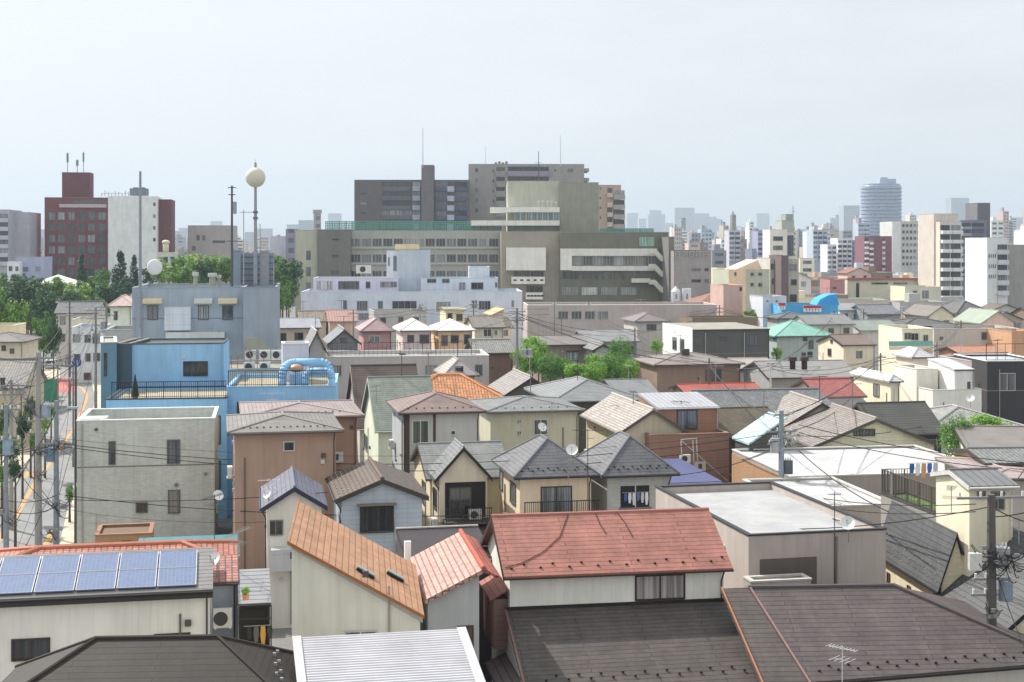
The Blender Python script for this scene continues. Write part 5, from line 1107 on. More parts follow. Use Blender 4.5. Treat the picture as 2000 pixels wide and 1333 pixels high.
# ---------------- right side middle distance
b = FB('slim white office with dark glass side and a roof aerial', 1504, 449, 1537, 300, 6, wall='stucco:c8c4bc', name='slim_white_office', rot=5)
for k in range(5): b.win('F', 1510, 462+k*18, 1529, 471+k*18, frame='metal:9a9890', glass='glass:3c3c3c')
c_ = FB('w', 1537, 455, 1551, 302, 7, wall='stucco:b0aeac', rot=5); A, B = c_.ray(1538, 460, 'F'), c_.ray(1550, 500, 'F'); MB().box(A.x, B.x, -.05, -.003, B.z, A.z).build('glass_side', 'glass:2a3a54', c_.o)
d_ = FB('w', 1527, 431, 1551, 304, 5, wall='stucco:9ca09a', rot=5); f_ = FB('w', 1535, 419, 1549, 305, 4, wall='stucco:8a968e', rot=5); merge(b, c_, d_, f_)
mast(1549, 402, 431, 303, .12, 'aerial on the slim white office', 'mast', ((.6, .5),), 'metal:a4acb0')
b = FB('peach and grey house block with a steep lit gable', 1423, 527, 1503, 250, 9, wall='stucco:a4a48e', name='peach_block', rot=10, cap='plain:e8cca0')
A = b.ray(1456, 0, 'F'); MB().box(-.02, A.x, -.06, -.003, 0, b.zt+.0).build('peach_wall', 'stucco:d8b48c', b.o)
MB().prism([(A.x-1.5, 1, b.zt), (A.x+3.4, 1, b.zt), (A.x+2.6, 1, b.zt+1.7)], (0, 6, 0)).build('gable', 'stucco:dcc09c', b.o)
b.wins([('F', 1434, 532, 1438, 539), ('F', 1466, 533, 1472, 539), ('F', 1481, 533, 1488, 539), ('F', 1466, 553, 1472, 560), ('F', 1481, 553, 1488, 560)], frame='metal:8a8474', off=.07)
FB('grey stair tower house beside the peach block', 1504, 505, 1530, 262, 8, wall='stucco:b0aca4', name='stair_tower_house', rot=8).auto(2, 3)
FB('narrow maroon grey slab between the stair tower and the taupe flats', 1526, 500, 1540, 258, 7, wall='stucco:6c5c5e', name='maroon_slab', rot=8)
FB('beige flats with dark little windows by the maroon slab', 1540, 506, 1560, 260, 8, wall='stucco:a4a094', name='beige_flats', rot=8).auto(1, 3)
b = FB('salmon pink house front with grey door bay', 1413, 558, 1450, 236, 7, wall='stucco:b89488', name='salmon_house', cap='plain:e8b8a4', rot=10); b.wins([('F', 1444, 561, 1450, 569)], frame='metal:7a6a64')
b = FB('lavender white small office with two square windows', 1490, 580, 1536, 228, 7, wall='stucco:b8bcc4', name='lavender_office', rot=8, cap='plain:c4c4c4'); b.wins([('F', 1497, 587, 1501, 590), ('F', 1515, 587, 1519, 590)], frame='metal:8a8a90')
b = FB('white condominium with long balconies and a cream lit flank', 1836, 434, 1878, 340, 10, wall='stucco:b4b4b0', name='white_condominium', cat='apartment building', rot=14, cap='plain:d8d0c4')
MB().box(-.05, -.003, 0, b.D, 0, b.zt+.02).build('painted_lit_flank', 'stucco:ecdcc4', b.o)  # flank paler and warmer than the front, sunlight put into its colour
bands(b, 1837, 1855, 440, 18.2, 8, .42, 'stucco:c4c8c8', 'glass:3a3838', 1.1); bands(b, 1857, 1876, 440, 18.2, 8, .42, 'stucco:c4c8c8', 'glass:3a3838', 1.1)
c_ = FB('w', 1824, 418, 1872, 342, 7, wall='stucco:c0b4a8', rot=14, cap='plain:d0c4b8'); merge(b, c_)
b = FB('dark grey blue apartment slab with a tall lift tower behind the white condominium', 1876, 431, 1926, 356, 16, wall='stucco:74788c', name='dark_blue_apartments', cat='apartment building', rot=4, cap='plain:9094a0')
bands(b, 1878, 1896, 436, 13, 8, .45, 'stucco:8a94a0', 'glass:4a5464', .8); bands(b, 1898, 1922, 436, 13, 8, .45, 'stucco:6c7088', 'glass:44485c', .5)
c_ = FB('w', 1909, 397, 1934, 366, 8, wall='stucco:6a6a70', rot=4); merge(b, c_)
b = FB('pale grey block with three rows of balconies beside the dark slab', 1928, 465, 1968, 300, 12, wall='stucco:c4c6c8', name='pale_balcony_block', cat='apartment building', rot=4)
bands(b, 1948, 1967, 478, 20, 5, .5, 'stucco:b0b8c0', 'glass:4a525c', 1.0)
for k in range(3):
    for q in range(4): b.win('F', 1931+q*4, 497+k*20, 1933+q*4, 504+k*20, frame='metal:8a8a8a', simple=True)
b = FB('weathered grey block at the frame edge behind the pale balcony block', 1968, 479, 2040, 302, 12, wall='stucco:8e8c88', name='weathered_block', rot=4)
b = FB('beige panel apartments with a grid of small windows', 1743, 433, 1815, 560, 16, wall='stucco:b4b4b0', name='panel_apartments', cat='apartment building', rot=3); 
MB().box(b.ray(1744, 0, 'F').x, b.ray(1759, 0, 'F').x, -.3, -.003, 0, b.zt).build('blank_wall', 'stucco:dcdad8', b.o)
for i in range(7):
    for j in range(7): xa = 1762+i*7.4; b.win('F', xa, 438+j*12.5, xa+5, 444+j*12.5, frame='metal:9a9c98', glass='glass:4c5658', simple=True)
b = FB('wine coloured apartments with white balconies under the round tower', 1688, 462, 1742, 520, 12, wall='tilewall:805460', name='wine_apartments', cat='apartment building', rot=3)
for i, xa in enumerate((1689, 1698)):
    bands(b, xa, xa+7, 466+i*2, 10.5, 7, .45, 'stucco:d8ccd0', 'glass:5a4450', .8)
bands(b, 1723, 1728, 466, 10.5, 7, .5, 'stucco:c8b4bc', 'glass:5a4450', .6)
for i, (xa, xb, yt, c, lb) in enumerate(((1616, 1634, 478, 'c4ccd8', 'white flats with bead like balconies west of the wine apartments'), (1636, 1664, 466, 'c8ccd0', 'stepped white flats beside the bead balcony flats'), (1664, 1682, 470, '7888ac', 'blue glazed flats beside the wine apartments'), (1786, 1815, 482, 'a8b4c8', 'light blue flats below the panel apartments'), (1777, 1792, 475, 'd4c8c4', 'cream fronted narrow shop block before the panel apartments'), (1588, 1616, 449, '9aa8b8', 'blue grey slab left of the bead balcony flats'), (1480, 1502, 452, '8c90b0', 'violet blue slim flats beside the slim white office'), (1424, 1446, 450, 'a8a8b4', 'grey violet office before the pale towers'))):
    b = FB(lb, xa, yt, xb, 540+i*7, 10, wall='stucco:'+c, name='flats', cat='apartment building', rot=3); n = max(1, int((xb-xa)/9))
    for k in range(n): bands(b, xa+1+k*(xb-xa)/n, xa-1+(k+1)*(xb-xa)/n, yt+4, 9.5, 6, .5, 'stucco:'+c, 'glass:4a5870', .8)
b = FB('wide low building with a dark red roof edge and olive walls', 1655, 547, 1812, 350, 10, wall='stucco:b4b4a0', name='red_edged_building', cap='plain:9c5c5c', rot=3, ph=.3)
b.wins([('F', 1702, 552, 1735, 556), ('F', 1745, 552, 1772, 556)], frame='metal:8a8a80', glass='glass:26282c'); MB().box(b.ray(1672, 0, 'F').x, b.ray(1678, 0, 'F').x, -.04, -.003, 0, b.zt-.8).build('dark_door', 'plain:3a3a4c', b.o)
MB().box(-.1, b.w+.1, -.5, -.06, b.zt-.1, b.zt+.5).build('roof_edge', 'plain:a4605c', b.o)
b = FB('maroon shop house at the end of the red edged building', 1621, 547, 1650, 342, 9, wall='stucco:a47070', name='maroon_shop', rot=3, cap='plain:c07860'); b.wins([('F', 1626, 560, 1634, 566)], frame='metal:9a8080')
b = FB('cream yellow box house with three dark windows', 1768, 561, 1838, 290, 8, wall='stucco:c0beac', name='cream_box_house', rot=6, cap='plain:d4ccb0'); b.wins([('F', 1783, 568, 1791, 583), ('F', 1801, 568, 1814, 583)], frame='metal:7a7a70'); MB().box(-.05, -.003, 0, b.D, 0, b.zt).build('painted_lit_wall', 'stucco:f0e2bc', b.o)  # side wall sheet in a paler tone, sun put into the colour
b = FB('cream house with a teal glass balcony', 1762, 643, 1822, 196, 9, wall='stucco:e4dcbc', name='teal_balcony_house', rot=6, cap='plain:ece6cc'); b.wins([('F', 1766, 650, 1780, 664), ('F', 1779, 651, 1794, 665), ('F', 1803, 654, 1813, 670)], frame='metal:b8b8b0')
A, B = b.ray(1736, 667, 'F', -1.2), b.ray(1822, 676, 'F', -1.2); q = MB().box(A.x, B.x, -1.25, -1.2, B.z, A.z).build('balcony_glass', 'plain:7cc0b4', b.o); MB().box(A.x, B.x, -1.3, -.003, B.z-.5, B.z-.02).build('balcony_floor', 'stucco:d8ccb0', b.o)
b = FB('wide taupe house front with vents right of the teal balcony', 1824, 643, 1990, 206, 9, wall='stucco:b4aca4', name='wide_taupe_house', rot=3, cap='plain:c4bcb0'); b.wins([('F', 1917, 649, 1927, 664), ('F', 1970, 657, 1975, 666), ('F', 1835, 658, 1842, 664)], frame='metal:7a7a74')
b = HB('peach gabled house with a pale green roof', 1915, 632, 1987, 222, 9, 'gy', 607, ST+'dcb8a4', 'seam:a4b4a0', 'peach_gabled_house'); 
HB('orange painted wall house at the frame edge', 1976, 648, 2030, 200, 8, 'flat', wall='stucco:c08a60', name='orange_wall_house', cat='house')
HB('rusty orange low gabled roof before the wide taupe house', 1872, 690, 1968, 178, 6, 'gx', 677, ST+'a87858', 'seam:c08058', 'orange_roof_cottage')
b = HB('white gabled house with small attic window under the blue tarpaulins', 1640, 606, 1690, 232, 9, 'gx', 592, ST+'d8d4cc', 'hseam:a0a0a4', 'white_gabled_house', rot=12); b.auto(2, 2)
b = HB('cream double gable house before the cream box house', 1812, 618, 1868, 226, 9, 'gy', 598, ST+'e0d4b4', 'hseam:8a8078', 'double_gable_house'); b.auto(2, 1)
b = HB('dark tiled wide roof beside the double gable house', 1868, 612, 1940, 240, 10, 'hip', 588, ST+'a8a49c', K+'7a7a7a', 'dark_wide_roof_house')
b = HB('lavender grey tiled roof with a blue ridge below the white gabled house', 1694, 614, 1765, 228, 9, 'gx', 596, ST+'8a8a8c', K+'8c8c98', 'lavender_tiled_house')
b = HB('dark hip roofed house behind the teal balcony', 1762, 638, 1880, 214, 9, 'hip', 622, ST+'b8b0a4', K+'6e6e70', 'dark_hip_house')
b = HB('green grey metal roofed hall left of the dark hip roofed house', 1680, 646, 1764, 212, 9, 'gx', 626, ST+'b4b4b4', 'hseam:94a096', 'green_grey_hall')
b = HB('teal trimmed white clinic with a pointed canopy behind the mint roof', 1506, 626, 1580, 236, 8, 'hip', 608, ST+'d4d8d4', 'seam:b4d0c8', 'clinic')
HB('grey low roofed house standing before the blue sheeted shop', 1578, 634, 1672, 209, 8, 'gx', 615, ST+'a8a8a4', 'hseam:90928e', 'grey_low_house').auto(3, 1)
HB('small dark tiled roof between the clinic and the blue sheeted shop', 1520, 622, 1590, 217, 6, 'hip', 611, ST+'a8a098', K+'7c8086', 'dark_tiled_house')
HB('tan flat roofed flats beyond the charcoal row', 1395, 622, 1450, 238, 8, 'flat', wall='stucco:b09c88', name='tan_flats', cat='building').auto(4, 2)
HB('brown walled flat roof strip behind the charcoal row', 1352, 622, 1480, 214, 6, 'flat', wall='stucco:7c6a54', name='brown_flat_house', cat='house')
# blue sheeted shop with signs
b = FB('shop wrapped in bright blue sheets with red and white signs', 1526, 597, 1637, 222, 8, wall='panel:58aee0', name='blue_sheeted_shop', cat='shop', rot=4, cap='plain:40b0e8')
A = b.ray(1595, 597, 'F', 1); B = b.ray(1632, 575, 'F', 1); MB().prism([(A.x, 1, b.zt), (B.x+.6, 1, b.zt), (B.x+.2, 1, B.z), (B.x-1.0, 1, B.z-.1), (A.x+.6, 1, B.z-.8)], (0, 4, 0)).build('blue_tarpaulin', 'plain:48a4e0', b.o)
def sign(b, x0, y0, x1, y1, red, glyphs, nm='sign_board'):
    A, B = b.ray(x0, y0, 'F', -.3), b.ray(x1, y1, 'F', -.3); o = MB().box(A.x, B.x, -.35, -.25, B.z, A.z).build(nm, 'plain:f0f0f0', b.o); h = A.z-B.z
    MB().box(A.x, B.x, -.36, -.352, A.z-h*red, A.z).build('red_band', 'plain:d02438', o)
    m = MB(); n = glyphs; w = (B.x-A.x)/(n+1)
    for k in range(n):
        u = A.x+w*(k+.75); z = B.z+h*.12; s = h*(1-red)*.62
        m.box(u, u+w*.6, -.37, -.36, z+s*.85, z+s).box(u+w*.25, u+w*.38, -.37, -.36, z, z+s*.84)
        if k % 2: m.box(u, u+w*.22, -.37, -.36, z+s*.35, z+s*.5)
        else: m.box(u+w*.4, u+w*.6, -.37, -.36, z, z+s*.14)
    m.build('characters', 'plain:2a3a70' if red > .3 else 'plain:3050a0', o)
sign(b, 1520, 592, 1534, 605, .45, 2); sign(b, 1569, 597, 1604, 610, .42, 5)
# ---------------- skyline fading in the haze, part of it put into pale tower colours
def tower(label, x0, x1, yt, Y, c='a8b0b8', steps=(), depth=30, rot=10, cyl=False, name='tower'):
    A = PW(x0, yt, Y); Bp = PW(x1, yt, Y); w = Bp.x-A.x; h = A.z; e = empty(name, (A.x, Y, 0), math.radians(rot if not cyl else 0)); tag(e, label, 'tower')
    if cyl:
        n = 28; m = MB(); k2 = 3.4
        for j in range(int(h/k2)):
            z = j*k2; m.cyl((w/2, w/2, z), w/2-.5, k2, n); 
        m.build('shaft', 'glass:46587a', e, True)
        m = MB()
        for j in range(int(h/k2)): m.cyl((w/2, w/2, j*k2), w/2, k2*.45, n)
        m.build('balcony_ring', 'stucco:8494ac', e); MB().cyl((w/2, w/2, h), w*.46, 1.2, n).box(w*.42, w*.82, w*.3, w*.7, h+1.2, h+6).box(w*.45, w*.62, w*.35, w*.6, h+6, h+7.5).build('crown', 'stucco:8c9cb4', e)
    else:
        MB().box(0, w, 0, depth, 0, h).build('shaft', 'far:'+c, e); MB().box(-.3, w+.3, -.3, depth+.3, h, h+1.5).build('roof_edge', 'plain:'+c, e)
        for (a0, a1, hh) in steps: MB().box(w*a0, w*a1, depth*.2, depth*.8, h+1.5, h+1.5+hh).build('crown', 'plain:'+c, e)
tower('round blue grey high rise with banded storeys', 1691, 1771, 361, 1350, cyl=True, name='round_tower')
TW = [(1225, 1247, 417, 3300, 'faint block just past the tan apartments', ()), (1248, 1266, 428, 3100, 'faint lower block beside the wide faint tower', ()), (1266, 1300, 420, 2900, 'wide faint blue tower with a raised crown', ((.1, .8, 15),)), (1318, 1357, 407, 2600, 'tallest faint blue slab between the two stepped groups', ()), (1357, 1386, 418, 2800, 'faint shoulder block leaning on the tall faint slab', ()), (1384, 1408, 429, 2800, 'small faint grey block with a flat crown', ((.2, .7, 8),)),
 (1425, 1447, 443, 2300, 'low broad faint block over the grey violet office', ()), (1447, 1482, 445, 2200, 'low faint block beside the violet blue flats', ()), (1478, 1503, 418, 3400, 'very faint tower behind the slim white office', ()), (1562, 1600, 449, 2000, 'faint flat block right of the slim white office', ()), (1615, 1633, 437, 2300, 'faint stepped block below the mid blue tower', ((.4, 1, 14),)), (1632, 1650, 421, 2300, 'faint slim block touching the mid blue tower', ()), (1648, 1680, 403, 1750, 'clear blue tower next to the round high rise', ()), (1858, 1896, 388, 2200, 'pale aqua tower behind the white condominium', ()), (1976, 2010, 426, 2600, 'faint tower at the frame edge', ()),
 (411, 432, 433, 2800, 'faint block over the taupe corner block', ()), (641, 667, 418, 2600, 'faint blue tower over the green roof fence', ()), (613, 627, 417, 600, 'slim grey chimney like tower left of the green fence', ()), (583, 612, 432, 1500, 'pale grey block beside the slim grey tower', ()), (560, 583, 440, 1900, 'low faint block left of the pale grey block', ()), (57, 72, 441, 1300, 'misty block between the lavender slab and the brick block', ((.2, .8, 6),)), (72, 87, 450, 1500, 'lower misty block touching the brick block', ()), (334, 350, 453, 1600, 'misty flats past the brick wing', ()), (349, 366, 447, 1900, 'misty tower past the brick wing', ()), (478, 500, 455, 1700, 'misty pale block behind the antenna masts', ()), (500, 530, 448, 2000, 'misty wide block beyond the ball antenna', ()), (1405, 1426, 452, 2500, 'faint low block beyond the taupe block', ()), (1300, 1318, 437, 3000, 'faint filler block between the two tall faint towers', ()),
 (1815, 1826, 447, 1500, 'misty sliver beside the white condominium', ()), (1938, 1975, 452, 1700, 'misty block above the pale balcony block', ()), (1770, 1792, 455, 1400, 'misty wedge block behind the panel apartments', ())]
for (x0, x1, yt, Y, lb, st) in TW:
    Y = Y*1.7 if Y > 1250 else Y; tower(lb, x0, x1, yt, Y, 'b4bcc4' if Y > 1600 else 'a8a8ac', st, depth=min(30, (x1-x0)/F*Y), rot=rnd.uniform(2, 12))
# ================================================================ the carpet of roofs: one house at a time
LM = [(30, 'the lavender slab'), (140, 'the brick block'), (255, 'the white slab'), (330, 'the brick wing'), (410, 'the taupe corner block'), (520, 'the ball antenna'), (640, 'the olive block corner'), (1130, 'the olive office block'), (1240, 'the tan apartments'), (1350, 'the taupe block'), (1430, 'the peach block'), (1480, 'the violet flats'), (1525, 'the slim white office'), (1570, 'the blue sheeted shop'), (1610, 'the bead balcony flats'), (1650, 'the stepped white flats'), (1700, 'the wine apartments'), (1730, 'the round tower'), (1780, 'the panel apartments'), (1850, 'the white condominium'), (1900, 'the dark blue slab'), (1950, 'the pale balcony block'), (1990, 'the weathered block')]
def lmk(px): return min(LM, key=lambda t: abs(t[0]-px))[1]
WC = [('cream', 'd8ceb0'), ('white', 'dcdad4'), ('beige', 'b8ac98'), ('grey', 'a0a0a0'), ('taupe', '9c8c84'), ('brown', '84705f'), ('pinkish', 'c8a89c'), ('pale blue', 'a8b4c4'), ('ochre', 'c09868'), ('sage', 'a8b0a0')]
RC = [('grey tiled', 'kawara:86888a'), ('dark tiled', 'kawara:66686c'), ('brown', 'hseam:7a6a60'), ('rust', 'seam:a06850'), ('silver', 'seam:b4b8bc'), ('charcoal', 'slate:58585c'), ('green', 'seam:7c9888'), ('tan', 'slate:948678'), ('bluish', 'hseam:7a88a0')]
ORD = ['', 'second ', 'third ', 'fourth ', 'fifth ', 'sixth ', 'seventh ', 'eighth ', 'ninth ', 'tenth ', 'eleventh ', 'twelfth ', 'thirteenth ', 'fourteenth ']
CNT = {}
def uniq(base):
    k = CNT.get(base, 0); CNT[base] = k+1
    return base if k == 0 else (ORD[min(k, 13)]+base)
def free(x, y, r):
    for (fx, fy, c, s, w, d) in FOOT:
        cx, cy_ = fx+w/2*c-d/2*s, fy+w/2*s+d/2*c
        dx, dy = x-cx, y-cy_; lx, ly = dx*c+dy*s, -dx*s+dy*c
        if abs(lx) < w/2+r and abs(ly) < d/2+r: return False
    return True
def in_park(px, Y): return (px < 330 and 205 < Y < 368) or (px < 600 and 250 < Y < 372)
cnt = 0; v = 238.0
cells = []
while v < 520:
    u = -.40*v-20
    while u < .42*v+20:
        cells.append((u+rnd.uniform(-1.2, 1.2), v+rnd.uniform(-1.5, 1.5))); u += 12.2 + (3.5 if rnd.random() < .18 else 0)
    v += 13.5 + (4 if rnd.random() < .25 else 0)
for (u, vv) in cells:
    x, y = u, vv
    px = 1000+F*x/y
    if px < -40 or px > 2040 or in_park(px, y): continue
    if 575 < px < 1310 and y > 262: continue
    if y > 305 and px < 575: continue
    if y > 330 and 1310 < px < 1392: continue
    if cnt > 215: break
    w = rnd.uniform(6.5, 10); D = rnd.uniform(6.5, 9)
    if not free(x+w/2, y+D/2, min(w, D)*.5+.3): continue
    px = 1000+F*(x+w/2)/y
    storeys = rnd.choice((2, 2, 2, 2, 3)) if y < 330 else rnd.choice((2, 2, 3, 3, 4)); fl = rnd.random() < (.22 if storeys < 3 else .7)
    zt = 2.75*storeys+.6+rnd.uniform(-.3, .4); wn_, wc = rnd.choice(WC); rn_, rc = rnd.choice(RC[:4] if rnd.random() < .5 else RC)
    rot_ = 11.5+rnd.uniform(-5, 5)+(90 if rnd.random() < .0 else 0)
    rt = 'flat' if fl else rnd.choice(('gx', 'gy', 'hip', 'hip', 'gx'))
    side_ = 'beyond' if y > 400 else 'before' if y < 300 else 'below'
    if fl: base_l = f'{wn_} flat topped {"small block" if storeys > 2 else "house"} {side_} {lmk(px)}'
    else: base_l = f'{wn_} house with a {rn_} {dict(gx="side gabled", gy="front gabled", hip="hipped")[rt]} roof {side_} {lmk(px)}'
    X0 = 1000+F*x/y; yp = HY+F*(CH-zt)/y; xe = 1000+F*(x+w)/(y+w*math.sin(math.radians(rot_)))
    b = Bld(uniq(base_l), X0, yp, xe, y, D, rt, None, rnd.choice(('stucco:', 'siding:', 'stucco:'))+wc, rc, 'small_block' if storeys > 2 and fl else 'house', 'building' if storeys > 2 and fl else 'house', rot=rot_, rise=None, o=.35, g=.25, deck='deck:b4b4b0', cap='plain:c0bcb4', group='houses filling the neighbourhood')
    b.auto(rnd.choice((2, 3)), storeys, seed=cnt, frame=rnd.choice(('metal:8a8a88', 'metal:d0d0cc', 'metal:4a4844')))
    if rnd.random() < .4: b.aerial(cnt)
    if rnd.random() < .5: b.clutter(cnt)
    if rnd.random() < .5 and y < 300: b.auto(2, storeys, 'L', seed=cnt+1)
    if fl and rnd.random() < .6: MB().box(b.w*.3, b.w*.3+2.2, 2, 4, b.deck_z, b.zt+1.6).build('stair_hut', 'stucco:'+wc, b.o)
    cnt += 1
nh = cnt
# mid rise blocks further out
y = 500.0; cnt = 0
while y < 2600:
    n = 0; px = -30
    while px < 2040:
        wpx = rnd.uniform(14, 30)*640/max(y, 640)*(1.3 if y > 900 else 1.15)
        vis = not (75 < px < 335 and y > 430) and not (575 < px < 1305)
        if vis and cnt < 290 and rnd.random() < .8:
            wn_, wc = rnd.choice([('cream', 'c4bca4'), ('white', 'ccccca'), ('beige', 'aca090'), ('grey', '94969a'), ('grey', '80848c'), ('taupe', '8c807a'), ('brown', '786458'), ('pinkish', 'b89c94'), ('pale blue', '98a8bc'), ('slate', '6c7484')])
            zt = rnd.choice((8, 9, 11, 12, 14, 17)) if y < 800 else rnd.choice((10, 14, 17, 20, 23, 27, 31, 34)) if y < 1300 else rnd.choice((14, 20, 26, 32, 38, 44, 52))
            if px < 1310: zt = min(zt, 15 if y < 1200 else 26)
            yp = HY+F*(CH-zt)/y
            X0 = (px-1000)/F*y
            lb = uniq(f'{wn_} {"mid rise" if zt > 11 else "low"} block {"in the haze " if y > 900 else ""}past {lmk(px)}')
            if free(X0, y+5, 6):
                b = FB(lb, px, yp, px+wpx, y, 12, wall='stucco:'+wc, name='mid_rise_block', cap='plain:'+wc, rot=rnd.uniform(2, 10), ph=.5, group='distant city blocks')
                n_ = int(min(7, zt/3)); pitch = 3*F/y
                if y < 900:
                    for j in range(n_):
                        z1 = zt-.9-j*3.0; 
                        if z1 < 2: break
                        k = max(1, int(b.w/3.4))
                        for i in range(k):
                            a0 = b.w*(i+.2)/k; window(b, 'F', a0, a0+b.w/k*.6, z1-1.4, z1, simple=True, sill=False, frame='metal:9a9a98', glass='glass:4a525c')
                else:
                    kc = rnd.randint(1, 4); st_ = rnd.choice((.1, .2, .3)); gc = rnd.choice(('glass:4a525c', 'glass:5c6474', 'glass:3c424c'))
                    for j in range(int(min(9, zt/3.1-.6))):
                        for i in range(kc): MB().box(b.w*(i+st_)/kc, b.w*(i+1-st_*.6)/kc, -.06, -.003, zt-2.4-j*3.1, zt-1.1-j*3.1).build('window', gc, b.o)
                    if rnd.random() < .5: MB().box(b.w*.1, b.w*.35, 2, 6, b.deck_z, b.zt+rnd.uniform(1.5, 4)).build('roof_plant', 'stucco:8c8c90', b.o)
                if rnd.random() < .6: MB().box(b.w*.3, b.w*.6, 3, 7, b.deck_z, b.zt+2.4).build('lift_hut', 'stucco:'+wc, b.o)
                cnt += 1
        px += wpx*rnd.uniform(.85, 1.35)
    y *= 1.125
print('fillers', nh, cnt, 'objects', len(bpy.data.objects))
# ================================================================ trees
def crown_mesh(seed, n_cl, n_lf, ls, col, sz=1.0, cone=False):
    r = random.Random(seed); m = MB()
    for i in range(n_cl):
        if cone:
            z = r.random()**1.3; rad = (1-z)*.42*r.uniform(.5, 1.05); a = r.uniform(0, 6.283); c = Vector((math.cos(a)*rad, math.sin(a)*rad, z*2-1)); cr = .12+.1*(1-z)
        else:
            while True:
                c = Vector((r.uniform(-1, 1), r.uniform(-1, 1), r.uniform(-1, 1)))
                if .3 < c.length < .92: break
            c.z *= .85*sz; cr = r.uniform(.2, .36)
        for k in range(n_lf):
            d = Vector((r.gauss(0, 1), r.gauss(0, 1), r.gauss(0, 1))).normalized(); p = c+d*cr*r.uniform(.6, 1.05); 
            nn = (d+Vector((r.gauss(0, .5), r.gauss(0, .5), r.gauss(0, .5)+.4))).normalized(); t = nn.cross(Vector((r.gauss(0, 1), r.gauss(0, 1), r.gauss(0, 1)))).normalized()*ls*r.uniform(.6, 1.2); u = nn.cross(t).normalized()*ls*r.uniform(.35, .7)
            m.face([p-t, p-u, p+t, p+u])
    return m.mesh('crown', M('leaf:'+col))
CR = {'g1': crown_mesh(1, 34, 70, .085, '6f9a38'), 'g2': crown_mesh(2, 30, 70, .09, '5c8836'), 'g3': crown_mesh(3, 38, 60, .085, '86ac3c'), 'd1': crown_mesh(4, 32, 70, .09, '3c6440'), 'c1': crown_mesh(5, 60, 45, .06, '2e5440', cone=True), 'n1': crown_mesh(6, 44, 130, .055, '86ba38'), 'n2': crown_mesh(8, 46, 130, .045, '5f9636')}
def tree(kind, px, ytop, ybot, Y, wpx, label, group=None, base=0.0):
    """crown spans ytop..ybot in photo pixels and wpx pixels across"""
    T_ = PW(px, ytop, Y); Bo = PW(px, ybot, Y); hz_ = (T_.z-Bo.z)/2; e = empty('tree', (T_.x, Y, base)); tag(e, label, 'tree', group)
    zc = (T_.z+Bo.z)/2-base; rx = wpx/2/F*Y
    c = bpy.data.objects.new('crown', CR[kind]); COL.objects.link(c); c.parent = e; c.location = (0, 0, zc); c.scale = (rx*1.05, rx*.95, hz_*1.1); 
    c.rotation_euler = (0, 0, rnd.uniform(0, 6.28))
    if kind == 'c1': c.scale = (rx*2.4, rx*2.4, hz_)
    m = MB(); tr = max(.1, rx*.07); m.bar((0, 0, 0), (0, 0, max(.5, zc-hz_*.1)), tr, 8, tr*.5)
    for k in range(5):
        a = k*1.3+px; z0 = max(.3, zc-hz_*.7+k*hz_*.12); m.bar((0, 0, z0), (math.cos(a)*rx*.6, math.sin(a)*rx*.6, z0+hz_*.6), tr*.4, 6, tr*.15)
    m.build('trunk', 'plain:5c4c3c', e)
    return e
tree('n1', 1040, 655, 715, 168, 56, 'bright green garden tree beside the pole with the transformer')
tree('n2', 1052, 690, 735, 164, 60, 'lower darker bush at the foot of the bright garden tree')
tree('n1', 1160, 690, 742, 166, 50, 'yellowish green tree between the brown sided house and the tallest tree')
tree('n2', 1212, 660, 742, 168, 64, 'tallest round garden tree beside the taupe hip roofed house')
tree('n2', 1100, 700, 742, 170, 66, 'spreading garden tree under the blue window of the brown sided house')
tree('g1', 1182, 716, 745, 164, 50, 'low dark shrub between the two yellowish trees')
tree('n1', 1025, 668, 730, 162, 50, 'bright bushy tree immediately beside the central pole')
tree('n2', 1075, 690, 748, 160, 60, 'broad garden bush in front of the brown sided house')
tree('n1', 1130, 708, 750, 159, 62, 'lime green bush in the middle of the garden')
tree('n1', 1160, 705, 752, 160, 56, 'full bush beneath the yellowish green tree')
tree('n2', 1200, 690, 752, 162, 74, 'wide dark green tree in front of the tallest garden tree')
tree('n1', 1228, 700, 752, 161, 44, 'bright bush touching the taupe hip roofed house')
tree('n1', 1282, 662, 690, 190, 26, 'sunlit shrub beside the white end wall')
tree('g2', 1466, 602, 626, 232, 32, 'dark green treetop behind the charcoal row roof')
tree('n1', 1517, 677, 702, 190, 20, 'small bright shrub at the mint roofed house corner')
tree('n2', 1868, 810, 905, 100, 66, 'leafy green tree beside the ribbed brown roof')
tree('n1', 1930, 808, 850, 104, 78, 'olive yellow treetop above the ribbed brown roof')
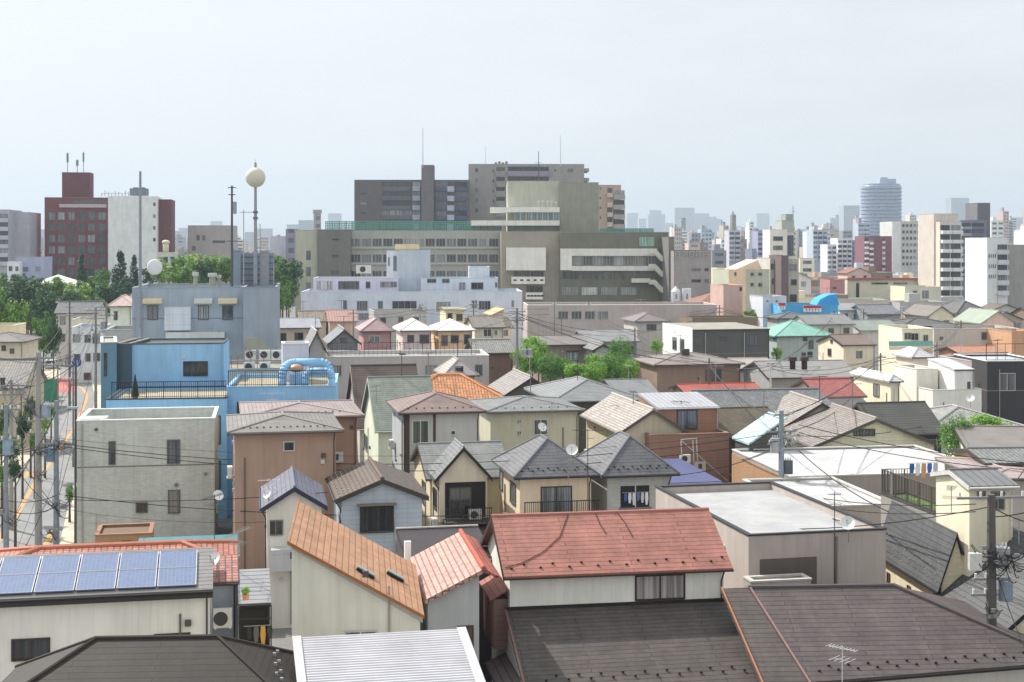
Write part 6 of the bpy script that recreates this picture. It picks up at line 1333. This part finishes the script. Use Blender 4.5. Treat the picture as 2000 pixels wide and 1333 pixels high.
for i, (px, yt, yb, Y, w, k, lb) in enumerate([(15, 560, 660, 215, 70, 'g1', 'bright rounded tree at the frame edge above the eaves'), (40, 530, 605, 280, 90, 'd1', 'dark broad tree before the bluish office'), (5, 525, 600, 300, 60, 'g2', 'tree cut by the frame under the lavender slab'), (90, 555, 640, 260, 66, 'd1', 'deep green tree left of the bare street pole'), (85, 600, 690, 212, 46, 'g2', 'olive street tree beside the crossing'), (105, 610, 700, 206, 34, 'd1', 'narrow dark street tree by the signals'), (120, 548, 590, 305, 60, 'g1', 'round tree before the pale green hall'), (160, 497, 560, 350, 28, 'c1', 'conifer before the brick block'), (200, 518, 560, 340, 30, 'g2', 'small tree between the conifers'), (235, 492, 570, 335, 40, 'c1', 'tallest dark conifer before the white slab'), (262, 500, 570, 338, 26, 'c1', 'slim conifer beside the tallest dark conifer'), (185, 535, 590, 300, 64, 'g2', 'broad tree below the brick block windows'), (150, 552, 600, 280, 60, 'g3', 'light green tree in front of the hall'), (215, 548, 600, 290, 60, 'd1', 'shaded tree behind the tile roofed shop'), (60, 548, 600, 285, 60, 'g3', 'yellow green tree before the hall roof'), (243, 540, 585, 300, 40, 'd1', 'dark tree touching the concrete building'), (28, 590, 640, 230, 44, 'd1', 'dark gap filling tree behind the cream eaves'),
  (330, 505, 560, 320, 70, 'g3', 'park tree just right of the dish antenna'), (372, 496, 560, 335, 76, 'g3', 'sunny park tree below the taupe corner block'), (420, 497, 560, 330, 80, 'g1', 'wide sunny park tree behind the ventilators'), (545, 497, 560, 330, 60, 'g1', 'park tree beside the olive block wall'), (560, 515, 600, 310, 50, 'g2', 'taller shaded park tree against the olive block'), (548, 545, 605, 280, 40, 'g2', 'lower park tree beside the concrete building'), (295, 512, 560, 325, 40, 'd1', 'dark park tree behind the round antenna'), (395, 515, 560, 310, 60, 'g2', 'park tree behind the roof parapet'), (350, 520, 560, 300, 50, 'g1', 'lower bright park tree behind the fan unit'), (450, 505, 560, 325, 50, 'g3', 'park tree behind the dark antenna mast'), (525, 505, 560, 335, 40, 'g3', 'park tree behind the grey flue'),
  (0, 600, 650, 240, 40, 'g3', 'sunlit tree over the cream roofed corner house'), (62, 650, 700, 190, 34, 'g2', 'roadside tree beside the parked cars'), (135, 505+60, 600, 270, 44, 'd1', 'dark tree behind the far street poles'), (100, 540, 575, 300, 50, 'g1', 'treetop left of the conifer group')]):
    tree(k, px, yt, yb, Y, w, lb)
for i in range(26):
    px = rnd.uniform(-10, 250); Y = rnd.uniform(225, 330); w = rnd.uniform(40, 66)*270/Y; yt = 475+rnd.uniform(9.5, 13)*2800/Y
    if 95 < px < 260 and Y < 262: continue
    tree(rnd.choice(('d1', 'd1', 'g2', 'g1')), px, yt, yt+w*1.1, Y, w, ('dark', 'broad', 'olive', 'bushy', 'ragged', 'dense', 'shaded', 'leafy', 'small', 'rounded', 'tall', 'spreading', 'dull')[i % 13]+(' green tree in the park mass before the brick block' if px > 120 else ' green tree in the park mass under the lavender slab')+(', lower row' if i > 12 else ''), 'park trees')
for i in range(16):
    px = rnd.uniform(325, 575); Y = rnd.uniform(285, 345); w = rnd.uniform(36, 60); yt = 497+rnd.uniform(0, 14)
    tree(rnd.choice(('g1', 'g2', 'g3', 'd1')), px, yt, yt+w, Y, w, ('lime', 'dark', 'broad', 'pale', 'ragged', 'sunny', 'shaded', 'leafy')[i % 8]+(' park tree near the ball antenna mast' if px > 450 else ' park tree between the dish and the ventilators')+(', deeper in' if i > 7 else ''), 'park trees')
# flower shrubs along the pavement
for i, (px, yt, yb, Y, w) in enumerate(((68, 845, 880, 112, 22), (88, 810, 850, 122, 22), (136, 945, 985, 102, 18), (5, 905, 945, 97, 30), (100, 790, 815, 135, 16))):
    tree('n1' if i % 2 else 'n2', px, yt, yb, Y, w, ('pavement shrub beside the paired poles', 'pavement shrub further up the street', 'planted shrub at the grey block corner', 'shrub cut by the frame beside the road', 'small shrub near the green fence panel')[i])
# ================================================================ street at the left
HBL = HB('cream corner house with a grey hipped roof at the frame edge', -60, 668, 50, 172, 8, 'hip', 650, ST+'c0b49c', SL+'84807e', 'cream_corner_house', rot=4); HBL.wins([('F', 3, 675, 12, 686), ('F', 19, 681, 28, 691)], frame='metal:6a665c')
HB('cream flat topped stair house behind the grey hipped corner house', -30, 637, 26, 182, 6, 'flat', wall='stucco:dccca0', name='stair_house', cat='house', cap='plain:e4dcc0', rot=4)
HB('beige gabled house with a sloping tile verge beside the street poles', -60, 760, 48, 138, 9, 'gx', 702, ST+'b8a684', K+'8a8680', 'beige_gabled_house', rot=4).wins([('F', 0, 738, 10, 756)], frame='metal:5a564c')
HB('dark tiled shop house behind the bare street pole', 105, 612, 195, 232, 9, 'gx', 590, ST+'b4aca8', K+'6c6e74', 'dark_tiled_shop', rot=8).auto(3, 2)
HB('white and beige shop building with a lettered fascia by the far poles', 140, 625, 218, 222, 8, 'flat', wall='stucco:c8c0a8', name='fascia_shop', cat='shop', cap='plain:c8ccc4', rot=8).auto(4, 2)
HB('white fronted shop with blue grey awnings beside the road', 140, 640, 200, 205, 9, 'flat', wall='stucco:b4bcc8', name='awning_shop', cat='shop', cap='plain:ccd4dc', rot=8).auto(3, 3)
HB('pink roofed white house before the park trees', 208, 598, 262, 195, 8, 'hip', 577, ST+'ccd8c8', 'plain:d0b4ac', 'pink_roof_house', rot=8).wins([('F', 222, 608, 230, 626)], frame='metal:7a8078')
HB('long grey low building along the street behind the blue tower', 205, 645, 262, 165, 8, 'flat', wall='stucco:9a9c9e', name='long_grey_building', cat='building', rot=8)
def car(px, py, c, label, rz=0.25, Y=None):
    p = PZ(px, py, .02); e = empty('car', p, rz); tag(e, label, 'car', 'cars on the street')
    m = MB().prism([(-.8, -2, .3), (-.8, 2, .3), (-.8, 2, .75), (-.8, 1.2, .85), (-.8, .7, 1.4), (-.8, -1.5, 1.45), (-.8, -2, .9)], (1.6, 0, 0)); m.build('body', 'metal:'+c, e)
    MB().prism([(-.82, .75, .88), (-.82, .58, 1.33), (-.82, -1.4, 1.36), (-.82, -1.6, .9)], (1.64, 0, 0)).box(-.7, .7, -2.0, -1.75, .95, 1.35).build('windows', 'glass:20262c', e)
    for sx in (-.8, .66):
        for sy in (-1.25, 1.25): w = MB(); w.bar((sx, sy, .31), (sx+.14, sy, .31), .31, 14); w.build('wheel', 'plain:1c1c1c', e)
    for sx in (-.6, .6): MB().box(sx-.12, sx+.12, -2.03, -2.001, .65, .82).build('tail_light', 'plain:b02020', e)
car(60, 745, 'd8dce0', 'white small car parked beside the green fence panel'); car(100, 720, 'c8ccd4', 'silver car stopped at the crossing'); car(148, 728, '9aa0a8', 'grey car turning at the far bend', .5); car(72, 718, '4c6ca8', 'blue car beyond the green fence panel')
p = PZ(90, 800, 0); e = empty('fence_panel', p, .3); tag(e, 'green mesh fence panel beside the pavement', 'fence'); MB().box(-1.3, 1.3, -.03, .03, .8, 3.6).build('panel', 'plain:2c8c68', e); MB().box(-1.3, -1.2, -.05, .05, 0, 3.7).box(1.2, 1.3, -.05, .05, 0, 3.7).build('posts', 'metal:6a6c6c', e)
# ================================================================ poles and wires
INS = MB().cyl((0, 0, 0), .05, .2, 8).mesh('insulator', M('plain:e4e4e0'))
def pole(px, ytop, Y, label, arms=((.96, 1.0), (.88, .9)), tr=None, lamp=False, r=.16, color='conc:9a9a98', az=0.2, lean=0):
    t = PW(px, ytop, Y); h = t.z; e = empty('utility_pole', (t.x, Y, 0), az); tag(e, label, 'utility pole')
    MB().bar((0, 0, 0), (lean, 0, h), r, 10, r*.62).build('pole', color, e)
    for i, (f, w) in enumerate(arms):
        z = h*f; o = MB().box(-w, w, -.05, .05, z-.05, z+.05).build('crossarm', 'metal:8a8c8e', e)
        for k in range(4):
            q = bpy.data.objects.new('insulator', INS); COL.objects.link(q); q.parent = o; q.location = (-w+.12+(2*w-.24)*k/3, 0, z+.05)
    if tr:
        for (dx, z, c) in tr:
            o = MB().cyl((dx, 0, z), .3, .85, 14).box(dx-.08 if dx > 0 else dx, dx+.0 if dx > 0 else dx+.08, -.05, .05, z+.3, z+.4).build('transformer', 'metal:'+c, e); m = MB()
            for k in range(3): m.cyl((dx-.15+.15*k, 0, z+.85), .04, .18, 6)
            m.build('bushings', 'plain:d0d0d0', o)
    m = MB()
    for k in range(6): z = h*.25+k*h*.07; m.bar((-.16 if k % 2 else .16, 0, z), (-.34 if k % 2 else .34, 0, z), .02)
    m.build('step_bolts', 'metal:7a7a7c', e)
    if lamp: MB().bar((0, 0, h*lamp), (.9, -.3, h*lamp+.25), .04).box(.7, 1.4, -.42, -.22, h*lamp+.2, h*lamp+.32).build('street_lamp', 'metal:b8c0c4', e)
    return e, h
pole(75, 688, 92, 'tall concrete pole beside the road, left of the lamp pole'.replace(', left of', ' next to'), ((.97, .8), (.66, .7), (.6, .6)), [( .45, 8.8, '9cb0c4')], r=.25)
pole(110, 783, 92, 'bluish pole with tangled cables over the yellow line', ((.96, .7), (.72, .9)), [(-.35, 6.0, '6c90ac')], lamp=.93, r=.21, color='metal:8c98a4')
pole(148, 692, 95, 'thin dark pole standing at the grey block corner', ((.5, .3),), r=.11, color='metal:54565a')
pole(12, 790, 84, 'pole with a blue transformer at the frame edge', ((.97, .8), (.8, .8)), [(.1, 7.6, '8cacc4')], r=.18, color='metal:8a94a0')
pole(22, 742, 100, 'weathered pole beside the frame edge shrubs', ((.96, .9), (.9, .8)), r=.17)
pole(136, 585, 172, 'bare dark pole rising before the tree mass', ((.93, .5), (.85, .4)), r=.16, color='metal:6a6868')
pole(187, 600, 160, 'far pole with a transformer next to the blue tower', ((.97, 1.1), (.9, 1.0)), [(.4, 8.8, '9a9ea4')], r=.18, color='metal:84868a')
pole(208, 592, 176, 'far pole before the pink roofed house', ((.96, 1.2), (.88, 1.0)), [(-.4, 9.5, 'a0a4a8')], r=.18, color='metal:84868a')
pole(113, 712, 120, 'slim signal pole with an arm over the road', ((.99, 1.6),), r=.09, color='metal:707478'); pole(143, 700, 128, 'signal pole carrying a round blue sign', ((.8, .4),), r=.09, color='metal:707478')
p = PW(150, 708, 127.5); e = empty('road_sign', p, 0); tag(e, 'round blue road sign on the signal pole', 'road sign'); MB().bar((0, -.02, 0), (0, .02, 0), .42, 20).build('disc', 'plain:2c50b0', e); MB().box(-.06, .06, -.03, -.021, -.22, .2).build('arrow', 'plain:e8e8e8', e)
pole(1010, 602, 150, 'central pole with a three part transformer before the garden tree', ((.97, .9), (.9, .8), (.84, .7)), [(.75, 8.0, 'a0aaae'), (1.35, 8.0, 'a0aaae')], r=.18, color='conc:8a8480')
pole(820, 594, 188, 'slim grey pole crossing the pinkish white roof', ((.93, 1.3), (.86, 1.0)), r=.17, color='conc:9a9690')
pole(1526, 802, 90, 'pale pole wrapped in fittings above the white roof', ((.97, .5), (.86, .9), (.78, .9)), [(.45, 5.5, '5a646c'), (-.42, 6.9, 'a8b0b4')], r=.24, color='metal:8c9aa6')
pole(1936, 966, 60.5, 'large dark pole with a white box and ribbed transformer before slate roofs', ((.985, 1.5), (.62, .8), (.55, .9)), [(.62, 4.9, '8494a4'), (.5, 6.3, 'b0b4b4')], r=.27, color='conc:5c5854', az=.1)
pole(1877, 626, 214, 'brown pole above the rusty orange roof', ((.95, .8),), r=.12, color='plain:5c4a40'); pole(1687, 604, 220, 'dark pole before the green grey hall', ((.95, .7),), r=.12, color='plain:4c4a4c'); pole(1629, 608, 216, 'dark thin pole beside the mint roof', ((.95, .5),), r=.12, color='plain:4c4a4c'); pole(1762, 598, 224, 'white thick pole before the dark hip roof', ((.97, .4),), r=.2, color='metal:c4c8cc')
pole(1083, 588, 224, 'thin grey pole before the taupe hall', ((.95, .4),), r=.12, color='metal:8a8c8c'); pole(1505, 708, 150, 'white lamp pole beside the weathered tiled roofs', ((.98, .4),), r=.13, color='metal:d8d8d4')
p = PW(1904, 1097, 59.8); e = empty('junction_box', p); tag(e, 'white equipment box strapped to the large dark pole', 'junction box'); MB().box(-.25, .25, -.15, .15, -.35, .35).build('case', 'metal:d4d4d0', e); MB().bar((.25, 0, .2), (.7, 0, .25), .03).build('bracket', 'metal:6a6a6a', e)
def cable(px, py, Y, label, seed=0, s=.8, n=9, c='plain:3a3a3c'):
    """coil of drooping service cables fixed at a pole"""
    r = random.Random(seed); p = PW(px, py, Y); e = empty('cable_bundle', p); tag(e, label, 'cable'); m = MB()
    for k in range(n):
        a = Vector((r.uniform(-.2, .2), r.uniform(-.2, .2), r.uniform(-.3, .3)))*s; b_ = Vector((r.uniform(-1, 1), r.uniform(-.5, .5), r.uniform(-.9, .6)))*s; c_ = (a+b_)/2+Vector((0, 0, -r.uniform(.2, .8)*s))
        m.path([a*(1-t)**2+c_*2*t*(1-t)+b_*t*t for t in [j/7 for j in range(8)]], .02, 4)
    m.build('loops', c, e); m = MB()
    for k in range(4): q = Vector((r.uniform(-.5, .5), r.uniform(-.2, .2), r.uniform(-.4, .4)))*s; m.box(q.x-.1, q.x+.1, q.y-.06, q.y+.06, q.z-.08, q.z+.08)
    m.build('junctions', 'metal:8c8e90', e)
cable(112, 868, 91.5, 'dark splice knot and loops on the bluish pole', 1, .9, 12); cable(78, 880, 91.6, 'cable loops around the tall concrete pole', 2, .8, 10); cable(110, 985, 91.5, 'lower tangle of service cables on the bluish pole', 3, 1.1, 14); cable(78, 925, 91.7, 'hanging cable coils below the loops on the concrete pole', 8, .7, 8)
cable(1936, 1085, 60.0, 'black cable knot on the large dark pole', 4, .9, 20); cable(1970, 1095, 60.1, 'crisscross brackets and cables beyond the large dark pole', 5, .9, 20, 'plain:2e2e30'); cable(1545, 850, 89.6, 'pale fittings cluster on the pale pole', 6, 1.2, 22, 'metal:b4b4b0'); cable(1550, 952, 89.4, 'lower cable cluster on the pale pole', 9, 1.1, 20, 'metal:8c8c8c'); cable(1940, 1195, 60.0, 'cable loops near the foot of the large dark pole', 10, .5, 9); cable(187, 650, 159.5, 'pale cable tangle on the far transformer pole', 11, 1.2, 12, 'metal:8c8c90'); cable(205, 640, 175, 'cable tangle before the pink roofed house', 12, 1.3, 12, 'metal:8c8c90'); cable(130, 700, 130, 'cable tangle over the signal poles', 13, 1.3, 14, 'metal:6c6c72'); cable(20, 800, 99, 'cable tangle on the weathered pole', 14, 1.0, 12, 'metal:7c7c80'); cable(1010, 625, 149.5, 'cable tangle at the top of the central pole', 15, .8, 10, 'metal:7c7c80'); cable(822, 600, 187, 'cable tangle at the top of the slim grey pole', 16, 1.0, 10, 'metal:6c6c70'); cable(12, 1010, 84, 'cable loops low on the frame edge pole', 17, 1.0, 10)
def wire(p0, p1, sag, label, r=.028, c='plain:2c2c2e', n=14):
    a, b_ = PW(*p0), PW(*p1); m = MB(); pts = [a.lerp(b_, t/n)-Vector((0, 0, sag*4*(t/n)*(1-t/n)))-a for t in range(n+1)]; m.path(pts, r, 4)
    o = m.build('overhead_wire', c); o.location = a; tag(o, label, 'wire', 'overhead wires')
wire((125, 868, 91), (1520, 846, 89.5), 1.6, 'upper long wire from the bluish pole to the pale pole'); wire((125, 873, 91), (1520, 862, 89.5), 1.7, 'second long wire from the bluish pole to the pale pole'); wire((75, 852, 92), (1520, 838, 90), 1.5, 'thin long wire above the other two long wires', .013)
wire((128, 968, 91), (1018, 1006, 76), .5, 'lower wire crossing the grey block and the blue grey house'); wire((128, 976, 91), (640, 962, 76), .25, 'wire ending at the blue grey gabled house'); wire((128, 995, 91), (520, 1020, 74), .3, 'low thin wire crossing the foot of the grey block', .013)
wire((0, 890, 86), (110, 868, 91.5), .1, 'thick short wire entering from the frame edge', .03); wire((0, 884, 86), (75, 872, 91.5), .1, 'thin short wire entering from the frame edge')
wire((0, 975, 84), (110, 968, 91.5), .3, 'sagging wire over the road marking'); wire((0, 992, 84), (110, 990, 91.5), .4, 'lower sagging wire over the road')
for i, (a, b_) in enumerate((((28, 1085), (75, 960)), ((40, 1085), (92, 980)), ((50, 1070), (110, 930)), ((5, 1060), (75, 900)))): wire((a[0], a[1], 84), (b_[0], b_[1], 91.6), .1, ('guy wire', 'second guy wire', 'third guy wire', 'steepest guy wire')[i]+' slanting to the roadside poles', .014)
wire((1560, 830, 90), (2010, 905, 84), .3, 'wire from the pale pole over the old tiled gable'); wire((1560, 845, 90), (2010, 918, 84), .4, 'second wire from the pale pole over the white roof'); wire((1560, 880, 90), (1735, 1000, 70), .3, 'service wire dropping to the roof terrace'); wire((1560, 965, 89), (1905, 985, 60.5), .3, 'wire joining the pale pole and the large dark pole'); wire((1560, 980, 89), (1905, 1000, 60.5), .35, 'lower wire joining the pale pole and the large dark pole'); wire((1945, 995, 60.5), (2030, 1025, 60), .1, 'wire leaving the large dark pole at the frame edge'); wire((1950, 1130, 60.5), (2030, 1330, 54), .2, 'steep cable falling from the large dark pole', .02); wire((1530, 960, 89.5), (1640, 1018, 70), .2, 'service wire to the mast on the taupe building')
wire((1530, 862, 90), (1430, 900, 108), .3, 'service wire to the red brown house'); wire((1530, 870, 90), (1300, 930, 92), .4, 'service wire to the stone faced house'); wire((1530, 845, 90), (1660, 780, 130), .5, 'wire climbing to the grey metal roof'); wire((1530, 850, 90), (1900, 800, 135), .9, 'wire to the white stepped house'); wire((1936, 985, 60.5), (2010, 900, 84), .3, 'wire rising to the ribbed roof'); wire((1936, 990, 60.5), (1280, 1010, 78), .8, 'wire from the large dark pole over the taupe roof'); wire((1936, 1010, 60.5), (2040, 990, 62), .1, 'upper wire leaving at the frame edge by the slate roofs'); wire((1945, 1085, 60.5), (2030, 1075, 62), .05, 'black thick cable leaving the knot', .035)
wire((640, 690, 160), (1005, 622, 150), .6, 'distant wire over the dusty pink house', .02, 'plain:4c4c50'); wire((820, 602, 188), (1008, 612, 150), .5, 'distant wire between the slim and central poles', .02, 'plain:4c4c50'); wire((1012, 612, 150), (1504, 715, 150), 1.2, 'distant wire over the garden trees', .02, 'plain:4c4c50'); wire((1012, 640, 150), (1300, 700, 158), .8, 'distant wire to the taupe hipped roof', .02, 'plain:4c4c50')
pole(1150, 590, 232, 'thin dark pole before the long taupe hall windows', ((.95, .5),), r=.12, color='metal:6c6c6c'); pole(1405, 596, 226, 'pole at the end of the long taupe hall', ((.95, .7), (.88, .6)), r=.13, color='metal:7c7c7c'); pole(1240, 640, 196, 'pole behind the tallest garden tree', ((.95, .6),), r=.14, color='metal:6a6866'); pole(925, 588, 216, 'pole before the olive mansard house', ((.95, .7), (.86, .6)), r=.13, color='metal:6a6866'); pole(690, 605, 205, 'pole beside the rust striped roof', ((.95, .7),), r=.13, color='metal:7a7876'); pole(1830, 668, 172, 'pole before the attic box', ((.95, .6),), r=.13, color='metal:8a8a88'); pole(1720, 690, 150, 'pole behind the cream corner house', ((.95, .6),), r=.13, color='metal:6a6a6a'); pole(1385, 700, 146, 'pole beside the bright red roof edge', ((.95, .6),), r=.13, color='metal:6a6a6a')
mp_ = [(690, 612, 205), (820, 602, 188), (925, 595, 216), (1010, 612, 150), (1150, 597, 232), (1240, 648, 196), (1405, 602, 226), (1505, 715, 150), (1629, 615, 216), (1687, 612, 220), (1762, 605, 224), (1877, 634, 214), (1830, 676, 172), (1720, 698, 150), (1385, 708, 146), (1526, 812, 90)]
NM = ['the rust striped roof', 'the pinkish white roof', 'the olive mansard house', 'the central pole', 'the taupe hall', 'the tallest garden tree', 'the hall end', 'the lamp pole', 'the mint roof', 'the green grey hall', 'the dark hip roof', 'the rusty orange roof', 'the attic box', 'the cream corner house', 'the red roof edge', 'the pale pole']
for i, (p_, q_) in enumerate(((0, 1), (1, 2), (2, 3), (2, 4), (4, 5), (5, 6), (4, 6), (6, 8), (8, 9), (9, 10), (10, 11), (7, 8), (7, 12), (12, 11), (13, 12), (7, 13), (14, 7), (3, 14), (14, 15), (15, 13), (5, 14), (3, 5))):
    for dz in (0, 5 if i % 2 else 7):
        a, c_ = mp_[p_], mp_[q_]; wire((a[0], a[1]+dz, a[2]), (c_[0], c_[1]+dz, c_[2]), rnd.uniform(.4, 1.2), ('upper' if dz == 0 else 'lower')+' distant wire from '+NM[p_]+' to '+NM[q_], .028, 'plain:48484c')
ends = [(75, 700, 92), (75, 860, 92), (110, 800, 92), (110, 875, 91.5), (148, 700, 95), (22, 750, 100), (12, 800, 84), (110, 985, 91.5)]
fars = [(136, 595, 172), (187, 610, 160), (208, 602, 176), (113, 716, 120), (143, 705, 128), (187, 640, 160), (136, 640, 172), (240, 640, 165), (-20, 700, 110), (-20, 820, 88), (-20, 940, 84), (-20, 760, 96)]
AD = ['sagging', 'thin', 'taut', 'dark', 'looping', 'slack', 'upper', 'middle', 'lower', 'grey', 'short', 'long', 'slanting', 'crossing', 'drooping', 'steep', 'faint', 'paired', 'single', 'high', 'low', 'black', 'loose', 'tight', 'narrow', 'heavy', 'fine', 'curved', 'straight', 'outer', 'inner', 'tilted']
for i in range(32):
    a = ends[i % 8]; c_ = fars[(i*5+i//8) % 12]; j = lambda: rnd.uniform(-12, 12)
    wire((a[0], a[1]+j(), a[2]), (c_[0], c_[1]+j(), c_[2]), rnd.uniform(.3, 1.4), AD[i]+' street wire '+('running up the road' if c_[2] > 115 else 'entering from the frame edge'), rnd.choice((.014, .02, .026)), rnd.choice(('plain:3a3a3c', 'plain:5c5c60', 'plain:2a2a2c')))
cable(40, 760, 100, 'fittings cluster over the beige gabled house', 21, 1.2, 16, 'metal:9c9ca0'); cable(60, 790, 92, 'hanging cable knot beside the pole transformer', 22, 1.0, 14, 'metal:6c6c70'); cable(20, 880, 84, 'cable knot on the frame edge pole', 23, 1.0, 14); cable(150, 650, 165, 'pale cable cluster over the awning shop', 24, 1.8, 16, 'metal:a0a0a8'); cable(100, 1040, 91.5, 'cable loops low on the bluish pole', 25, .8, 10)
for i, (px, y, Y, w, hgt) in enumerate(((44, 858, 112, 30, 60), (20, 900, 100, 36, 60), (60, 820, 122, 26, 50), (3, 850, 105, 34, 70), (30, 940, 94, 30, 46))):
    tree('d1' if i % 2 == 0 else 'g2', px, y-hgt, y, Y, w, ('dark hedge like tree beyond the pavement', 'dull green bush behind the weathered pole', 'roadside bush near the green fence panel', 'dense bush cut by the frame beside the pavement', 'low bush before the frame edge pole')[i])
# ================================================================ aerials, dishes, laundry
antenna(188, 1005, 81, 1.6, 'pale aerial at the foot of the grey block', 2.6); antenna(419, 966, 72, 4.6, 'tall dark mast with many rods before the grey block edge', 1.2, 12, 2.0, 'metal:5a5a5c'); antenna(465, 1036, 60, 3.2, 'multi rod aerial beside the salmon tiles', 1.3, 12, 2.2); antenna(525, 935, 76, 1.0, 'aerial on the lavender blue roof', .3, 8, 1.1, 'metal:d0d0d0')
antenna(1148, 838, 83, 4.6, 'tall dark aerial mast between the two hipped houses', 3.0, 12, 1.8, 'metal:3a3a3c'); antenna(1630, 962, 65.4, 3.3, 'thin dark aerial mast fixed to the taupe building', .2, 6, .6, 'metal:4a4a4c'); antenna(1645, 1262, 56.2, 1.6, 'white aerial standing on the large brown slate roof', 2.4, 9, 1.2, 'metal:e4e4e4'); antenna(1078, 786, 108, 1.7, 'aerial on the olive beige house ridge', .4); antenna(531, 766, 96, 2.2, 'aerial before the sky blue wall', .1, 9, 1.6, 'metal:c8ccd0'); antenna(1205, 790, 118, 2.6, 'thin aerial over the speckled roof', .3); antenna(890, 716, 150, 2.0, 'aerial on the mauve mansard roof', 2.6, 8, 1.4, 'metal:d0d0cc'); antenna(836, 690, 158, 2.6, 'aerial post on the taupe flat roof', .5)
antenna(1858, 950, 67, 1.2, 'aerial beside the curved roof', 1.2); antenna(735, 752, 118, 1.6, 'aerial on the mossy slate roof', 1.4); antenna(1990, 1010, 64, 1.2, 'aerial on the dark slate roof by the frame edge', .9); antenna(600, 612, 214, 2.0, 'aerial over the brown tiled roof', .9); antenna(1575, 694, 160, 2.0, 'aerial above the dark round vents', .3); antenna(1110, 898, 86, 1.6, 'small aerial between the two hipped roofs', 1.0)
dish(424, 1092, 59.5, .3, 'grey dish at the corner of the solar house', -.6); dish(1657, 1022, 66.5, .33, 'white dish on the edge of the taupe flat roof', -.4); dish(1118, 879, 87, .36, 'white dish on the beige house ridge', -.2); dish(1057, 835, 108, .36, 'white dish before the olive beige house window', .5); dish(424, 968, 74, .28, 'white dish beside the tall dark mast', .6); dish(1896, 778, 138, .4, 'dish on the white stepped house wall', -.6); dish(525, 965, 75, .24, 'dish on the lavender blue roof slope', -.5)
p = PZ(150+25, 1078, 3); e = empty('globe_lamp', PW(174, 1075, 74)); tag(e, 'white ball float cover behind the salmon tiles', 'globe'); MB().ball((0, 0, 0), .22, 14, 10).build('globe', 'plain:e8e8e8', e, True); MB().bar((0, 0, -1), (0, 0, -.2), .03).build('stem', 'metal:8a8a8a', e)
q = PW(1776, 966, 76); laundry(q, TH, ['2c68c0', 'ececf0', 'e0a070', '4c78c8', 'c8ccdc'], 'blue, white and orange laundry drying on the roof terrace', .34, 1.65)
q = balc.W((.25, -.35, balc.z0-2.6)); laundry(q, TH, ['3a4038', '70706c', 'e8a820', '48504c'], 'yellow and dark clothes drying on the covered balcony', .27, 1.7)
p = PW(480, 1110, 57); e = empty('hanging_plant', p); tag(e, 'orange flowering plant under the grey sheet awning', 'plant'); m = bpy.data.objects.new('foliage', CR['n1']); COL.objects.link(m); m.parent = e; m.scale = (.18, .18, .2); m.location = (0, 0, -.9); MB().cyl((0, 0, -1.25), .12, .2, 10, .15).build('pot', 'stucco:c07840', e)
ac(PW(435, 1228, 58.0), TH, 'grey white fan unit beside the solar panel house', .75, .3, .8)
ac(PW(1338, 905, 108.5), TH, 'dark pair of pots on the lower roof of the brick coloured house'.replace('dark pair of pots', 'fan unit'))
# low white roofed halls at the right
b = HB('long bright white roofed hall with brown tiled flank below the old gable', 1545, 932, 1945, 94, 12.5, 'flat', wall='stucco:8a8480', name='white_roof_hall', cat='hall', cap='plain:c8c6c0', ph=.12, deck='deck:f4f4f4', rot=9)
MB().box(-.04, -.003, 0, b.D, 0, b.zt-.25).build('brown_flank', 'tilewall:a47c58', b.o)
b = HB('smaller white flat roof in front of the bright white hall', 1556, 992, 1750, 80, 9.5, 'flat', wall='stucco:a89c90', name='small_white_hall', cat='hall', cap='plain:c8c4bc', ph=.1, deck='deck:eeeeee', rot=9); b.auto(4, 1)
b = HB('ribbed brown tile roof at the frame edge beside the leafy tree', 1885, 872, 2060, 96, 8, 'gx', 832, ST+'d0c4b0', 'corr:a09690', 'ribbed_roof_house', rot=-6); b.auto(3, 1)
HB('pale grey old tile roof between the white house and the leafy tree', 1812, 838, 2010, 122, 10, 'hip', 795, ST+'b4b0a4', K+'a8a8a6', 'pale_tile_roof_house', rot=5)
HB('grey tile cottage before the ribbed brown roof', 1925, 905, 2040, 86, 6, 'gx', 876, ST+'c8ac6c', K+'8c9090', 'grey_tile_cottage', rot=4)
HB('dusty mauve roof behind the curved roof house', 1930, 935, 2060, 82, 8, 'hip', 908, ST+'a89c94', 'hseam:b4a09c', 'dusty_mauve_house', rot=5)
HB('low grey house roof with two dark round vents', 1500, 738, 1680, 152, 10, 'gx', 706, ST+'8a8a88', 'hseam:9a9894', 'vented_roof_house', rot=8)
HB('pale old roof in front of the charcoal row', 1440, 722, 1520, 166, 8, 'gx', 700, ST+'b0a8a0', 'hseam:b8aca4', 'pale_old_roof_house', rot=8)
for i, px in enumerate((1548, 1571)):
    p = PW(px, 722, 150); e = empty('roof_vent', p); tag(e, ('dark round vent on the low grey roof, nearer the lamp pole', 'dark round vent on the low grey roof beside the antenna')[i].replace('nearer', 'next to'), 'vent'); MB().cyl((0, 0, 0), .3, .9, 12).build('stack', 'plain:3a3034', e); MB().cyl((0, 0, .9), .48, .4, 12, .4).build('cowl', 'plain:4a3c40', e)
# ================================================================ air
hz = MB().box(-4200, 4200, -60, 7600, -1.5, 290).build('haze', 'plain:ffffff'); tag(hz, None, None, None, 'stuff')
hm = bpy.data.materials.new('haze'); hm.use_nodes = True; nt = hm.node_tree; nt.nodes.clear()
mo = nt.nodes.new('ShaderNodeOutputMaterial'); pv = nt.nodes.new('ShaderNodeVolumePrincipled')
pv.inputs['Density'].default_value = .00018; pv.inputs['Color'].default_value = (.70, .84, .98, 1); pv.inputs['Anisotropy'].default_value = .2
nt.links.new(pv.outputs[0], mo.inputs['Volume']); hm.cycles.homogeneous_volume = True
hz.data.materials.clear(); hz.data.materials.append(hm)
